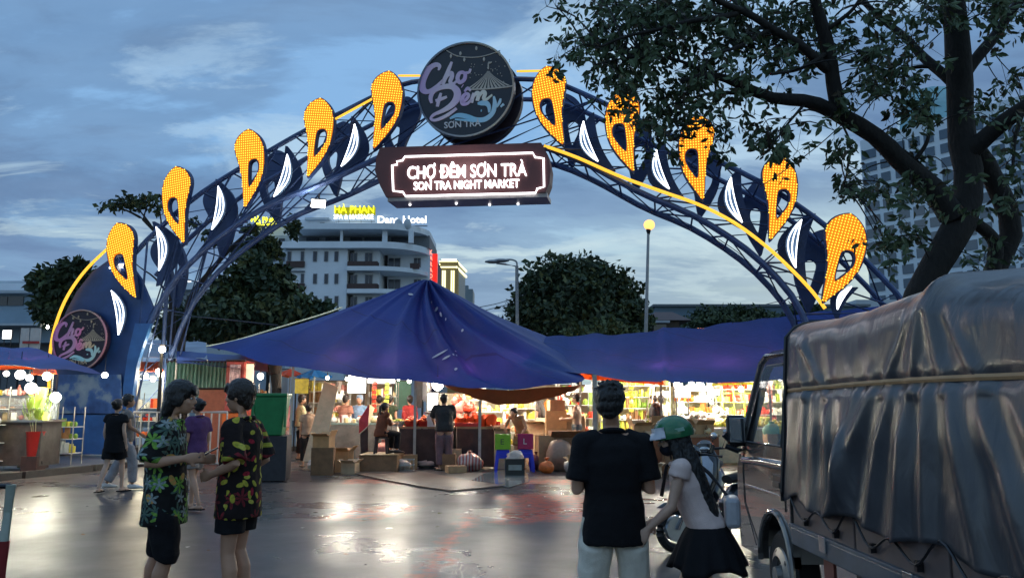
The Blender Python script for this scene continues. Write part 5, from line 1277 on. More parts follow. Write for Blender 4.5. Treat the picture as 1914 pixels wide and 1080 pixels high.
panel('faded orange red container below the green panel', 372, 726, 430, 800, 23.2, mat('orange_container', (.42, .11, .05), .6, var=.2), 'container', 'container', to_ground=True, d=1.2)
bo = panel('narrow red booth with a wrinkled silvery door right of the green panel', 424, 674, 452, 780, 22.8, mat('red_booth', (.55, .07, .05), .5, var=.2), 'booth', 'booth', to_ground=True, d=.9)
a = P(429, 681, 22.7); e = P(447, 722, 22.7)
MB().box(((a.x + e.x) / 2 - bo.location.x, -.04, (a.z + e.z) / 2), (e.x - a.x, .03, a.z - e.z)).build('door_foil', mat('silver_pink_foil', (.60, .36, .34), .25, metal=.4, var=.6, scale=6, stretch=(5, 1, .5), bump=1.0, bscale=14), bo, world=False)
panel('bright white lit advertising column beside the red booth', 461, 680, 472, 735, 23, mat('cream_lit_panel', (.7, .66, .5), .5, emit=(1, .9, .6), es=.8, var=.1), 'sign_column', 'sign')
panel('bright orange crate stack in front of the red booth', 416, 770, 448, 800, 21.5, mat('vivid_orange', (.80, .14, .01), .45, var=.15), 'crate_stack', 'crate', to_ground=True, d=.6)
rl = thing('barrier_rail', 'white tubular railing behind the two men in patterned shirts', 'railing', V((P(340, 760, 19).x, 19, 0)))
a = P(250, 770, 19); e = P(425, 770, 19); b = MB(); z1 = a.z
M_WRAIL = mat('white_rail_paint', (.55, .52, .48), .4, var=.1)
MB().tube([V((a.x, 19, z1)), V((e.x, 19, z1))], .03, 8).build('top_rail', M_WRAIL, rl); MB().tube([V((a.x, 19, .25)), V((e.x, 19, .25))], .025, 8).build('bottom_rail', M_WRAIL, rl)
n = 13
for i in range(n): x = a.x + (e.x - a.x) * i / (n - 1); MB().tube([V((x, 19, .0 if i % 4 == 0 else .25)), V((x, 19, z1))], .020, 6).build('upright', M_WRAIL, rl)
# green wheeled bin
gbn = thing('wheeled_bin', 'large green wheeled bin standing behind the man in the yellow spotted shirt', 'bin', V((P(508, 760, 17.5).x, 17.5, 0)), .12)
M_GBIN = mat('green_bin_plastic', (.02, .22, .07), .4, var=.15); zt = P(508, 738, 17.5).z
b = MB(); vs = [(-.27, -.25, .95), (.27, -.25, .95), (.27, .25, .95), (-.27, .25, .95), (-.34, -.32, zt - .04), (.34, -.32, zt - .04), (.34, .32, zt - .04), (-.34, .32, zt - .04)]
b.add(vs, [(0, 1, 2, 3), (0, 4, 5, 1), (1, 5, 6, 2), (2, 6, 7, 3), (3, 7, 4, 0), (4, 7, 6, 5)]); b.build('body', M_GBIN, gbn, world=False, bevel=.02)
MB().box((0, 0, zt), (.74, .70, .07)).build('lid', M_GBIN, gbn, world=False, bevel=.02)
for s in (-.32, .32): MB().box((s * 1.05, -.30, zt - .35), (.05, .05, .65)).build('rib', M_GBIN, gbn, world=False)
MB().box((0, 0, .48), (.8, .7, .92)).build('cart', mat('dark_cart', (.03, .03, .035), .6, var=.3), gbn, world=False)
# dark tree trunk like post under the canopy
dp = thing('dark_post', 'thick dark wrapped post under the left part of the big canopy', 'post', V((P(517, 760, 22).x, 22, 0)))
MB().tube([V((P(517, 760, 22).x, 22, 0)), P(517, 725, 22), P(514, 674, 22)], [.16, .13, .17], 10).build('post', M_BARK, dp, smooth=True)
MB().tube([P(514, 700, 22), P(514, 678, 22)], .19, 10).build('wrapping', M_DARKM, dp)

# ---------------------------------------------------------------- stalls
def table(label, x0, x1, ytop, Y, mtop, mcloth, depth=.9, grp=None, skirt=True, th=.05):
    a = P(x0, ytop, Y); e = P(x1, ytop, Y); c = V(((a.x + e.x) / 2, Y + depth / 2, 0)); w = e.x - a.x; z = a.z
    t = thing('market_table', label, 'table', c, 0, grp)
    MB().box((0, 0, z - th / 2), (w, depth, th)).build('tabletop', mtop, t, world=False)
    if skirt:
        n = max(8, int(w / .12))
        b = MB(); b.grid(lambda u, v: V((-w / 2 + .02 + (w - .04) * u, -depth / 2 + .01 - .025 * sin(u * n) * (1 - v) - .01 * noise.noise(V((u * 9, v, Y))), .04 + (z - th - .045) * v)), n * 3, 3)
        for s in (-1, 1): b.grid(lambda u, v: V((s * (w / 2 - .015), -depth / 2 + .03 + (depth - .05) * u, .04 + (z - th - .045) * v)), 4, 1)
        b.build('cloth_skirt', mcloth, t, world=False, smooth=True, sharp=180)
    for s in (-1, 1):
        for q_ in (-1, 1): MB().tube([(s * (w / 2 - .06), q_ * (depth / 2 - .06), 0), (s * (w / 2 - .06), q_ * (depth / 2 - .06), z - th)], .02, 6).build('leg', M_DARKM, t, world=False)
    return t, z, c, w
M_DCLOTH = mat('dark_table_cloth', (.055, .036, .034), .8, var=.4, scale=3)
M_BCLOTH = mat('brown_table_cloth', (.22, .075, .03), .7, var=.3, scale=3)
M_WOODT = mat('worn_table_top', (.28, .19, .10), .5, var=.3, scale=5)
M_WTOP = mat('white_table_top', (.7, .7, .66), .4, var=.08)
M_CARD = mat('cardboard', (.50, .29, .14), .8, var=.18, scale=5)
M_CARD2 = mat('cardboard_light', (.62, .43, .26), .8, var=.15, scale=5)
M_CARDD = mat('cardboard_dark', (.24, .13, .065), .8, var=.25, scale=5)
def card_box(label, px, py, Y, w, d, h, m, rz=0.0, z0=None, open_=True, name='cardboard_box'):
    base = P(px, py, Y); z = 0 if z0 is None else z0
    t = thing(name, label, 'box', V((base.x, Y, z)), rz, 'cardboard boxes around the stalls')
    th = .008; b = MB(); b.box((0, -d / 2 + th / 2, h / 2), (w, th, h)); b.box((0, d / 2 - th / 2, h / 2), (w, th, h)); b.box((-w / 2 + th / 2, 0, h / 2), (th, d - 2 * th, h)); b.box((w / 2 - th / 2, 0, h / 2), (th, d - 2 * th, h)); b.box((0, 0, th / 2), (w - 2 * th, d - 2 * th, th))
    if not open_: b.box((0, 0, h - .006), (w - 2 * th, d - 2 * th, th))
    b.build('box', m, t, world=False)
    if open_:
        for (s, ax) in ((-1, 'y'), (1, 'y'), (-1, 'x'), (1, 'x')):
            an = RND.uniform(.3, 1.2); fl = (d if ax == 'x' else w) ; L_ = min(w, d) * .42
            if ax == 'y': R = Matrix.Rotation(s * an, 3, 'X'); cc = V((0, s * d / 2, h)) + R @ V((0, s * L_ / 2, 0)) if False else V((0, s * (d / 2 + cos(an) * L_ / 2), h + sin(an) * L_ / 2)); MB().box(cc, (w * .97, L_, .006), R=Matrix.Rotation(s * an, 3, 'X')).build('flap', m, t, world=False)
            else: cc = V((s * (w / 2 + cos(an) * L_ / 2), 0, h + sin(an) * L_ / 2)); MB().box(cc, (L_, d * .97, .006), R=Matrix.Rotation(-s * an, 3, 'Y')).build('flap', m, t, world=False)
    else: MB().box((0, 0, h + .002), (w * .98, .05, .003)).build('tape', M_CARD2, t, world=False)
    return t
def heap(par, c, r, h, n, size, m, seed, name='goods', shape=(1, 1, 1), kind='stuff'):
    rs = np.random.RandomState(seed); q = MB()
    for k in range(n):
        a = rs.rand() * 6.28; f = sqrt(rs.rand()); z = h * (1 - f ** 1.6) * (.55 + .45 * rs.rand())
        s = size * (.8 + .4 * rs.rand()); R = Euler(tuple(rs.rand(3) * 3)).to_matrix()
        q.ell(V(c) + V((cos(a) * f * r[0], sin(a) * f * r[1], z + s * .5)), (s * shape[0], s * shape[1], s * shape[2]), 6, 4, R=R, m=k % (len(m) if isinstance(m, list) else 1))
    o = q.build(name, m, par, world=False, smooth=True, sharp=180)
    if kind: o['kind'] = kind
    return o
def basket(label, px, Y, z, w, m, goods, seed, gs=.04, n=40, dy=.25, cat='basket', name='fruit_basket', gh=.16, grp='baskets of goods on the front tables'):
    p = P(px, 760, Y); t = thing(name, label, cat, V((p.x, Y + dy, z)), 0, grp)
    MB().lathe([(w * .36, 0), (w * .5, .13), (w * .52, .14), (w * .48, .14), (w * .36, .02)], (0, 0, 0), 14).build('basket', m, t, smooth=True, world=False)
    heap(t, (0, 0, .08), (w * .42, w * .42), gh, n, gs, goods, seed, 'goods'); return t
M_REDF = mat('red_fruit', (.60, .05, .02), .35, var=.3, scale=9); M_ORF = mat('orange_fruit', (.75, .16, .03), .4, var=.3, scale=9)
M_GRNF = mat('green_fruit', (.20, .35, .05), .4, var=.3); M_YELF = mat('yellow_fruit', (.70, .60, .08), .4, var=.3); M_TANG = mat('brown_goods', (.25, .13, .05), .6, var=.4)
M_PINKB = mat('pink_bag', (.65, .25, .20), .4, var=.3, scale=6); M_WGOOD = mat('white_goods', (.8, .8, .72), .5, var=.08)
M_YG = mat('yellow_green_goods', (.50, .62, .06), .4, var=.2)
M_ORPL = mat('orange_red_plastic', (.70, .09, .02), .4, var=.12); M_WPL = mat('white_plastic', (.7, .7, .68), .4, var=.1)
T1 = table('long dark clothed produce table in front of the man in dark clothes', 745, 850, 797, 20.9, M_WOODT, M_DCLOTH)
T2 = table('dark clothed table with the orange baskets right of the man in dark clothes', 853, 935, 797, 20.9, M_WOODT, M_DCLOTH)
T3 = table('green topped table behind the leaning cardboard sheet', 600, 735, 790, 22.5, mat('greenish_table_top', (.14, .22, .22), .3, var=.2), mat('grey_table_cloth', (.10, .10, .10), .8, var=.3))
T4 = table('brown clothed table heaped with open boxes behind the couple', 1168, 1345, 812, 19.6, M_WOODT, M_BCLOTH, 1.1)
T5 = table('brilliantly lit white table under the right canopy', 1262, 1500, 800, 22.4, M_WTOP, mat('lit_table_cloth', (.6, .6, .4), .6), 1.6)
T6 = table('low table with pale wrapped boxes behind the man walking without a shirt', 1030, 1100, 812, 22.0, M_CARD2, M_CARD)
lbls = ['red basket furthest left on the dark table', 'red basket next to the pale canopy pole', 'red basket right in front of the man in dark clothes']
for i, px in enumerate((768, 792, 812)): basket(lbls[i], px, 20.9, T1[1], .42, M_REDPL, [M_REDF, M_ORF], i, .045, 36)
basket('basket of green limes beside the seated woman', 742, 21.0, T1[1], .36, M_WPL, [M_GRNF, M_YELF], 9, .03, 50, gh=.1)
for i, (px, lb) in enumerate(((860, 'leftmost tall orange basket right of the man in dark clothes'), (878, 'second tall orange basket from the man in dark clothes'), (896, 'third tall orange basket from the man in dark clothes'), (917, 'tall orange basket set apart at the end of the table'))):
    p = P(px, 760, 21.1); t = thing('orange_basket', lb, 'basket', V((p.x, 21.25, T2[1])), RND.uniform(-.3, .3), 'tall orange baskets on the dark table')
    b = MB(); n = 16; vs = []
    for k, (r, z) in enumerate(((.13, 0), (.15, .14), (.165, .26))):
        for j in range(n): a = 2 * pi * j / n; vs.append((cos(a) * r, sin(a) * r, z + (.06 * cos(2 * a + .6 * i) if k == 2 else 0)))
    for k, (r, z) in enumerate(((.150, .26), (.135, .14), (.12, .02))):
        for j in range(n): a = 2 * pi * j / n; vs.append((cos(a) * r, sin(a) * r, z + (.06 * cos(2 * a + .6 * i) if k == 0 else 0)))
    fs = [(k * n + j, k * n + (j + 1) % n, (k + 1) * n + (j + 1) % n, (k + 1) * n + j) for k in range(5) for j in range(n)]
    b.add(vs, fs); b.build('basket', M_ORPL, t, world=False, smooth=True); heap(t, (0, 0, .10), (.1, .1), .08, 14, .04, [M_REDF, M_ORF], 40 + i)
t = thing('red_tray', 'long low red tray in front of the tall orange baskets', 'tray', V((P(873, 760, 20.9).x, 21.0, T2[1]))); MB().box((0, 0, .05), (.62, .14, .1)).build('tray', M_REDPL, t, world=False, bevel=.01); MB().box((0, 0, .105), (.56, .10, .012)).build('filling', M_ORF, t, world=False)
# stacked pink bags/umbrella like goods on the right of the man
t = thing('bag_heap', 'heap of salmon pink bags under the bulbs behind the orange baskets', 'bags', V((P(862, 760, 23.2).x, 23.2, 0)))
MB().box((0, 0, .55), (1.1, .6, 1.1)).build('stand', M_DCLOTH, t, world=False); heap(t, (0, 0, 1.1), (.45, .25), .75, 26, .17, [M_PINKB, M_REDF], 4, 'bags', (1, .8, .6))
# bright goods shelf in the middle (yellow light)
def shelf(label, x0, x1, Y, zs, mats, seed, gsize=.06, dens=14, depth=.5, frame=M_WPOLE, top=None, shape=(1, 1, 1), grp='goods racks under the canopies'):
    a = P(x0, 760, Y); e = P(x1, 760, Y); w = e.x - a.x; t = thing('goods_rack', label, 'rack', V(((a.x + e.x) / 2, Y, 0)), 0, grp); h = top or zs[-1] + .5
    for s in (-1, 1):
        for q_ in (-1, 1): MB().tube([(s * w / 2, q_ * depth / 2, 0), (s * w / 2, q_ * depth / 2, h)], .016, 6).build('upright', frame, t, world=False)
    rs = np.random.RandomState(seed)
    for i, z in enumerate(zs):
        MB().box((0, 0, z), (w, depth, .02)).build('shelf', M_WTOP, t, world=False)
        q = MB()
        for k in range(int(w * dens)):
            x = -w / 2 + w * (k + .5) / int(w * dens); s = gsize * (.7 + .6 * rs.rand()); hh = s * (1 + rs.rand() * 1.2)
            m = (int(k / 4) + i + rs.randint(2)) % len(mats)
            if rs.rand() < .5: q.box((x, -depth * .25 + rs.rand() * .1, z + .012 + hh), (s * 1.3, s * 1.6, hh * 2), rz=rs.rand(), m=m)
            else: q.ell((x, -depth * .2 + rs.rand() * .1, z + s + .01), (s * shape[0], s * shape[1], s * 1.2 * shape[2]), 7, 5, m=m)
        o = q.build('goods', mats, t, world=False); o['kind'] = 'stuff'
    return t
shelf('rack of yellow lit packets behind the shirtless worker', 868, 950, 24.6, [.7, 1.05, 1.4, 1.75], [M_YELF, M_WGOOD, M_YG, M_TANG], 1, .06, 13)
shelf('rack of pale packets between the teal wall and the salmon bags', 955, 1010, 26.5, [.7, 1.1, 1.5], [M_WGOOD, M_TANG, M_YELF], 2, .07, 10)
shelf('long rack of yellow green packets left of the bright white table', 1120, 1250, 25.6, [.8, 1.15, 1.5, 1.85, 2.2], [M_YG, M_GRNF, M_YELF, M_WGOOD, M_TANG], 3, .07, 11)
shelf('rack of white boxes above the brilliant white table', 1262, 1330, 25.9, [1.0, 1.35, 1.7, 2.05], [M_WGOOD, M_WGOOD, M_YELF, M_ORF], 4, .08, 9)
shelf('rack of red and white hanging packets near the truck windscreen', 1335, 1475, 26.0, [.9, 1.3, 1.7, 2.1], [M_REDF, M_WGOOD, M_YG, M_PINKB, M_REDF], 5, .085, 9)
shelf('dim rack of clothes and bags behind the blue market parasol', 560, 650, 29.5, [.7, 1.2, 1.7, 2.1], [M_YELF, M_WGOOD, M_PINKB, M_TANG], 6, .09, 8)
shelf('rack with dark goods left of the green wheeled bin', 478, 506, 26, [.8, 1.3, 1.8], [M_TANG, M_REDF, M_WGOOD], 7, .07, 10)
# bright frames (steel pipe stalls) on the right
b_ = thing('stall_frame', 'yellow green pipe frame standing on the brilliant white table', 'frame', V((P(1385, 760, 23.8).x, 23.8, 0)))
M_YPIPE = mat('yellow_green_pipe', (.45, .5, .08), .4, var=.1); a = P(1360, 722, 23.8)
for x0, x1 in ((1350, 1350), (1372, 1372), (1392, 1392), (1418, 1418)):
    x = P(x0, 760, 23.8).x; MB().tube([(x, 23.8, 0), (x, 23.8, a.z)], .025, 6).build('pipe', M_YPIPE, b_)
for y in (735, 752, 772):
    p = P(1350, y, 23.8); e = P(1418, y, 23.8); MB().tube([p, e], .02, 6).build('crossbar', M_YPIPE, b_)
# white piles on the bright table
for i, (px, Y, r, h, m, lb) in enumerate(((1305, 23.2, .55, .42, M_WGOOD, 'big mound of white packets glowing under the bulbs'), (1345, 23.5, .42, .50, M_WGOOD, 'taller mound of white packets right of the big one'), (1365, 22.9, .50, .20, M_YG, 'flat heap of yellow green fruit on the bright table'), (1425, 23.0, .50, .20, M_YG, 'second heap of yellow green fruit close to the truck'), (1275, 22.9, .25, .22, M_WGOOD, 'small mound of white packets at the left end of the bright table'))):
    p = P(px, 760, Y); t = thing('goods_heap', lb, 'goods', V((p.x, Y, T5[1])), 0, 'heaps on the bright table')
    MB().lathe([(r * 1.02, 0), (r * 1.06, .04), (r, .03)], (0, 0, 0), 16).build('tray', M_WPL, t, world=False)
    heap(t, (0, 0, .03), (r, r * .7), h, 70, .075, [m, M_YELF if m is M_YG else m], 60 + i, 'packets', (1.2, 1, .6))
for i, (px, py, m, lb) in enumerate(((1462, 792, M_YELF, 'round yellow bag seen through the truck side window'), (1443, 800, mat('mint_bag', (.25, .55, .35), .5, var=.1), 'mint green bag seen through the truck side window'))):
    p = P(px, py, 21.8); t = thing('plastic_bag', lb, 'bag', V((p.x, 21.8, T5[1] - .3)), 0)
    MB().ell((0, 0, .25), (.26, .2, .2), 12, 8).lathe([(.05, .4), (.09, .5)], (0, 0, 0), 8).build('bag', m, t, smooth=True, world=False); MB().box((0, 0, -.28), (.4, .4, .9)).build('stand', M_CARD, t, world=False)
# boxes
CB = [
 ('large closed dark cardboard box left of the seated woman', 604, 868, 19.0, .50, .45, .62, M_CARDD, .1, None, False), ('brown cardboard box between the dark one and the seated woman', 640, 868, 19.8, .42, .4, .50, M_CARD, -.1, None, True),
 ('open cardboard box on the brown table left of the green helmet', 1198, 0, 20.0, .45, .4, .22, M_CARD, .2, 'T4', True), ('middle open cardboard box on the brown table with a high flap', 1238, 0, 20.1, .5, .4, .30, M_CARD, -.1, 'T4', True), ('light cardboard box standing highest on the brown table', 1268, 0, 20.2, .46, .35, .38, M_CARD2, .05, 'T4', False),
 ('low white topped tray box on the brown table', 1225, 0, 19.8, .5, .3, .08, M_CARD2, .0, 'T4', False), ('dark open cardboard box behind the green helmet', 1312, 0, 20.2, .5, .4, .24, M_CARD, .3, 'T4', True),
 ('pink lit cardboard box right of the shirtless worker', 1045, 0, 22.3, .6, .5, .34, M_CARD2, .1, 'T6', False), ('cardboard box on top beside the man walking', 1078, 0, 22.4, .5, .4, .40, M_CARD2, -.15, 'T6', True),
 ('dark wide open box behind the wrapped sack', 1062, 868, 20.6, .95, .6, .80, M_CARDD, .05, None, True), ('tall leaning cardboard box left of the wrapped sack', 1018, 868, 20.4, .40, .35, .85, M_CARD, .25, None, False),
 ('upright orange brown box behind the magenta stools', 1040, 868, 22.0, .55, .4, 1.45, M_CARD, .0, None, False), ('pale cardboard box under the bulbs behind the worker', 1002, 868, 22.5, .5, .4, 1.1, M_CARD2, -.1, None, True),
 ('closed box under the dark produce table', 836, 868, 20.3, .42, .35, .40, M_CARDD, .0, None, False), ('pale box with goods beside the lime green stools', 938, 868, 20.9, .4, .35, .95, M_CARD2, .1, None, True),
 ('cardboard box under the brown table behind the woman', 1260, 868, 19.2, .5, .3, .45, M_CARDD, .1, None, False), ('second cardboard box under the brown table', 1195, 868, 19.2, .45, .3, .5, M_CARD, -.1, None, False),
]
for lb, px, py, Y, w, d, h, m, rz, z0, op in CB:
    z = None if z0 is None else (T4[1] if z0 == 'T4' else T6[1]); card_box(lb, px, 868, Y, w, d, h, m, rz, z, op)
# leaning sheet of cardboard
ls = thing('cardboard_sheet', 'tall pale cardboard sheet leaning left of the white light boards', 'cardboard', V((P(590, 860, 20.6).x, 20.6, 0)))
pts = [P(566, 862, 20.4), P(603, 862, 20.4), P(632, 724, 21.2), P(606, 712, 21.2)]
b = MB(); b.add(pts + [p + V((0, .012, .004)) for p in pts], [(0, 1, 2, 3), (4, 7, 6, 5), (0, 4, 5, 1), (1, 5, 6, 2), (2, 6, 7, 3), (3, 7, 4, 0)]); b.build('sheet', M_CARD2, ls)
# red / cream board near the seated woman
rb = thing('folded_board', 'red and cream folded board beside the seated woman with a ponytail', 'board', V((P(690, 860, 20.8).x, 20.8, 0)))
def tri(pxs, Y, m, nm):
    pts = [P(x, y, Y + dy) for x, y, dy in pxs]; n = len(pts); b = MB(); b.add(pts + [p + V((0, .02, 0)) for p in pts], [tuple(range(n)), tuple(range(2 * n - 1, n - 1, -1))] + [(i, (i + 1) % n, n + (i + 1) % n, n + i) for i in range(n)]); b.build(nm, m, rb)
tri([(671, 784, 0), (690, 755, .1), (688, 795, 0), (671, 810, 0)], 20.8, mat('red_board', (.55, .04, .05), .5), 'red_face'); tri([(691, 755, .1), (700, 762, .3), (689, 795, 0)], 20.8, M_CARD2, 'cream_face'); tri([(673, 811, .05), (688, 797, .05), (688, 868, .05), (675, 868, .05)], 20.8, M_DCLOTH, 'stand')
# flattened cardboard on the wet ground
fc = thing('flattened_cardboard', 'large flattened cardboard sheet lying on the wet street before the stalls', 'cardboard', G(800, 900))
def gslab(pxs, z0, z1, m, nm, par):
    pts = [G(x, y) for x, y in pxs]; o = par.location; b = MB(); b.slab([(p.x - o.x, p.y - o.y) for p in pts], z1 - z0, lambda u, v, w: V((u, v, z0 + w + .03 * max(0, noise.noise(V((u * 1.3, v * .9, 2))))))); return b.build(nm, m, par, world=False)
M_WETC = mat('wet_cardboard', (.30, .20, .15), .35, var=.25, scale=2.5, coat=.5, bump=.5, bscale=9)
gslab([(637, 880), (700, 881), (760, 886), (797, 884), (835, 892), (880, 900), (942, 909), (895, 914), (843, 919), (780, 910), (710, 897)], .012, .03, M_WETC, 'sheet', fc)
fc2 = thing('plastic_sheet', 'shiny grey plastic sheet spread on the street below the lime green stools', 'sheet', G(910, 895))
gslab([(870, 905), (905, 886), (945, 878), (985, 885), (990, 900), (950, 912), (925, 905)], .006, .014, mat('grey_plastic_sheet', (.28, .29, .28), .15, var=.2, coat=.6, bump=.8, bscale=8), 'sheet', fc2)
# stools stacked
def stool_stack(label, px, Y, m1, m2, n1, n2, rz=0.0):
    p = P(px, 760, Y); t = thing('stool_stack', label, 'stools', V((p.x, Y, 0)), rz)
    for k in range(n1 + n2):
        z = k * .085; m = m1 if k < n1 else m2; q = MB(); h = .42
        for sx_ in (-1, 1):
            for sy_ in (-1, 1):
                b0 = V((sx_ * .17, sy_ * .16, z + .0)); b1 = V((sx_ * .12, sy_ * .12, z + h)); q.beam(b0, b1, .07, .03)
        q.box((0, 0, z + h + .012), (.30, .29, .03)); q.box((0, -.125, z + h - .04), (.27, .015, .09)); q.box((0, .125, z + h - .04), (.27, .015, .09))
        q.build('stool', m, t, world=False, bevel=.008)
    return t
M_BLU = mat('blue_plastic', (.02, .04, .55), .35, var=.1); M_LIME = mat('lime_plastic', (.20, .42, .02), .35, var=.1); M_MAG = mat('magenta_plastic', (.42, .02, .10), .35, var=.1)
stool_stack('stack of blue plastic stools with a lime green crate on top', 940, 19.6, M_BLU, M_BLU, 2, 0)
stool_stack('stack of blue plastic stools with a magenta crate on top', 982, 19.8, M_BLU, M_BLU, 2, 0, .15)
def crate(label, px, Y, z, m, mk, letter):
    p = P(px, 760, Y); t = thing('plastic_crate', label, 'crate', V((p.x, Y, z))); w, d, h = .36, .3, .36; b = MB()
    b.box((0, -d / 2, h / 2), (w, .02, h)); b.box((0, d / 2, h / 2), (w, .02, h)); b.box((-w / 2, 0, h / 2), (.02, d - .03, h)); b.box((w / 2, 0, h / 2), (.02, d - .03, h)); b.box((0, 0, .01), (w - .03, d - .03, .02)); b.build('crate', m, t, world=False, bevel=.006)
    text_on('letter', letter, mk, t, (-.05, -d / 2 - .012, .12), (1, 0, 0), (0, 0, 1), .08, .13, .006, wrld=False)
crate('lime green plastic crate on top of the left blue stools', 940, 19.6, .545, M_LIME, mat('dark_mark', (.03, .05, .03), .5), 'E'); crate('magenta plastic crate marked with a white letter on the right blue stools', 982, 19.8, .545, M_MAG, M_WPL, 'L')
# bin with bag
wb = thing('bagged_bin', 'dark open box bin with a pale bag in it in front of the blue stools', 'bin', V((G(962, 888).x, G(962, 888).y, 0)), .05)
b = MB(); w, h = .42, .38
for s in (-1, 1): b.box((s * w / 2, 0, h / 2), (.02, .34, h)); b.box((0, s * .17, h / 2), (w, .02, h))
b.box((0, 0, .01), (w - .03, .3, .02)); b.build('box', mat('black_crate', (.02, .022, .02), .5), wb, world=False)
def crumple(name, m, par, c, r, seed, amp=.25, nu=20, nv=14):
    b = MB(); b.ell((0, 0, 0), r, nu, nv); rr = []
    for v in b.v:
        v = V(v); n_ = noise.noise(V((v.x / r[0], v.y / r[1], v.z / r[2])) * 1.8 + V((seed, 0, 0))) + .5 * noise.noise(V((v.x / r[0], v.y / r[1], v.z / r[2])) * 4.5 + V((seed, 7, 0)))
        rr.append(tuple(V(c) + v * (1 + amp * n_)))
    b.v = rr; return b.build(name, m, par, world=False, smooth=True, sharp=180)
M_PBAG = mat('pale_plastic_bag', (.55, .45, .38), .3, var=.2, coat=.3, bump=.6, bscale=10); crumple('bag', M_PBAG, wb, (0, 0, h + .03), (.21, .16, .15), 3)
MB().box((0, -.19, .19), (.30, .01, .12)).build('printed_label', mat('label_grey', (.25, .27, .24), .5), wb, world=False)
def bag(label, px, py, r, m, seed, knot=True, amp=.25):
    g = G(px, py); t = thing('plastic_bag', label, 'bag', V((g.x, g.y, 0)), 0, 'bags left on the ground')
    crumple('bag', m, t, (0, 0, r[2] * .93), r, seed, amp)
    if knot: MB().lathe([(.03, 0), (.02, .04), (.07, .10)], (0, 0, r[2] * 1.75), 8).build('knot', m, t, world=False)
    return t
M_STRIPE, t_, b__ = node_mat('red_white_striped_bag'); wv = t_.nodes.new('ShaderNodeTexWave'); wv.inputs['Scale'].default_value = 4; wv.inputs['Distortion'].default_value = 1.5
tcc = t_.nodes.new('ShaderNodeTexCoord'); t_.links.new(tcc.outputs['Object'], wv.inputs[0]); rr_ = t_.nodes.new('ShaderNodeValToRGB'); rr_.color_ramp.elements[0].color = (.48, .10, .07, 1); rr_.color_ramp.elements[1].color = (.60, .46, .40, 1); rr_.color_ramp.elements[0].position = .35; rr_.color_ramp.elements[1].position = .6
t_.links.new(wv.outputs[0], rr_.inputs[0]); t_.links.new(rr_.outputs[0], b__.inputs['Base Color']); b__.inputs['Roughness'].default_value = .35
bag('red and white striped bag on the ground left of the stools', 878, 880, (.32, .22, .22), M_STRIPE, 1, True, .3)
bag('big pale brown wrapped sack standing on the ground left of the man in black', 1047, 880, (.34, .28, .40), mat('brown_sack', (.36, .22, .15), .45, var=.2, bump=.7, bscale=8), 2, False, .10)
bag('dark olive rubbish bag behind the striped bag', 898, 868, (.26, .22, .38), mat('olive_bag', (.09, .085, .06), .4, var=.3), 5, False, .3)
bag('clear bag with bottles below the seated woman', 628, 878, (.28, .18, .16), mat('clear_red_bag', (.35, .10, .08), .2, var=.6, scale=5), 6, False, .2)
bag('salmon coloured bag of food before the seated woman', 716, 872, (.24, .2, .34), M_PINKB, 7, True, .2)
bag('white carrier bag lying under the dark table', 800, 874, (.34, .2, .12), M_PBAG, 8, False, .3)
# low wire crates under text
for i, (px, lb) in enumerate(((690, 'left grey wire crate on the ground in front of the seated woman'), (750, 'right grey wire crate on the ground under the produce table'))):
    g = G(px, 880); t = thing('wire_crate', lb, 'crate', V((g.x, g.y, 0)), .05 * i)
    for z in (.02, .15, .28): 
        b = MB(); 
        for s in (-1, 1): b.box((0, s * .17, z), (.62, .015, .015)); b.box((s * .305, 0, z), (.015, .32, .015))
        b.build('hoop', M_ALU, t, world=False)
    for k in range(7):
        for s in (-1, 1): MB().box((-.3 + .1 * k, s * .17 - .012 * s, .15), (.010, .010, .28)).build('bar', M_ALU, t, world=False)
    crumple('contents', [M_DCLOTH, M_PBAG][i], t, (0, 0, .15), (.24, .13, .12), i)
# striped cloth, drapes and walls at the far side of the market
panel('teal wall panel behind the woman in red', 738, 712, 768, 765, 30, mat('teal_panel', (.14, .36, .28), .6, var=.1), 'wall_panel')
panel('pale grey wall panel right of the woman in red', 790, 714, 806, 750, 30.5, M_WALL, 'wall_panel'); panel('dark doorway panel between the teal and pale walls', 776, 712, 789, 762, 30.3, M_REC, 'wall_panel')
panel('tall dark blue sheet behind the parasol in the market', 505, 690, 536, 760, 31, M_BLW, 'wall_panel'); panel('yellow hanging sheet under the bright blue parasol', 552, 708, 576, 735, 29, M_YELF, 'hanging_sheet', 'sheet')
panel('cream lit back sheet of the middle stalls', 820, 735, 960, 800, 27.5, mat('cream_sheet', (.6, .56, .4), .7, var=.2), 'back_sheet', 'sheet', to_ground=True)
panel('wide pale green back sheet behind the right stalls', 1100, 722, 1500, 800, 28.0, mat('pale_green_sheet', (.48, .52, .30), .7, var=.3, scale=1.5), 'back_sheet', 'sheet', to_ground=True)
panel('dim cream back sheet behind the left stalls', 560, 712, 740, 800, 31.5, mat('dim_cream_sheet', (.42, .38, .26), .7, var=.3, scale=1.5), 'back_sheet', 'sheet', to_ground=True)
panel('shadowy back sheet behind the bending worker', 960, 720, 1100, 800, 29.5, mat('mixed_sheet', (.30, .27, .20), .7, var=.5, scale=2), 'back_sheet', 'sheet', to_ground=True)
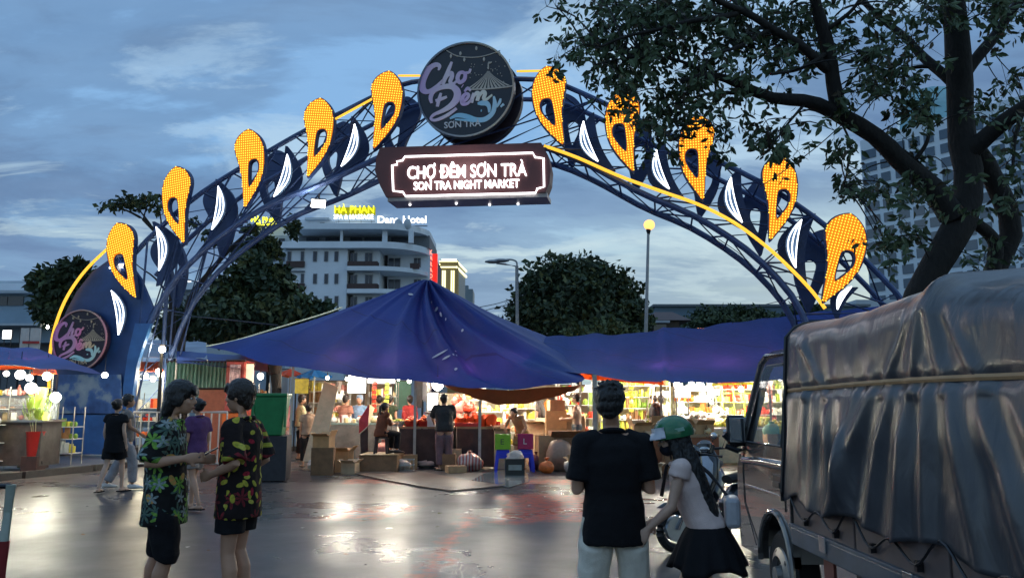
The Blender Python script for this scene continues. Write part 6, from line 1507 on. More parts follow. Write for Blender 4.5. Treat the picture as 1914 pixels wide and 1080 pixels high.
# steel ladder like supports leaning
fr = thing('folding_ladder', 'pale steel folding ladder leaning left of the open boxes', 'ladder', V((P(1210, 760, 23).x, 23, 0)))
a0, a1 = P(1196, 860, 22.8), P(1216, 722, 23.4); c0, c1 = P(1206, 860, 22.8), P(1222, 722, 23.4)
MB().tube([a0, a1], .022, 6).build('rail', M_WPOLE, fr); MB().tube([c0, c1], .022, 6).build('rail', M_WPOLE, fr)
for k in range(1, 9): MB().tube([a0.lerp(a1, k / 9), c0.lerp(c1, k / 9)], .014, 6).build('rung', M_WPOLE, fr)
dk = thing('backpack_rack', 'dark rounded bag hanging beside the folding ladder', 'bag', P(1226, 752, 22.8) - V((0, 0, .3))); crumple('bag', M_DARKM, dk, (0, 0, 0), (.22, .18, .32), 3, .1); MB().tube([(0, 0, .28), (0, 0, .75)], .01, 5).build('strap', M_DARKM, dk, world=False)
oc = thing('orange_cone_sign', 'bright orange diamond shaped sign between the worker and the man walking', 'sign', V((P(1026, 768, 24).x, 24, 0)))
c = P(1024, 766, 24); b = MB(); b.slab([(-.32, 0), (0, -.3), (.36, 0), (0, .32)], .03, lambda u, v, w: c + V((u, w, v))); b.build('panel', mat('sign_orange', (.85, .22, .01), .5, emit=(1, .25, .01), es=.15), oc); MB().tube([V((c.x, 24.05, 0)), c + V((0, .05, 0))], .02, 6).build('post', M_DARKM, oc)
yb = thing('yellow_tray', 'long yellow tray of snacks left of the man walking without a shirt', 'tray', V((P(1045, 760, 23.4).x, 23.4, 0)))
c = P(1045, 768, 23.4); MB().box((0, 0, c.z), (.5, .4, .08)).build('tray', mat('deep_yellow', (.80, .42, .02), .5), yb, world=False); MB().box((0, 0, c.z / 2 - .03), (.4, .3, c.z - .05)).build('stand', M_CARD, yb, world=False)
sc_ = thing('weighing_scale', 'round white dial scale standing beside the man in dark clothes', 'scale', V((P(806, 760, 20.8).x, 20.95, T1[1])))
MB().box((0, 0, .06), (.2, .2, .12)).tube([(0, -.11, .2), (0, -.13, .2)], .12, 20).build('dial', M_WPL, sc_, world=False); MB().lathe([(.03, .12), (.03, .3), (.18, .33), (.20, .37)], (0, 0, 0), 16).build('pan', M_ALU, sc_, world=False)

# ---------------------------------------------------------------- more clutter round the stalls
M_EGG = mat('pale_straw_goods', (.62, .50, .28), .6, var=.25); M_DRINK = mat('clear_bottles', (.55, .62, .60), .15, var=.3, spec=.8)
def mixed(par_t, z, x0, x1, y, n, size, mats, seed, name='goods'):
    rs = np.random.RandomState(seed); q = MB()
    for k in range(n):
        x = x0 + (x1 - x0) * rs.rand(); yy = y + (rs.rand() - .5) * .5; s = size * (.6 + .8 * rs.rand()); m = (k + rs.randint(2)) % len(mats); c = rs.rand()
        if c < .35: q.box((x, yy, z + s), (s * 1.6, s * 1.4, s * 2), rz=rs.rand() * 3, m=m)
        elif c < .7: q.ell((x, yy, z + s * .8), (s, s * .9, s * .9), 8, 5, m=m)
        else: q.lathe([(s * .45, 0), (s * .5, s * 1.6), (s * .18, s * 2.1), (s * .18, s * 2.5)], (x, yy, z), 8, m=m)
    o = q.build(name, mats, par_t, world=False, smooth=True, sharp=40); o['kind'] = 'stuff'
WM = [M_EGG, M_ORF, M_WGOOD, M_CARD2, M_YELF, M_TANG]
for (T_, n, sd, sz, ms_) in ((T1, 26, 1, .06, [M_GRNF, M_ORF, M_REDF, M_WPL]), (T2, 14, 2, .05, [M_REDF, M_ORF]), (T3, 40, 3, .08, [M_WGOOD, M_WPL, M_EGG, M_PINKB]), (T4, 34, 4, .07, WM), (T5, 60, 5, .08, [M_YG, M_WGOOD, M_YELF, M_EGG]), (T6, 12, 6, .07, WM)):
    mixed(T_[0], T_[1], -T_[3] * .47, T_[3] * .47, 0, n, sz, ms_, sd)
shelf('tall rack of white and pink packets under the long white light board', 690, 742, 28.2, [.7, 1.1, 1.5, 1.9], [M_WGOOD, M_PINKB, M_EGG, M_YELF], 8, .07, 11)
shelf('rack of straw coloured goods between the leaning cardboard and the square light board', 604, 652, 26.8, [.6, 1.0, 1.4, 1.8], [M_EGG, M_WGOOD, M_TANG, M_PINKB], 9, .07, 11)
shelf('low bright rack of fruit right behind the shirtless worker', 940, 1000, 22.9, [.5, .85, 1.2, 1.5], [M_YELF, M_EGG, M_ORF, M_WGOOD], 10, .06, 13)
shelf('open rack of green and white bottles behind the man walking without a shirt', 1045, 1108, 25.0, [.8, 1.2, 1.6, 2.0], [M_GRNF, M_DRINK, M_WGOOD, M_REDF], 11, .07, 11)
shelf('rack of brown goods behind the white and green stalks left of the arch leg', -40, 60, 23, [.6, 1.1, 1.6], [M_TANG, M_EGG, M_WGOOD], 12, .09, 7)
shelf('crowded rack under the small red roof beside the arch leg', 262, 308, 26, [.6, 1.1, 1.5], [M_ORF, M_EGG, M_REDF, M_WGOOD], 13, .07, 10)
for i, (lb, px, Y, w, d, h, m, rz, z0, op) in enumerate((
 ('flat cardboard box lying left of the striped bag', 852, 19.6, .45, .35, .16, M_CARD, .3, 0, False), ('small open carton right next to the clear bag of bottles', 655, 19.2, .34, .3, .26, M_CARD2, -.2, 0, True),
 ('carton pushed under the left end of the produce table', 765, 20.6, .4, .3, .36, M_CARD, .1, 0, False), ('pale carton standing between two table cloths', 851, 20.7, .3, .25, .5, M_CARD2, 0, 0, False),
 ('topmost carton on the dark closed box', 604, 19.0, .40, .34, .26, M_CARD, -.2, .62, True), ('carton stacked on the tall orange brown box', 1040, 22.0, .42, .34, .28, M_CARD2, .2, 1.45, False),
 ('pale carton on the pink lit box right of the worker', 1052, 22.1, .36, .3, .2, M_CARD2, .3, T6[1] + .34, False), ('carton standing on the street right of the wrapped sack', 1080, 19.4, .4, .35, .3, M_CARD, -.3, 0, True),
 ('low carton in front of the brown table', 1215, 18.6, .42, .32, .22, M_CARD2, .2, 0, True), ('carton stacked on the box under the brown table', 1196, 19.2, .36, .28, .2, M_CARD2, .1, .5, False))):
    card_box(lb, px, 868, Y, w, d, h, m, rz, z0, op)
bag('small grey bag slumped against the dark closed cardboard box', 588, 878, (.2, .16, .14), M_PBAG, 15, False, .3)
bag('round dark bag between the bagged bin and the blue stools', 1003, 878, (.2, .18, .2), mat('maroon_bag', (.14, .04, .04), .4, var=.2), 16, True, .2)
bag('white knotted bag right of the wrapped sack', 1066, 884, (.16, .14, .16), M_PBAG, 17, True, .25)
bag('orange net bag of fruit left of the wrapped sack', 1022, 884, (.18, .15, .15), M_ORF, 18, True, .12)
for i, (px, m, lb) in enumerate(((700, M_REDF, 'red packet string hanging left of the canopy pole'), (722, M_YG, 'green packet string hanging above the seated woman'), (905, M_WGOOD, 'white packet string hanging over the orange baskets'), (1150, M_REDF, 'red packet string hanging over the open boxes'), (1180, M_YELF, 'yellow packet string hanging beside the ladder'), (1415, M_REDF, 'red packet string hanging beside the pipe frame'), (1440, M_PINKB, 'pink packet string hanging behind the truck windscreen'))):
    Y = 23.6; p = V((P(px, 760, Y).x, Y, 2.35)); t = thing('packet_string', lb, 'packets', p, 0, 'packet strings hanging in the stalls'); MB().tube([(0, 0, 0), (0, 0, -.95)], .006, 4).build('cord', M_DARKM, t, world=False)
    q = MB()
    for k in range(7): q.box((RND.uniform(-.02, .02), 0, -.12 - k * .13), (.13, .03, .10), rz=RND.uniform(-.6, .6))
    o = q.build('packets', m, t, world=False); o['kind'] = 'stuff'

q = MB()
for k in range(46):
    x = RND.uniform(-5.5, 2.2); y = RND.uniform(8.5, 19.5); a = RND.uniform(0, 6.28); s_ = RND.uniform(.02, .055); z = .006
    q.add([(x + cos(a + j * 1.57) * s_ * RND.uniform(.6, 1.2), y + sin(a + j * 1.57) * s_ * RND.uniform(.6, 1.2), z + RND.uniform(0, .02)) for j in range(4)], [(0, 1, 2), (0, 2, 3)], k % 3)
o = q.build('street_litter', [M_WPL, M_CARDD, M_LEAF_O]); tag(o, 'scraps of paper, carton and leaves scattered over the wet street', 'litter', kind='stuff')

mixed(st, 1.04, -.95, .95, -.1, 40, .06, [M_EGG, M_ORF, M_WGOOD, M_REDF, M_YG], 31)
mixed(st, 1.56, -.35, .75, 0, 18, .07, [M_WGOOD, M_YELF, M_PINKB, M_DRINK], 32)
shelf('narrow rack of bright snack packets at the left edge beside the snack cart', -60, 4, 18.2, [.35, .75, 1.15, 1.5], [M_YELF, M_WGOOD, M_REDF, M_YG], 33, .07, 12)
shelf('low rack of snack packets standing against the blue arch leg', 108, 150, 20.6, [.4, .75, 1.05], [M_WGOOD, M_TANG, M_YELF, M_GRNF], 34, .07, 11)
# ---------------------------------------------------------------- people
TEX = bpy.data.textures.new('cloth_folds', 'CLOUDS'); TEX.noise_scale = .11; TEX.noise_depth = 2
TEXH = bpy.data.textures.new('hair_locks', 'CLOUDS'); TEXH.noise_scale = .025; TEXH.noise_depth = 2
def skin_mat(name, c): return mat(name, c, .5, var=.10, scale=5, spec=.35)
M_SKIN = skin_mat('skin_warm', (.50, .28, .18)); M_SKIN2 = skin_mat('skin_tan', (.38, .20, .12)); M_SKIN3 = skin_mat('skin_light', (.56, .36, .26))
M_HAIR = mat('black_hair', (.010, .009, .009), .38, var=.4, scale=40, bump=.6, bscale=90, spec=.5, stretch=(1, 1, .25))
M_HAIRB = mat('brown_black_hair', (.020, .013, .010), .40, var=.4, scale=40, bump=.6, bscale=90, stretch=(1, 1, .25))
M_EYEW = mat('eye_white', (.6, .58, .55), .3, var=0); M_EYED = mat('eye_dark', (.02, .012, .01), .2, var=0); M_LIP = mat('lips', (.30, .11, .09), .5, var=0)
def cloth(name, c, var=.2, **k): return mat(name, c, .85, var=var, scale=7, bump=.35, bscale=160, spec=.2, **k)
M_BLACKC = cloth('black_cloth', (.010, .010, .012)); M_NAVYC = cloth('dark_navy_cloth', (.016, .018, .028))
def finish(o, voxel, smooth=4, disp=0.0, tex=None, mid=.5):
    r = o.modifiers.new('remesh', 'REMESH'); r.mode = 'VOXEL'; r.voxel_size = voxel; r.use_smooth_shade = True
    s = o.modifiers.new('smooth', 'SMOOTH'); s.factor = .5; s.iterations = smooth
    if disp:
        d = o.modifiers.new('folds', 'DISPLACE'); d.texture = tex or TEX; d.strength = disp; d.mid_level = mid
    return o
def person(label, loc, heading, h=1.70, pose=None, top=None, legs=None, shoes=None, skin=None, hair=None, voxel=.010, female=False, face=True, sleeves=.55, toplen=.86, leglen=.5, slim=1.0, head_yaw=0.0, head_pitch=0.0, armless=False, skirt=None, hat=None, hairstyle='short', cat='person', loose=1.0, group=None, bare=False):
    """local frame: faces +Y, right hand side +X, z up, lengths for a 1.70 m figure"""
    k = h / 1.70
    t = thing('person', label, cat, loc, heading, group); t.scale = (k, k, k)
    J = dict(pelvis=(0, 0, .93), chest=(0, 0, 1.24), neck=(0, -.01, 1.42), head=(0, .025, 1.575),
             shR=(.170, 0, 1.355), elR=(.215, -.03, 1.10), wrR=(.22, .06, .86), shL=(-.170, 0, 1.355), elL=(-.215, -.03, 1.10), wrL=(-.22, .06, .86),
             hiR=(.09, 0, .91), knR=(.10, .02, .49), anR=(.10, -.02, .08), hiL=(-.09, 0, .91), knL=(-.10, .02, .49), anL=(-.10, -.02, .08), fR=None, fL=None, hR=None, hL=None)
    for a, b_ in (pose or {}).items(): J[a] = b_
    if female:
        for a in ('shR', 'elR', 'wrR', 'shL', 'elL', 'wrL'):
            if not (pose and a in pose): J[a] = (J[a][0] * .90, J[a][1], J[a][2])
    J = {a: (V(v) if v is not None else None) for a, v in J.items()}
    sk = skin or M_SKIN; w = slim * (.92 if female else 1.0)
    b = MB(); right = (J['shR'] - J['shL']).normalized(); hr = (J['hiR'] - J['hiL']).normalized()
    pv, ch, nk = J['pelvis'], J['chest'], J['neck']
    spine = [(pv + V((0, 0, -.10)), .135 * w, .095), (pv + V((0, 0, -.02)), .165 * w, .112), (pv.lerp(ch, .35), .142 * w * (.92 if female else 1), .100), (pv.lerp(ch, .75), .150 * w, .108), (ch, .165 * w, .115), (ch.lerp(nk, .55), .160 * w, .095), (ch.lerp(nk, .85), .105 * w, .07), (nk, .06, .058)]
    b.loft(spine, 18, right=right)
    hd = J['head']; 
    b.tube([nk - V((0, 0, .03)), nk.lerp(hd, .5), hd], [.058, .052, .055] if not female else [.048, .044, .05], 12)
    RH = (Matrix.Rotation(head_yaw, 3, 'Z') @ Matrix.Rotation(head_pitch, 3, 'X'))
    H = lambda x, y, z: hd + RH @ V((x, y, z))
    b.ell(H(0, -.012, .03), (.074, .092, .088), 18, 12, R=RH); b.ell(H(0, .022, -.035), (.058, .066, .078), 16, 10, R=RH)
    b.ell(H(0, .052, -.088), (.026, .022, .020), 10, 6, R=RH)                      # chin
    b.loft([(H(0, .078, .018), .006, .006), (H(0, .092, -.005), .009, .009), (H(0, .104, -.024), .014, .011), (H(0, .086, -.036), .012, .006)], 8, right=RH @ V((1, 0, 0)))
    b.ell(H(0, .085, -.058), (.022, .010, .007), 10, 5, R=RH); b.ell(H(0, .083, -.068), (.019, .010, .007), 10, 5, R=RH)
    b.ell(H(0, .072, .022), (.052, .020, .012), 12, 6, R=RH)
    for s in (-1, 1): b.ell(H(s * .076, -.012, -.012), (.010, .018, .030), 8, 6, R=RH); b.ell(H(s * .040, .060, -.028), (.022, .018, .018), 8, 6, R=RH)
    hands = []
    for s in ('R', 'L'):
        sh, el, wr = J['sh' + s], J['el' + s], J['wr' + s]
        sg = 1 if s == 'R' else -1
        aw = .88 if female else 1.0
        b.ell(sh, (.055 * aw, .055, .055), 10, 8); b.tube([nk + V((0, -.01, -.03)), nk.lerp(sh, .5) + V((0, -.005, .0)), sh], [.045, .052, .050], 10)
        b.tube([sh, sh.lerp(el, .35), sh.lerp(el, .8), el, el.lerp(wr, .25), el.lerp(wr, .7), wr], [.052 * aw, .050 * aw, .040 * aw, .038 * aw, .041 * aw, .030 * aw, .024 * aw], 12)
        # hand: palm and five fingers
        d = (wr - el).normalized(); hv = J['h' + s]
        if hv is not None: d = hv.normalized()
        side = V((sg, 0, 0)) - d * d.x * sg
        side = side.normalized() if side.length > .2 else V((0, 1, 0)); nrm = d.cross(side).normalized()   # side: back of hand direction
        across = nrm
        pal = wr + d * .045
        b.loft([(wr - d * .005, .024, .020), (wr + d * .02, .034, .017), (wr + d * .055, .040, .015), (wr + d * .085, .039, .012)], 12, right=across)
        curl = -side * .35
        for i, (o_, ln) in enumerate(((-.030, .060), (-.010, .070), (.010, .074), (.030, .066))):
            p0 = wr + d * .078 + across * o_; d1 = (d + curl * .5).normalized(); d2 = (d + curl * 1.6).normalized(); d3 = (d * .7 + curl * 2.6).normalized()
            b.tube([p0, p0 + d1 * ln * .42, p0 + d1 * ln * .42 + d2 * ln * .32, p0 + d1 * ln * .42 + d2 * ln * .32 + d3 * ln * .26], [.0085, .0082, .0075, .0065], 7)
        th = across * (1 if d.dot(V((0, 1, 0))) > -2 else -1)
        q0 = wr + d * .025 + th * .028; b.tube([q0, q0 + (d * .6 + th * .7).normalized() * .035, q0 + (d * .6 + th * .7).normalized() * .035 + (d + th * .1 + curl * .4).normalized() * .032], [.012, .010, .0085], 7)
        hi, kn, an = J['hi' + s], J['kn' + s], J['an' + s]; lw = .92 if female else 1.0
        b.tube([hi + V((0, 0, .04)), hi.lerp(kn, .18), hi.lerp(kn, .6), kn, kn.lerp(an, .28) + V((0, -.012, 0)), kn.lerp(an, .65), an], [.088 * lw, .086 * lw, .064 * lw, .050 * lw, .055 * lw, .040 * lw, .034 * lw], 14)
        f = J['f' + s] or V((sg * .25, 1, 0)); f = V(f).normalized()
        if not shoes: b.loft([(an + V((0, 0, -.045)) - f * .05, .030, .026), (an + V((0, 0, -.04)) + f * .04, .038, .034), (an + V((0, 0, -.052)) + f * .12, .045, .024), (an + V((0, 0, -.06)) + f * .17, .036, .016)], 12, right=V((f.y, -f.x, 0)))
    body = finish(b.build('body', sk, t, world=False), voxel, 3)
    for s in ('R', 'L'):
        an = J['an' + s]; f = V(J['f' + s] or V(((1 if s == 'R' else -1) * .25, 1, 0))).normalized(); r_ = V((f.y, -f.x, 0)); sg = 1
        q = MB()
        if shoes: q.loft([(an + V((0, 0, -.035)) - f * .07, .032, .040), (an + V((0, 0, -.03)), .040, .048), (an + V((0, 0, -.04)) + f * .08, .046, .036), (an + V((0, 0, -.052)) + f * .15, .045, .026), (an + V((0, 0, -.056)) + f * .19, .030, .020)], 12, right=r_); q.build('shoe', shoes, t, world=False, smooth=True)
        else:
            q.slab([(-.05, -.07), (.05, -.07), (.055, .10), (.045, .19), (0, .21), (-.045, .19), (-.052, .10)], .018, lambda u, v, w_: V((an.x, an.y, 0)) + r_ * u + f * v + V((0, 0, an.z - .08 + .001 + w_))); q.tube([V((an.x, an.y, an.z - .07)) - r_ * .05 + f * .05, V((an.x, an.y, an.z - .02)) + f * .08, V((an.x, an.y, an.z - .07)) + r_ * .05 + f * .05], .008, 5)
            q.build('sandal', M_BLACKC, t, world=False)
    # top
    if top:
        lo = toplen; dz = J['pelvis'].z - .93
        q = MB(); g = .022 * loose; st = []
        base = pv + V((0, 0, lo - .93))
        st.append((base, (.168 * w + g * 1.5), .122 + g * 1.4)); st.append((pv + V((0, 0, .03)), .168 * w + g * 1.1, .116 + g * 1.2)); st.append((pv.lerp(ch, .4), .150 * w + g * 1.1, .106 + g * 1.2)); st.append((pv.lerp(ch, .8), .158 * w + g, .115 + g)); st.append((ch, .172 * w + g, .122 + g * .8))
        st.append((ch.lerp(nk, .5), .166 * w + g * .6, .106 + g * .6)); st.append((ch.lerp(nk, .78), .120 * w + g * .5, .082 + g * .3)); st.append((ch.lerp(nk, .93), .075, .070))
        if bare: st = st[:6]
        if lo < .80: st.insert(0, (base.lerp(pv, .0) - V((0, 0, 0)), .168 * w + g * 1.7, .124 + g * 1.5))
        q.loft(st, 22, right=right)
        if not armless:
            for s in ('R', 'L'):
                sh, el, wr = J['sh' + s], J['el' + s], J['wr' + s]
                if sleeves <= 1.0: e = sh.lerp(el, sleeves); pts = [sh - (sh - ch) * .15, sh, sh.lerp(e, .6), e]; rr = [.060, .068 + g * .3, .064 + g * .6, .060 + g * .9]
                else: e = el.lerp(wr, sleeves - 1); pts = [sh, sh.lerp(el, .6), el, e]; rr = [.066, .060, .050, .040]
                q.tube(pts, rr, 14); q.tube([nk + V((0, -.01, -.05)), nk.lerp(sh, .5) + V((0, -.005, -.008)), sh], [.050, .060, .062], 12); q.ell(sh, (.073, .070, .068), 14, 10)
        o = q.build('shirt', top, t, world=False); finish(o, voxel * 1.05, 6, .024 * loose, TEX, .35)
        if not bare:
            q = MB(); q.tube([nk + V((cos(a) * .068, sin(a) * .070, -.008 + .016 * -sin(a))) for a in [2 * pi * i / 16 for i in range(16)]], .017, 6, closed=True); q.build('collar', top, t, world=False, smooth=True)
    if legs:
        q = MB(); g = .02 * loose
        q.loft([(pv + V((0, 0, .06)), .162 * w, .112), (pv, .178 * w, .125), (pv + V((0, 0, -.09)), .170 * w, .118)], 18, right=hr)
        for s in ('R', 'L'):
            hi, kn, an = J['hi' + s], J['kn' + s], J['an' + s]
            if leglen <= 1: e = hi.lerp(kn, leglen); q.tube([hi + V((0, 0, .02)), hi.lerp(e, .4), e], [.098, .098 + g * .4, .090 + g], 14)
            else: e = kn.lerp(an, leglen - 1); q.tube([hi + V((0, 0, .02)), hi.lerp(kn, .4), kn, e], [.098, .092 + g, .070 + g, .058 + g], 14)
        finish(q.build('trousers' if leglen > 1 else 'shorts', legs, t, world=False), voxel * 1.05, 3, .022, TEX)
    if skirt:
        zt, zb, rt, rb, m_ = skirt; q = MB(); n = 64; rows = 8; vs = []
        for i in range(rows + 1):
            f = i / rows; z = zt + (zb - zt) * f; r = rt + (rb - rt) * f ** .8
            for j in range(n): a = 2 * pi * j / n; pl = 1 + .07 * f * sin(a * 13) + .05 * f * sin(a * 5 + 1); vs.append((pv.x + cos(a) * r * pl, pv.y + sin(a) * r * .80 * pl, z + .03 * f * sin(a * 4)))
        for i in range(rows, -1, -1):
            for j in range(n): v = vs[i * n + j]; vs.append((pv.x + (v[0] - pv.x) * .96, pv.y + (v[1] - pv.y) * .96, v[2] + .004))
        R2 = 2 * (rows + 1); q.add(vs, [(i * n + j, i * n + (j + 1) % n, (i + 1) * n + (j + 1) % n, (i + 1) * n + j) for i in range(R2 - 1) for j in range(n)]); q.build('skirt', m_, t, world=False, smooth=True, sharp=180)
    # hair
    hm = hair or M_HAIR; q = MB()
    if hairstyle != 'none':
        q.ell(H(0, -.024, .038), (.092, .104, .086), 18, 12, R=RH)
        q.ell(H(0, -.045, .0), (.084, .072, .080), 14, 10, R=RH)
        if hairstyle in ('short', 'spiky'):
            q.ell(H(0, .045, .092), (.062, .045, .030), 12, 8, R=RH)
            for s in (-1, 1): q.ell(H(s * .070, -.005, .030), (.014, .035, .040), 8, 6, R=RH)
            q.ell(H(0, -.062, -.05), (.058, .035, .045), 12, 8, R=RH)
            if hairstyle == 'spiky': q.ell(H(0, -.022, .045), (.098, .110, .090), 18, 12, R=RH); q.ell(H(0, -.035, -.005), (.090, .085, .075), 14, 10, R=RH)
            rs = random.Random(hash(label) & 255 if False else len(label))
            n = 60 if hairstyle == 'spiky' else 26
            for i in range(n):
                a = rs.uniform(0, 6.28); e = rs.uniform(.35, 1.5); d = V((cos(a) * cos(e), sin(a) * cos(e), sin(e))); p = V((d.x * .088, -.026 + d.y * .098, .050 + d.z * .084)); L_ = (.030 if hairstyle == 'spiky' else .022) * rs.uniform(.6, 1.2); dd = (d + V((rs.uniform(-.5, .5), rs.uniform(-.1, .6), .2))).normalized()
                q.tube([H(*p), H(*(p + dd * L_ * .6)), H(*(p + dd * L_))], [.018, .012, .003], 6)
        if hairstyle == 'bowl':
            q.ell(H(0, -.010, .045), (.090, .104, .092), 18, 12, R=RH); q.loft([(H(0, .070, .085), .060, .030), (H(0, .092, .055), .055, .016), (H(0, .098, .030), .048, .008)], 12, right=RH @ V((1, 0, 0)))
            for s in (-1, 1): q.ell(H(s * .076, .010, .020), (.018, .052, .050), 10, 8, R=RH)
            q.ell(H(0, -.070, -.03), (.066, .040, .070), 12, 8, R=RH)
        if hairstyle == 'mullet':
            q.ell(H(0, -.015, .050), (.092, .106, .090), 18, 12, R=RH); q.loft([(H(0, .068, .085), .060, .030), (H(0, .092, .060), .058, .018), (H(0, .102, .030), .050, .010)], 12, right=RH @ V((1, 0, 0)))
            q.loft([(H(0, -.04, .03), .088, .085), (H(0, -.065, -.04), .082, .065), (H(0, -.090, -.11), .070, .050), (H(0, -.105, -.165), .045, .028)], 14, right=RH @ V((1, 0, 0)))
            for s in (-1, 1): q.ell(H(s * .076, -.005, -.005), (.020, .045, .060), 10, 8, R=RH)
        if hairstyle == 'long':
            q.ell(H(0, -.018, .045), (.090, .100, .090), 18, 12, R=RH)
            q.loft([(H(0, -.03, .04), .090, .090), (H(0, -.075, -.06), .090, .060), (H(0, -.11, -.20), .115, .062), (H(0, -.15, -.38), .115, .062), (H(0, -.19, -.56), .095, .055), (H(0, -.22, -.72), .055, .035)], 16, right=RH @ V((1, 0, 0)))
            for s in (-1, 1): q.loft([(H(s * .070, .012, .05), .020, .035), (H(s * .085, -.01, -.06), .022, .040), (H(s * .10, -.04, -.18), .025, .040), (H(s * .10, -.07, -.36), .020, .035)], 8, right=RH @ V((1, 0, 0)))
        if hairstyle in ('bun', 'pony'):
            q.ell(H(0, -.018, .045), (.086, .100, .088), 18, 12, R=RH); q.ell(H(0, .04, .085), (.062, .048, .028), 12, 8, R=RH)
            if hairstyle == 'bun': q.ell(H(0, -.135, .045), (.050, .048, .048), 12, 8, R=RH)
            else: q.loft([(H(0, -.10, .07), .035, .03), (H(0, -.15, .02), .040, .035), (H(0, -.16, -.10), .035, .03), (H(0, -.14, -.22), .018, .015)], 10)
        finish(q.build('hair', hm, t, world=False), max(.006, voxel * .7), 2, .010, TEXH)
    if face:
        for s in (-1, 1):
            q = MB(); q.ell(H(s * .030, .074, .002), (.014, .009, .008), 10, 6, R=RH); q.build('eye', M_EYEW, t, world=False, smooth=True)
            q = MB(); q.ell(H(s * .030, .081, .002), (.0065, .004, .0065), 8, 6, R=RH); q.build('pupil', M_EYED, t, world=False, smooth=True)
            q = MB(); q.tube([H(s * .014, .090, .020), H(s * .032, .088, .026), H(s * .050, .074, .020)], [.003, .004, .002], 5); q.build('eyebrow', hm, t, world=False)
        q = MB(); q.tube([H(-.022, .088, -.062), H(0, .096, -.061), H(.022, .088, -.062)], [.003, .0055, .003], 6); q.build('mouth', M_LIP, t, world=False, smooth=True)
    t['_H'] = 0; del t['_H']
    return t, H, RH, J

# printed shirts: motifs laid out on a cylinder round the body
def print_mat(name, base, layers):
    m, t, b = node_mat(name); nd = t.nodes; lk = t.links
    def M(op, a, c=None, cl=False):
        n = nd.new('ShaderNodeMath'); n.operation = op; n.use_clamp = cl
        for i, x in enumerate((a, c)):
            if x is None: continue
            if isinstance(x, (int, float)): n.inputs[i].default_value = x
            else: lk.new(x, n.inputs[i])
        return n.outputs[0]
    tc = nd.new('ShaderNodeTexCoord'); s = nd.new('ShaderNodeSeparateXYZ'); lk.new(tc.outputs['Object'], s.inputs[0])
    U = M('MULTIPLY', M('ARCTAN2', s.outputs[1], s.outputs[0]), .17)
    cb = nd.new('ShaderNodeCombineXYZ'); lk.new(U, cb.inputs[0]); lk.new(s.outputs[2], cb.inputs[1])
    col = None
    for (scale, off, kind, rad, c1, c2, keep) in layers:
        mp = nd.new('ShaderNodeMapping'); mp.inputs['Location'].default_value = (off, off * .7, 0); lk.new(cb.outputs[0], mp.inputs[0])
        vo = nd.new('ShaderNodeTexVoronoi'); vo.voronoi_dimensions = '2D'; vo.inputs['Scale'].default_value = scale; vo.inputs['Randomness'].default_value = .75; lk.new(mp.outputs[0], vo.inputs['Vector'])
        sc = nd.new('ShaderNodeVectorMath'); sc.operation = 'SCALE'; sc.inputs[3].default_value = 1.0; lk.new(mp.outputs[0], sc.inputs[0])
        sb = nd.new('ShaderNodeVectorMath'); sb.operation = 'SUBTRACT'; lk.new(sc.outputs[0], sb.inputs[0]); lk.new(vo.outputs['Position'], sb.inputs[1])
        cs = nd.new('ShaderNodeSeparateColor'); lk.new(vo.outputs['Color'], cs.inputs[0])
        rot = nd.new('ShaderNodeVectorRotate'); rot.rotation_type = 'Z_AXIS'; lk.new(sb.outputs[0], rot.inputs['Vector']); lk.new(M('MULTIPLY', cs.outputs[0], 6.28), rot.inputs['Angle'])
        s2 = nd.new('ShaderNodeSeparateXYZ'); lk.new(rot.outputs[0], s2.inputs[0]); x, y = s2.outputs[0], s2.outputs[1]
        if kind == 'oval': r = M('SQRT', M('ADD', M('POWER', M('ABSOLUTE', x), 2.0), M('POWER', M('ABSOLUTE', M('MULTIPLY', y, 1.9)), 2.0))); lim = rad
        else:
            r = M('SQRT', M('ADD', M('MULTIPLY', x, x), M('MULTIPLY', y, y))); an = M('ARCTAN2', y, x)
            lim = M('MULTIPLY', M('ADD', M('POWER', M('ABSOLUTE', M('COSINE', M('MULTIPLY', an, 3.5 if kind == 'palm' else 2.5))), 1.6), .18), rad)
        mk = M('MULTIPLY', M('SUBTRACT', lim, r), 260, True); mk = M('MULTIPLY', mk, M('GREATER_THAN', cs.outputs[1], 1 - keep))
        n = nd.new('ShaderNodeTexNoise'); n.inputs['Scale'].default_value = 55; lk.new(cb.outputs[0], n.inputs[0])
        mc = nd.new('ShaderNodeMix'); mc.data_type = 'RGBA'; mc.inputs[6].default_value = (*c1, 1); mc.inputs[7].default_value = (*c2, 1); lk.new(M('MULTIPLY', M('SUBTRACT', n.outputs[0], .38), 4, True), mc.inputs[0])
        mx = nd.new('ShaderNodeMix'); mx.data_type = 'RGBA'; lk.new(mk, mx.inputs[0]); lk.new(mc.outputs[2], mx.inputs[7])
        if col is None: mx.inputs[6].default_value = (*base, 1)
        else: lk.new(col, mx.inputs[6])
        col = mx.outputs[2]
    lk.new(col, b.inputs['Base Color']); b.inputs['Roughness'].default_value = .8; b.inputs['Specular IOR Level'].default_value = .2
    n = nd.new('ShaderNodeTexNoise'); n.inputs['Scale'].default_value = 18; lk.new(tc.outputs['Object'], n.inputs[0]); bp = nd.new('ShaderNodeBump'); bp.inputs['Strength'].default_value = .35; bp.inputs['Distance'].default_value = .02; lk.new(n.outputs[0], bp.inputs['Height']); lk.new(bp.outputs[0], b.inputs['Normal'])
    return m
M_HAW1 = print_mat('tropical_print', (.012, .012, .012), [
    (8.5, .13, 'palm', .060, (.10, .17, .12), (.05, .10, .10), .8), (7.5, .57, 'palm', .062, (.22, .42, .07), (.10, .25, .05), .55), (7.5, 1.31, 'oval', .042, (.62, .25, .08), (.30, .32, .08), .50), (10, 2.1, 'flower', .038, (.32, .38, .38), (.16, .22, .22), .35)])
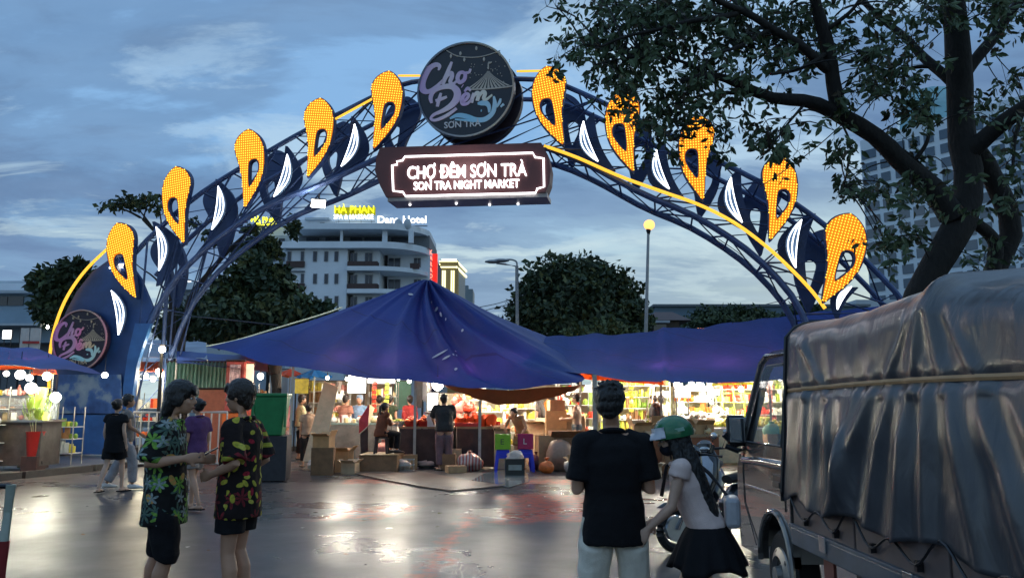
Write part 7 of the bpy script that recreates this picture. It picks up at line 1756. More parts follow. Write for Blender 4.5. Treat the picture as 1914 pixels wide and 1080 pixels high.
M_HAW2 = print_mat('fruit_print', (.014, .009, .009), [
    (7, .3, 'palm', .060, (.10, .02, .02), (.22, .02, .03), .55), (11.5, .77, 'oval', .032, (.50, .42, .05), (.28, .30, .04), .72), (10, 1.9, 'oval', .029, (.60, .50, .10), (.35, .38, .05), .40), (9, 2.6, 'oval', .032, (.35, .02, .04), (.20, .01, .02), .22)])
def at(px, Y): return V((P(px, 760, Y).x, Y, 0))
# 1: man left, faces right
pL, HL, RL, JL = person('man in a black shirt with green leaf print and shaggy dark hair, facing right', at(319, 6.0), radians(-90) + .12, 1.74,
    dict(elR=(.24, -.06, 1.13), wrR=(.20, .17, 1.16), hR=(-.35, 1, .05), elL=(-.21, .0, 1.12), wrL=(-.12, .20, 1.13), hL=(.3, 1, .1), neck=(0, .02, 1.43), head=(0, .075, 1.575), chest=(0, -.02, 1.25), knR=(.10, .06, .49), knL=(-.10, -.05, .49), anL=(-.10, -.14, .08)),
    M_HAW1, M_BLACKC, M_BLACKC, M_SKIN, M_HAIR, .0085, hairstyle='mullet', sleeves=.95, toplen=.70, leglen=1.08, loose=.9, head_pitch=-.05)
ph = MB(); ph.box((.05, .29, 1.19), (.075, .15, .009), R=Euler((.5, 0, .3)).to_matrix()); o = thing('mobile_phone', 'dark mobile phone held by the man in the leaf print shirt', 'phone', pL.location.copy(), pL.rotation_euler.z); o.scale = pL.scale; ph.build('phone_body', M_DARKM, o, world=False, bevel=.003)
# 2: man right, faces left
pR, HR, RR, JR = person('man in a black shirt with yellow and red fruit print, facing left', at(455, 6.1), radians(90) - .15, 1.75,
    dict(elR=(.23, -.08, 1.12), wrR=(.17, .12, 1.02), hR=(-.4, 1, -.2), elL=(-.24, -.08, 1.12), wrL=(-.16, .14, 1.03), hL=(.4, 1, -.2), neck=(0, -.01, 1.42), head=(0, .035, 1.58), chest=(0, .0, 1.25), knL=(-.09, .02, .49), knR=(.09, .03, .49), anR=(.09, -.06, .08)),
    M_HAW2, M_BLACKC, M_BLACKC, M_SKIN, M_HAIRB, .0085, hairstyle='bowl', sleeves=.95, toplen=.73, leglen=.66, loose=.9)
q = MB(); q.slab([(-.03, 0), (.03, 0), (0, .045)], .004, lambda u, v, w: V((.20 + w, -.0 + u, .665 + v))); q.build('white_mark', M_WPL, pR, world=False)
# 3: man in black, back to camera
M_CREAM = cloth('cream_cotton', (.76, .70, .58), .10)
pB, HB_, RB, JB = person('man in a plain black shirt and cream trousers seen from behind', at(1143, 4.95), radians(3), 1.67,
    dict(elR=(.225, -.02, 1.08), wrR=(.16, .20, 1.16), hR=(-.4, 1, .2), elL=(-.225, -.02, 1.08), wrL=(-.14, .20, 1.16), hL=(.4, 1, .2), head=(.0, .055, 1.585), neck=(0, .01, 1.43), shR=(.182, 0, 1.355), shL=(-.182, 0, 1.355), hiR=(.10, 0, .90), hiL=(-.10, 0, .90), knR=(.13, .02, .49), knL=(-.13, .02, .49), anR=(.14, -.02, .08), anL=(-.14, -.02, .08)),
    M_BLACKC, M_CREAM, M_DARKM, M_SKIN, M_HAIR, .0085, hairstyle='spiky', sleeves=.80, toplen=.76, leglen=1.9, loose=.8, slim=1.02, head_pitch=-.18, head_yaw=-.25)
q = MB(); q.box((.05, .28, 1.20), (.08, .15, .009), R=Euler((.6, 0, .2)).to_matrix()); o = thing('mobile_phone', 'dark mobile phone held in front of the man in the plain black shirt', 'phone', pB.location.copy(), pB.rotation_euler.z); o.scale = pB.scale; q.build('phone_body', M_DARKM, o, world=False, bevel=.003)
# 4: woman with helmet
M_PINKT = cloth('pale_pink_top', (.78, .60, .54), .08)
pG, HG, RG, JG = person('woman in a pale top and short black skirt with long black hair, walking left', at(1297, 4.95), radians(78), 1.50,
    dict(pelvis=(0, -.06, .93), chest=(0, .05, 1.22), neck=(0, .10, 1.39), head=(-.02, .15, 1.53), shR=(.155, .08, 1.35), shL=(-.155, .10, 1.35), elR=(.20, .10, 1.10), wrR=(.20, .30, .96), hR=(.05, .6, -.75), elL=(-.19, .17, 1.10), wrL=(-.17, .33, .95), hL=(0, .5, -.8), hiR=(.09, -.06, .91), hiL=(-.09, -.06, .91), knL=(-.09, .14, .50), anL=(-.09, .12, .08), knR=(.09, -.02, .49), anR=(.09, -.20, .10)),
    M_PINKT, None, M_WPL, M_SKIN3, M_HAIR, .0085, female=True, hairstyle='long', sleeves=.25, toplen=.86, loose=.5, head_pitch=-.12, skirt=(.97, .69, .16, .32, M_BLACKC))
hel = thing('helmet', 'green motorbike helmet with a white peak worn by the woman in the black skirt', 'helmet', pG.location.copy(), pG.rotation_euler.z); hel.scale = pG.scale
def dome(c, R, r, z0, m, nm, par, a0=0, a1=2 * pi):
    q = MB(); n = 28; rows = 9; vs = []
    for sgn, rr in ((1, 1.0), (-1, .93)):
        for i in range(rows + 1):
            t = radians(88) * (1 - i / rows) + z0 * i / rows
            for j in range(n): a = 2 * pi * j / n; vs.append(c + R @ V((cos(t) * cos(a) * r[0] * rr, cos(t) * sin(a) * r[1] * rr, sin(t) * r[2] * rr)))
    o_ = (rows + 1) * n
    fs = [(i * n + j, i * n + (j + 1) % n, (i + 1) * n + (j + 1) % n, (i + 1) * n + j) for i in range(rows) for j in range(n)]
    fs += [(o_ + a_, o_ + b2, o_ + c2, o_ + d2) for a_, b2, c2, d2 in [f[::-1] for f in fs]]
    fs += [(rows * n + j, rows * n + (j + 1) % n, o_ + rows * n + (j + 1) % n, o_ + rows * n + j) for j in range(n)]
    fs += [tuple(range(n)), tuple(o_ + j for j in range(n - 1, -1, -1))]
    q.add(vs, fs, 0); return q.build(nm, m, par, world=False, smooth=True, sharp=60)
M_HELG = mat('helmet_green', (.02, .16, .06), .25, var=.08, coat=.5); M_HELW = mat('helmet_white', (.62, .64, .70), .3, var=.05, coat=.4)
RGt = RG @ Matrix.Rotation(-.06, 3, 'X')
dome(HG(0, -.012, .045), RGt, (.125, .140, .125), radians(-14), M_HELG, 'shell', hel)
q = MB(); cN = HG(0, -.012, .045)
vs = []; n = 15
for k, (rr, zz_) in enumerate(((1.0, .055), (1.02, .025), (1.45, -.012), (1.45, -.020), (1.0, .012))):
    for j in range(n):
        a = radians(22) + (pi - radians(44)) * j / (n - 1); f = sin(pi * j / (n - 1)) ** .6
        r_ = 1.0 + (rr - 1.0) * f; vs.append(cN + RGt @ V((cos(a) * .128 * (r_ if r_ < 1.1 else r_ * .95), sin(a) * .145 * r_, zz_)))
q.add(vs, [(k * n + j, k * n + j + 1, (k + 1) * n + j + 1, (k + 1) * n + j) for k in range(4) for j in range(n - 1)] + [(4 * n + j, 4 * n + j + 1, j + 1, j) for j in range(n - 1)]); q.build('peak', M_HELW, hel, world=False, smooth=True)
q = MB(); q.tube([HG(-.115, .02, -.0), HG(-.072, .03, -.09), HG(0, .03, -.125), HG(.072, .03, -.09), HG(.115, .02, -.0)], .006, 5); q.build('strap', M_DARKM, hel, world=False)
q = MB(); q.slab([(-.03, -.012), (.03, -.010), (.034, .012), (-.026, .014)], .002, lambda u, v, w: cN + RGt @ V((-.118 - w, -.05 + u, .02 + v))); q.build('pale_print', mat('helmet_print', (.25, .45, .35), .4), hel, world=False)
msk = thing('face_mask', 'dark face mask worn by the woman with the green helmet', 'mask', pG.location.copy(), pG.rotation_euler.z); msk.scale = pG.scale
q = MB(); q.ell(HG(0, .036, -.055), (.062, .064, .050), 16, 10, R=RG); q.build('cloth', M_NAVYC, msk, world=False, smooth=True)
# handbag behind her
hb2 = thing('shoulder_bag', 'white grey shoulder bag hanging at the back of the woman with the helmet', 'bag', pG.location.copy(), pG.rotation_euler.z); hb2.scale = pG.scale
q = MB(); q.box((.02, -.23, 1.06), (.24, .10, .20)); q.build('bag', mat('bag_pale', (.42, .42, .44), .4, var=.15), hb2, world=False, bevel=.03)
q = MB(); q.tube([(.10, -.21, 1.15), (.135, -.09, 1.30), (.14, .07, 1.435), (.135, .20, 1.34), (.09, .24, 1.14)], .014, 6); q.build('strap', M_DARKM, hb2, world=False)

# middle distance people
def far(label, px, Y, head_top, heading, **k):
    hh = k.pop('h', None); z = P(px, head_top, Y).z
    return person(label, at(px, Y), heading, hh or max(1.3, min(1.9, z / 1.03)), voxel=.016, face=k.pop('face', False), **k)
walk = dict(knR=(.09, .14, .52), anR=(.09, .16, .09), knL=(-.09, -.06, .50), anL=(-.09, -.25, .11))
far('woman in a black dress with short black hair walking away near the blue arch leg', 219, 15.0, 740, radians(-8), top=M_BLACKC, legs=M_BLACKC, leglen=.75, hairstyle='bun', female=True, sleeves=.35, toplen=.72, skin=M_SKIN3, pose=dict(walk))
far('person in grey with a black face mask walking beside the woman in black', 238, 15.6, 732, radians(-60), top=cloth('grey_vneck', (.20, .19, .18)), legs=cloth('light_grey_trousers', (.32, .32, .34)), leglen=1.9, hairstyle='short', female=True, sleeves=.4, shoes=M_WPL, skin=M_SKIN2, pose=dict(walk, elR=(.2, .05, 1.12), wrR=(.2, .25, .98)))
far('woman in a purple shirt with a hair bun behind the two men', 371, 12.5, 738, radians(60), top=cloth('purple_cloth', (.11, .05, .14)), legs=cloth('beige_grey_shorts', (.30, .25, .22)), leglen=.7, hairstyle='bun', female=True, sleeves=.7, pose=dict(walk))
M_MAR = cloth('maroon_brown_cloth', (.16, .055, .03))
sit = dict(pelvis=(0, -.05, .50), chest=(0, .02, .83), neck=(0, .04, 1.00), head=(0, .09, 1.14), shR=(.17, .03, .97), shL=(-.17, .03, .97), elR=(.21, .12, .72), wrR=(.10, .32, .74), hR=(0, 1, 0), elL=(-.21, .12, .72), wrL=(-.08, .32, .74), hL=(0, 1, 0), hiR=(.10, -.03, .50), hiL=(-.10, -.03, .50), knR=(.14, .38, .48), knL=(-.14, .38, .48), anR=(.14, .36, .08), anL=(-.14, .36, .08))
def stool_under(px, Y, label, m, h=.40):
    p = at(px, Y); t = thing('plastic_stool', label, 'stool', p)
    for a in (-1, 1):
        for c_ in (-1, 1): MB().beam((a * .15, c_ * .15 - .05, 0), (a * .12, c_ * .12 - .05, h), .05, .025).build('leg', m, t, world=False)
    MB().box((0, -.05, h + .0), (.30, .30, .03)).build('seat', m, t, world=False)
stand_sit = lambda dz: {a: ((v[0], v[1], v[2] + dz) if a not in ('anR', 'anL') else v) for a, v in sit.items()}
person('woman in a maroon blouse with a dark ponytail sitting by the produce table', at(715, 20.0) + V((0, 0, .42)), radians(-50), 1.66, sit, M_MAR, M_BLACKC, M_DARKM, M_SKIN2, M_HAIRB, .014, True, False, hairstyle='pony', sleeves=1.4, toplen=.86, leglen=1.9)
MBX = thing('wooden_platform', 'low dark platform carrying the woman in the maroon blouse', 'platform', at(715, 20.0)); MB().box((0, .1, .20), (.9, 1.2, .40)).build('deck', M_CARDD, MBX, world=False); MB().box((0, .1, .41), (.94, 1.24, .02)).build('top_board', M_WOODT, MBX, world=False)
st_ = thing('plastic_stool', 'stool under the woman in the maroon blouse', 'stool', at(715, 20.0) + V((0, 0, .42)))
for a in (-1, 1):
    for c_ in (-1, 1): MB().beam((a * .15, c_ * .15, 0), (a * .12, c_ * .12, .37), .05, .025).build('leg', M_DCLOTH, st_, world=False)
MB().box((0, 0, .385), (.30, .30, .03)).build('seat', M_DCLOTH, st_, world=False)
far('woman in a beige top half hidden behind the leaning cardboard sheet', 577, 21.4, 731, radians(20), top=cloth('beige_cloth', (.35, .25, .18)), legs=M_BLACKC, leglen=1.8, hairstyle='bun', female=True, h=1.62)
far('woman in a cream yellow blouse working left of the leaning cardboard', 563, 24.5, 715, radians(-70), top=cloth('cream_yellow_cloth', (.62, .55, .32)), legs=M_BLACKC, leglen=1.8, hairstyle='short', female=True, sleeves=1.5, pose=dict(elR=(.2, .08, 1.12), wrR=(.15, .3, 1.05), elL=(-.2, .08, 1.12), wrL=(-.15, .3, 1.05)))
far('person in a pink shirt between the pale pole and the green bin', 530, 24, 725, radians(30), top=cloth('pink_cloth', (.55, .25, .28)), legs=cloth('pale_trousers', (.4, .3, .3)), leglen=1.8, female=True)
far('person with a white cap behind the green wheeled bin', 492, 22.5, 713, radians(160), top=cloth('pale_grey_cloth', (.45, .43, .42)), legs=M_BLACKC, leglen=1.8, hair=M_WPL)
far('person in a pale shirt right of the one with the white cap', 506, 23.2, 716, radians(200), top=cloth('soft_white_cloth', (.5, .48, .45)), legs=M_BLACKC, leglen=1.8)
far('person in a long light blue robe standing before the white light board', 672, 24, 723, radians(170), top=cloth('light_blue_cloth', (.25, .42, .66)), legs=cloth('light_blue_trousers', (.22, .38, .60)), leglen=1.7, toplen=.60, female=True, sleeves=1.5, hair=cloth('blue_scarf', (.25, .36, .5)))
far('person in a brown shirt bending behind the white goods left of the light board', 646, 23.5, 722, radians(-30), top=cloth('brown_pink_cloth', (.40, .20, .15)), legs=M_BLACKC, leglen=1.8, female=True)
far('woman in a dark green dress carrying a white bag near the teal wall', 728, 24.5, 724, radians(-10), top=cloth('dark_green_cloth', (.03, .05, .03)), legs=cloth('dark_green_skirt', (.03, .05, .03)), leglen=.9, toplen=.62, female=True, sleeves=.3)
cb_ = thing('plastic_bag', 'white carrier bag held by the woman in the dark green dress', 'bag', at(740, 24.3) + V((0, 0, .72))); crumple('bag', M_PBAG, cb_, (0, 0, .12), (.13, .09, .17), 12, .2); MB().tube([(-.05, 0, .25), (0, 0, .36), (.05, 0, .25)], .008, 5).build('handle', M_PBAG, cb_, world=False)
far('slim person behind and left of the woman in the dark green dress', 708, 25.5, 726, radians(30), top=cloth('olive_grey_cloth', (.16, .17, .12)), legs=M_BLACKC, leglen=1.8)
far('woman in a red shirt and crimson skirt in front of the teal wall', 766, 26, 716, radians(25), top=cloth('red_cloth', (.42, .05, .05)), legs=cloth('crimson_cloth', (.48, .02, .09)), leglen=.85, toplen=.82, female=True, sleeves=1.2)
far('man in a dark grey shirt leaning over the produce table', 831, 20.2, 728, radians(12), top=cloth('charcoal_cloth', (.035, .035, .035)), legs=cloth('faded_brown_trousers', (.16, .10, .11)), leglen=1.9, sleeves=.9, pose=dict(chest=(0, .06, 1.23), neck=(0, .10, 1.40), head=(0, .17, 1.55), shR=(.19, .09, 1.37), shL=(-.19, .09, 1.37), elL=(-.24, .20, 1.14), wrL=(-.18, .42, 1.02), hL=(0, 1, -.2), elR=(.23, .18, 1.12), wrR=(.15, .40, 1.02), hR=(0, 1, -.2)), slim=1.1)
bend = dict(pelvis=(0, -.12, .92), chest=(0, .10, 1.18), neck=(0, .22, 1.30), head=(0, .33, 1.38), shR=(.18, .20, 1.28), shL=(-.18, .20, 1.28), elR=(.30, .22, 1.02), wrR=(.20, .34, .82), hR=(-.2, .6, -.8), elL=(-.30, .22, 1.02), wrL=(-.20, .34, .82), hL=(.2, .6, -.8), hiR=(.09, -.1, .9), hiL=(-.09, -.1, .9))
far('shirtless worker in tan shorts bending forward behind the magenta crate', 972, 20.7, 741, radians(150), top=None, legs=cloth('tan_shorts', (.42, .26, .10)), leglen=.8, skin=mat('skin_bronze', (.50, .25, .13), .45, var=.1), pose=bend, h=1.72)  # skin is one even bronze tone
far('shirtless man in grey jeans walking left of the man in black', 1078, 21.6, 727, radians(75), top=None, legs=cloth('grey_jeans', (.11, .13, .14)), leglen=1.9, skin=mat('skin_pale_lit', (.50, .30, .20), .45, var=.1), pose=dict(walk, elR=(.2, .05, 1.12), wrR=(.15, .27, 1.10), hR=(0, 1, 0), elL=(-.2, .05, 1.12), wrL=(-.15, .27, 1.10), hL=(0, 1, 0)))
far('woman with long black hair and bare arms behind the shirtless worker', 1008, 23.8, 735, radians(60), top=cloth('black_white_top', (.10, .09, .09)), legs=cloth('grey_green_jeans', (.14, .17, .16)), leglen=1.8, female=True, hairstyle='long', sleeves=.2, skin=M_SKIN3)
far('small figure in a teal shirt beyond the orange diamond sign', 1030, 27, 733, radians(-80), top=cloth('teal_cloth', (.05, .20, .16)), legs=M_BLACKC, leglen=1.8)
far('figure in a pale shirt behind the goods left of the folding ladder', 1236, 25, 722, radians(10), top=cloth('pale_lit_shirt', (.50, .46, .38)), legs=M_BLACKC, leglen=1.8)
far('person in a pink shirt standing beside the bright goods left of the pipes', 1222, 25.3, 720, radians(90), top=cloth('soft_pink_shirt', (.55, .30, .30)), legs=M_BLACKC, leglen=1.8)
# ---------------------------------------------------------------- covered truck on the right
X0 = 1.98
tk = thing('covered_truck', 'small dark truck with a grey plastic covered load parked at the right edge', 'truck', V((X0, 5.9, 0)))
def car_paint(name, c):
    m = mat(name, c, .22, metal=.55, var=.12, scale=2, coat=1.0, bump=.12, bscale=2.5); return m
M_PAINT = car_paint('truck_paint', (.20, .185, .17)); M_RUB = mat('rubber', (.012, .012, .012), .8, var=.3); M_BLK = mat('black_trim', (.012, .012, .014), .4, var=.2)
M_CHR = mat('worn_chrome', (.5, .5, .5), .2, metal=1, var=.2); M_GLS = mat('cab_glass', (.5, .55, .55), .03, alpha=.22, var=0, spec=.8)
M_SIDEB = mat('brown_side_board', (.15, .11, .10), .5, var=.3, scale=2); M_RAILB = mat('blue_grey_chassis', (.10, .13, .16), .45, metal=.3, var=.3, scale=3)
W_ = 1.66; x1 = X0 + W_
# cab profile in (Y,Z), looking at the left side
ys, zs = 5.88, 0
prof = [(5.88, .42), (5.88, 1.93), (5.95, 1.98), (6.55, 1.98), (6.68, 1.92), (7.08, 1.22), (7.20, 1.02), (7.24, .62), (7.22, .36), (6.62, .36), (6.60, .50), (6.52, .66), (6.38, .76), (6.22, .78), (6.06, .74), (5.93, .62), (5.88, .50)]
def side(par, pts, x, th, m, nm, bevel=.012): 
    b = MB(); b.slab(pts, th, lambda u, v, w: V((x + w, u, v))); return b.build(nm, m, par, bevel=bevel)
# left body side with the window opening, curved slightly inwards towards the roof
wopen = [(6.02, 1.26), (6.02, 1.82), (6.08, 1.87), (6.50, 1.87), (6.58, 1.82), (6.90, 1.26)]
from mathutils.geometry import tessellate_polygon
def side_hole(pts, hole_, xf, th, m, nm):
    b = MB(); b.slab_hole(pts, hole_, th, lambda u, v, w: V((xf(v) + w, u, v))); return b.build(nm, m, tk, bevel=.008)
lean = lambda z: X0 + max(0, z - 1.15) * .12 + max(0, .7 - z) * .04
def dens(pts, n=4):
    o = []
    for i in range(len(pts)):
        a = pts[i]; c = pts[(i + 1) % len(pts)]
        for k in range(n): o.append((a[0] + (c[0] - a[0]) * k / n, a[1] + (c[1] - a[1]) * k / n))
    return o
side_hole(dens(prof, 3), dens(wopen, 3), lean, .05, M_PAINT, 'cab_side')
side_hole(dens(prof, 3), dens(wopen, 3), lambda z: x1 - .05 - max(0, z - 1.15) * .12, .05, M_PAINT, 'cab_side')
b = MB(); xl = lambda z: lean(z) + .03; xr = lambda z: x1 - .03 - max(0, z - 1.15) * .12
def cross(y0, z0, y1, z1): return [V((xl(z0), y0, z0)), V((xr(z0), y0, z0)), V((xr(z1), y1, z1)), V((xl(z1), y1, z1))]
for s in (((5.90, 1.95), (5.97, 1.985)), ((5.97, 1.985), (6.54, 1.985)), ((6.54, 1.985), (6.68, 1.92)), ((7.08, 1.22), (7.20, 1.02)), ((7.20, 1.02), (7.24, .62)), ((7.24, .62), (7.22, .36)), ((5.895, .45), (5.895, 1.30)), ((5.895, 1.85), (5.895, 1.95))):
    c = cross(*s[0], *s[1]); b.add(c, [(0, 1, 2, 3)])
o = b.build('cab_shell', M_PAINT, tk); sm = o.modifiers.new('solid', 'SOLIDIFY'); sm.thickness = .02; sm.offset = 0
b = MB(); b.add(cross(6.69, 1.91, 7.08, 1.23), [(0, 1, 2, 3)]); b.build('windscreen', M_GLS, tk)
side(tk, wopen, lean(1.5) + .01, .006, M_GLS, 'side_window', 0)
MB().box((x1 - .1, 6.4, 1.55), (.006, .7, .55)).build('side_window', M_GLS, tk)
MB().tube([V((lean(z) - .004, y, z)) for y, z in wopen], .014, 6, closed=True).build('window_seal', M_BLK, tk)
MB().tube([V((lean(1.95) - .005, 5.9, 1.95)), V((lean(1.95) - .005, 6.55, 1.955)), V((lean(1.9) - .005, 6.69, 1.90)), V((lean(1.25) - .005, 7.07, 1.24))], .022, 8).build('roof_gutter', M_CHR, tk, smooth=True)
# interior
MB().box((X0 + .83, 6.0, .95), (1.4, .14, .95)).box((X0 + .83, 6.25, .60), (1.4, .5, .16)).build('seat', M_BLK, tk); MB().box((X0 + .83, 6.92, 1.08), (1.45, .22, .2)).build('dashboard', M_BLK, tk)
MB().tube([V((X0 + .38 + cos(a) * .18, 6.72 + sin(a) * .06, 1.16 + sin(a) * .17)) for a in [2 * pi * i / 20 for i in range(20)]], .014, 6, closed=True).build('steering_wheel', M_BLK, tk)
# door lines, handle, mirror, mouldings
MB().tube([V((X0 - .003, y, z)) for y, z in ((5.97, .80), (5.97, 1.24))], .005, 4).build('door_gap', M_BLK, tk); MB().tube([V((X0 - .003, y, z)) for y, z in ((6.98, 1.24), (7.02, 1.0), (7.0, .75), (6.72, .45))], .005, 4).build('door_gap', M_BLK, tk)
MB().box((X0 - .012, 6.10, .98), (.03, .16, .045)).build('door_handle', M_BLK, tk, bevel=.008); MB().box((X0 - .006, 6.10, 1.0), (.014, .20, .09)).build('handle_recess', M_BLK, tk, bevel=.004)
b = MB(); b.loft([(V((X0 + .0, 5.92, 1.125)), .026, .035), (V((X0 + .0, 6.5, 1.120)), .030, .035), (V((X0 + .005, 7.02, 1.10)), .026, .030)], 10, right=V((1, 0, 0))); b.build('body_crease', M_PAINT, tk, smooth=True)
MB().box((X0 - .004, 6.45, .90), (.018, 1.05, .014)).build('side_moulding', M_CHR, tk, bevel=.004)
MB().tube([V((X0 + .01, 6.98, 1.24)), V((X0 - .06, 7.0, 1.22)), V((X0 - .16, 7.0, 1.32))], .028, 8).tube([V((X0 + .02, 6.96, 1.20)), V((X0 - .05, 6.98, 1.18)), V((X0 - .15, 7.0, 1.22))], .024, 8).build('mirror_arm', M_BLK, tk, smooth=True)
mx_, mz_ = P(1377, 803, 6.98).x, P(1377, 803, 6.98).z
MB().box((mx_, 7.0, mz_), (.165, .07, .25)).build('mirror_housing', M_BLK, tk, bevel=.03)
MB().box((mx_, 6.958, mz_), (.128, .006, .205)).build('mirror_glass', mat('mirror_glass', (.75, .8, .85), .08, metal=1, var=0), tk, bevel=.012)
MB().tube([(mx_ + .06, 7.0, mz_ - .09), (X0 - .02, 7.0, 1.24)], .035, 8).build('mirror_arm', M_BLK, tk)
# lower mudguard lip, wheels
MB().tube([V((X0 - .006, 6.24 + cos(a) * .37, .36 + sin(a) * .41)) for a in [pi * i / 14 for i in range(15)]], .022, 8).build('wheel_arch', M_PAINT, tk, smooth=True)
def wheel(x, y, sgn, r=.315, w=.19):
    o = MB(); R = Matrix.Rotation(pi / 2, 3, 'Y')
    n = 36; prf = [(r * .62, -w / 2), (r * .90, -w / 2), (r, -w * .36), (r, w * .36), (r * .90, w / 2), (r * .62, w / 2)]
    o.lathe(prf, (x, y, r), n, R=R); ty = o.build('wheel', M_RUB, tk, smooth=True, sharp=35)
    q = MB(); xx = x - sgn * w * .40
    q.lathe([(r * .64, .0), (r * .60, -.03 * sgn), (r * .42, -.05 * sgn), (r * .36, -.015 * sgn), (r * .20, -.02 * sgn), (r * .17, -.07 * sgn), (.0, -.075 * sgn)], (xx, y, r), 28, R=R); rm = q.build('rim', mat('steel_rim', (.34, .33, .31), .35, metal=.7, var=.3), ty, smooth=True, sharp=30)
    for k in range(5):
        a = 2 * pi * k / 5; MB().ell((xx - .03 * sgn, y + cos(a) * r * .46, r + sin(a) * r * .46), (.012, .040, .040), 8, 5).build('rim_hole', M_BLK, rm)
wheel(X0 + .13, 6.24, 1); wheel(x1 - .13, 6.24, -1); wheel(X0 + .16, 3.55, 1, .30, .17); wheel(x1 - .16, 3.55, -1, .30, .17)
MB().box((X0 + .83, 7.26, .45), (1.6, .08, .2)).build('bumper', M_BLK, tk, bevel=.02)
for s in (.2, 1.46): MB().box((X0 + s, 7.25, .78), (.28, .05, .16)).build('headlight', M_GLS, tk, bevel=.01)
# bed
yb0, yb1 = 2.72, 5.80
MB().box((X0 + .83, (yb0 + yb1) / 2, .70), (1.62, yb1 - yb0, .06)).build('bed_floor', M_RAILB, tk)
for k in range(3):
    a = yb0 + (yb1 - yb0) * k / 3 + .012; e = yb0 + (yb1 - yb0) * (k + 1) / 3 - .012
    for xx in (X0 + .005, x1 - .005): MB().box((xx, (a + e) / 2, .86), (.03, e - a, .27)).build('side_board', M_SIDEB, tk, bevel=.006)
for xx in (X0 + .0, x1 - .0):
    MB().box((xx, (yb0 + yb1) / 2, .665), (.06, yb1 - yb0, .12)).build('side_rail', M_RAILB, tk, bevel=.01); MB().box((xx + (.0), (yb0 + yb1) / 2, .735), (.075, yb1 - yb0 + .02, .02)).build('rail_lip', M_RAILB, tk, bevel=.004)
for y in (3.0, 4.1, 5.2): MB().box((X0 - .035, y, .70), (.02, .10, .10)).build('latch', M_CHR, tk, bevel=.005)
MB().box((X0 + .83, yb0, .86), (1.62, .03, .27)).build('tail_board', M_SIDEB, tk); MB().box((X0 + .83, yb1, 1.15), (1.62, .04, .85)).build('head_board', M_RAILB, tk)
for xx in (X0 + .45, x1 - .45): MB().box((xx, 4.9, .52), (.08, 4.4, .12)).build('chassis_rail', M_BLK, tk)
MB().box((X0 + .22, 4.75, .50), (.30, .5, .24)).build('fuel_tank', M_BLK, tk, bevel=.03)
MB().box((X0 + .06, 5.35, .40), (.02, .16, .34)).build('mud_flap', mat('red_flap', (.25, .08, .06), .6), tk)
# plastic cover over the load
def tarp_plastic():
    m = mat('grey_plastic_cover', (.056, .056, .062), .30, var=.2, scale=2.2, bump=.0, spec=.5, coat=.35)
    t = m.node_tree; nd = t.nodes; lk = t.links; b = nd['Principled BSDF']; tc = nd.new('ShaderNodeTexCoord')
    n1 = nd.new('ShaderNodeTexNoise'); n1.inputs['Scale'].default_value = 4.5; n1.inputs['Detail'].default_value = 5; n1.inputs['Distortion'].default_value = 1.0
    mp = nd.new('ShaderNodeMapping'); mp.inputs['Scale'].default_value = (1, 1.6, .7); lk.new(tc.outputs['Object'], mp.inputs[0]); lk.new(mp.outputs[0], n1.inputs[0])
    bp = nd.new('ShaderNodeBump'); bp.inputs['Strength'].default_value = .28; bp.inputs['Distance'].default_value = .03; lk.new(n1.outputs[0], bp.inputs['Height']); lk.new(bp.outputs[0], b.inputs['Normal']); lk.new(bp.outputs[0], b.inputs['Coat Normal']); b.inputs['Coat Roughness'].default_value = .24; return m
M_COVER = tarp_plastic()
ZT, ZB = 2.15, .92
def bow(y):   # height of the ridge: bows at 5.75, 3.9, 2.1, slack between
    k = min(abs(y - 3.86), abs(y - 2.0)); return .05 * math.exp(-((y - 3.86) / .12) ** 2) + (-.15 * min(1, k / .9) ** 1.1) if y < 3.86 else .05 * math.exp(-((y - 3.86) / .12) ** 2) - .02 * sin((y - 3.86) * 1.6)
def foldn(y, z):
    f = 0.0; t = (ZT - z) / (ZT - ZB)
    for (yc, zc, am, wd, dy) in ((5.45, 1.9, .035, .05, .05), (5.25, 1.7, .030, .045, .10), (5.05, 1.7, .040, .05, .05), (4.85, 1.75, .045, .055, -.15), (4.62, 1.75, .05, .05, .25), (4.40, 1.8, .055, .06, .45), (4.20, 1.75, .050, .045, .30), (4.02, 1.8, .05, .05, .12), (3.86, 1.8, .06, .05, .0), (3.70, 1.8, .045, .05, -.25), (3.52, 1.75, .04, .06, -.45), (3.30, 1.7, .03, .06, -.6), (3.05, 1.7, .03, .07, -.5)):
        tt = max(0, (zc - z) / (zc - ZB)); yy = yc + dy * tt; wdd = wd * (1 + .7 * tt)
        if z < zc: f += am * min(1, tt * 2.2) * math.exp(-((y - yy) / wdd) ** 2)
    # ridges above the strap: short tension folds fanning from the bow corners
    if z > 1.60:
        for (y0, sl) in ((3.86, .9), (3.86, -.9), (5.7, -1.2), (5.7, -.5), (3.86, .25), (3.86, -.3)): f += .022 * math.exp(-((y - (y0 + sl * (ZT + bow(y0) - z) * .9)) / .05) ** 2)
    return f
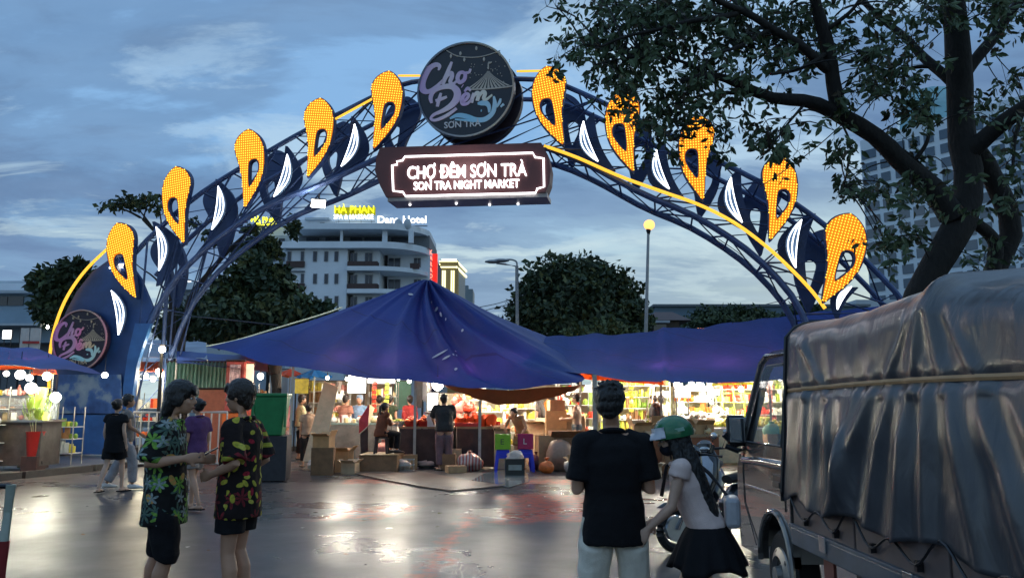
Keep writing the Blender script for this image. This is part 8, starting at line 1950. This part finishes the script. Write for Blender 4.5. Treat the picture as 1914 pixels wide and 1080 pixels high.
def cover(u, v):
    """u along the bed (front to back), v: 0 bottom left edge .. 1 bottom right edge"""
    y = 5.86 - u * (5.86 - 2.62); L_ = 1.23; wtop = W_ + .02; per = 2 * L_ + wtop
    s = v * per
    zt = ZT + bow(y) + .015 * noise.noise(V((y * 3, 0, 0)))
    zb = ZB + .035 * sin(y * 7.0) + .05 * noise.noise(V((y * 4, 3, 0))) - .02
    R_ = .16
    def sidep(f):  # f 0 bottom .. 1 top
        z = zb + (zt - R_ - zb) * f; return z
    if s < L_: 
        f = s / L_; z = sidep(f); x = X0 - .03 + .05 * f - foldn(y, z) - .020 * noise.noise(V((y * 5, z * 3, 1))) - .05 * (1 - f) * max(0, noise.noise(V((y * 3.2, 4, 0)))) ; strap = math.exp(-((z - 1.665) / .03) ** 2) * .025
        return V((x + strap, y, z))
    if s > L_ + wtop:
        f = (per - s) / L_; return V((x1 + .03 - .05 * f + .02 * noise.noise(V((y * 5, f * 3, 9))), y, sidep(f)))
    f = (s - L_) / wtop; x = X0 + .02 + (x1 - X0 - .04) * f; e = min(f, 1 - f) * wtop
    arch_ = .06 * (1 - (2 * f - 1) ** 2) ** .8
    z = zt - R_ + (R_ * sqrt(max(0, 1 - (1 - min(1, e / R_)) ** 2))) * .8 + arch_ + .02 * noise.noise(V((x * 3, y * 3, 0))) - .03 * (1 - abs(2 * f - 1)) * (bow(y) < -.08)
    return V((x, y, z))
def cover_o(u, v): return cover(u, v)
o = sheet(cover_o, 230, 150, M_COVER, 'plastic_cover', tk); sm = o.modifiers.new('solid', 'SOLIDIFY'); sm.thickness = .004
# front and rear ends of the cover
b = MB()
for uu in (0.0, 1.0):
    pr = [cover(uu, k / 60) for k in range(61)]; yy = pr[0].y; ctr = V((X0 + .83, yy, 1.4)); o_ = len(b.v)
    b.add(pr + [ctr], [(k, k + 1, 61) for k in range(60)])
b.build('end_cover', M_COVER, tk, smooth=True, sharp=180)
MB().tube([cover(0, k / 60) + V((-.006 if k < 25 else 0, .004, 0)) for k in range(61)], .016, 6).build('front_hem', M_BLK, tk, smooth=True)
M_STRAP = mat('tan_strap', (.46, .27, .13), .6, var=.15)
pts = []
for k in range(60):
    y = 5.87 - 3.28 * k / 59; z = 1.665 + .018 * sin(k / 59 * pi) - .004 * k / 59; x = min(cover(k / 59, vv / 600.0).x for vv in range(100, 200, 12)) ; pts.append((y, z))
b = MB(); vs = []
for (y, z) in pts:
    u = (5.86 - y) / 3.24; u = min(1, max(0, u)); zb = cover(u, 0).z; zt_ = cover(u, 1.23 / (2 * 1.23 + W_ + .02) * .999).z; f = (z - zb) / (zt_ - zb); x = cover(u, f * 1.23 / (2 * 1.23 + W_ + .02)).x
    for dx, dz in ((-.006, -.014), (-.012, 0), (-.006, .014), (.004, 0)): vs.append((x + dx - .004, y, z + dz))
b.add(vs, [(i * 4 + k, i * 4 + (k + 1) % 4, (i + 1) * 4 + (k + 1) % 4, (i + 1) * 4 + k) for i in range(len(pts) - 1) for k in range(4)]); b.build('strap', M_STRAP, tk, smooth=True)
# elastic rope looped under the cover edge
rp = []
for k in range(13):
    y = 5.75 - k * .25; u = (5.86 - y) / 3.24; p = cover(u, 0); rp.append(V((X0 - .045, y, (p.z + .02) if k % 2 == 0 else .80)))
MB().tube(bez(rp, 5), .007, 5).build('elastic_rope', M_BLK, tk)
for k in range(1, 13, 2): MB().box((X0 - .03, 5.75 - k * .25, .795), (.03, .03, .05)).build('hook', M_BLK, tk)

# ---------------------------------------------------------------- parked motor scooter behind the truck cab
ms = thing('motor_scooter', 'dark motor scooter with a pale front panel parked between the woman and the truck', 'scooter', V((P(1340, 760, 9.2).x, 9.2, 0)), radians(115))
def tyre(y, nm='wheel'):
    q = MB(); q.tube([(0, y + cos(a) * .20, .25 + sin(a) * .20) for a in [2 * pi * i / 24 for i in range(24)]], .05, 8, closed=True); w = q.build(nm, M_RUB, ms, world=False, smooth=True)
    MB().tube([(-.03, y, .25), (.03, y, .25)], .13, 14).build('rim', M_ALU, w, world=False)
tyre(.62); tyre(-.60)
M_SCB = mat('scooter_dark_panel', (.015, .016, .02), .25, var=.1, coat=.7); M_SCW = mat('scooter_pale_panel', (.45, .48, .55), .3, var=.08, coat=.6)
MB().loft([((0, .50, .45), .06, .10), ((0, .44, .66), .16, .09), ((0, .38, .90), .17, .08), ((0, .33, 1.02), .10, .06)], 14).build('front_shield', M_SCB, ms, world=False, smooth=True)
MB().loft([((0, .58, .50), .02, .04), ((0, .52, .66), .09, .04), ((0, .47, .86), .10, .04), ((0, .42, .96), .03, .03)], 12).build('front_panel', M_SCW, ms, world=False, smooth=True)
MB().loft([((0, .62, .48), .055, .24), ((0, .62, .53), .03, .14)], 14, right=V((1, 0, 0))).build('front_mudguard', M_SCB, ms, world=False, smooth=True)
MB().loft([((0, .30, .33), .13, .06), ((0, 0, .30), .15, .06), ((0, -.12, .33), .13, .08)], 12, right=V((1, 0, 0))).build('floorboard', M_SCB, ms, world=False, smooth=True)
MB().loft([((0, -.08, .40), .10, .12), ((0, -.25, .52), .15, .18), ((0, -.55, .62), .15, .13), ((0, -.85, .70), .08, .07)], 14, right=V((1, 0, 0))).build('tail_body', M_SCB, ms, world=False, smooth=True)
MB().loft([((0, -.10, .74), .09, .05), ((0, -.35, .78), .13, .05), ((0, -.65, .80), .12, .05), ((0, -.80, .79), .07, .03)], 12, right=V((1, 0, 0))).build('seat', M_RUB, ms, world=False, smooth=True)
MB().tube([(-.33, .22, 1.02), (-.18, .32, 1.04), (0, .34, 1.02), (.18, .32, 1.04), (.33, .22, 1.02)], .016, 8).build('handlebar', M_BLK, ms, world=False, smooth=True)
MB().loft([((0, .38, .98), .10, .07), ((0, .36, 1.07), .12, .08), ((0, .33, 1.11), .07, .05)], 12).build('headlight_cowl', M_SCB, ms, world=False, smooth=True)
MB().ell((0, .43, 1.03), (.07, .03, .035), 12, 6).build('headlight', M_CHR, ms, world=False, smooth=True)
for s in (-1, 1):
    MB().tube([(s * .2, .3, 1.04), (s * .26, .28, 1.20)], .007, 6).build('mirror_stem', M_BLK, ms, world=False); MB().ell((s * .27, .28, 1.24), (.06, .012, .04), 12, 6).build('mirror', M_CHR, ms, world=False, smooth=True)
    MB().tube([(s * .05, .44, .60), (s * .05, .62, .25)], .02, 8).build('fork', M_CHR, ms, world=False)
MB().tube([(.14, -.25, .28), (.15, -.75, .36)], [.03, .05], 10).build('exhaust', M_CHR, ms, world=False, smooth=True); MB().tube([(-.08, -.05, .30), (-.16, .0, .0)], .012, 6).build('side_stand', M_CHR, ms, world=False)
ms2 = thing('motor_scooter', 'partly hidden scooter handlebars with chrome lamp behind the green helmet', 'scooter', V((P(1322, 760, 10.6).x, 10.6, 0)), radians(160)); ms2.scale = (1, 1, 1)
for ch in list(ms.children):
    copy_tree(ch, ms2)
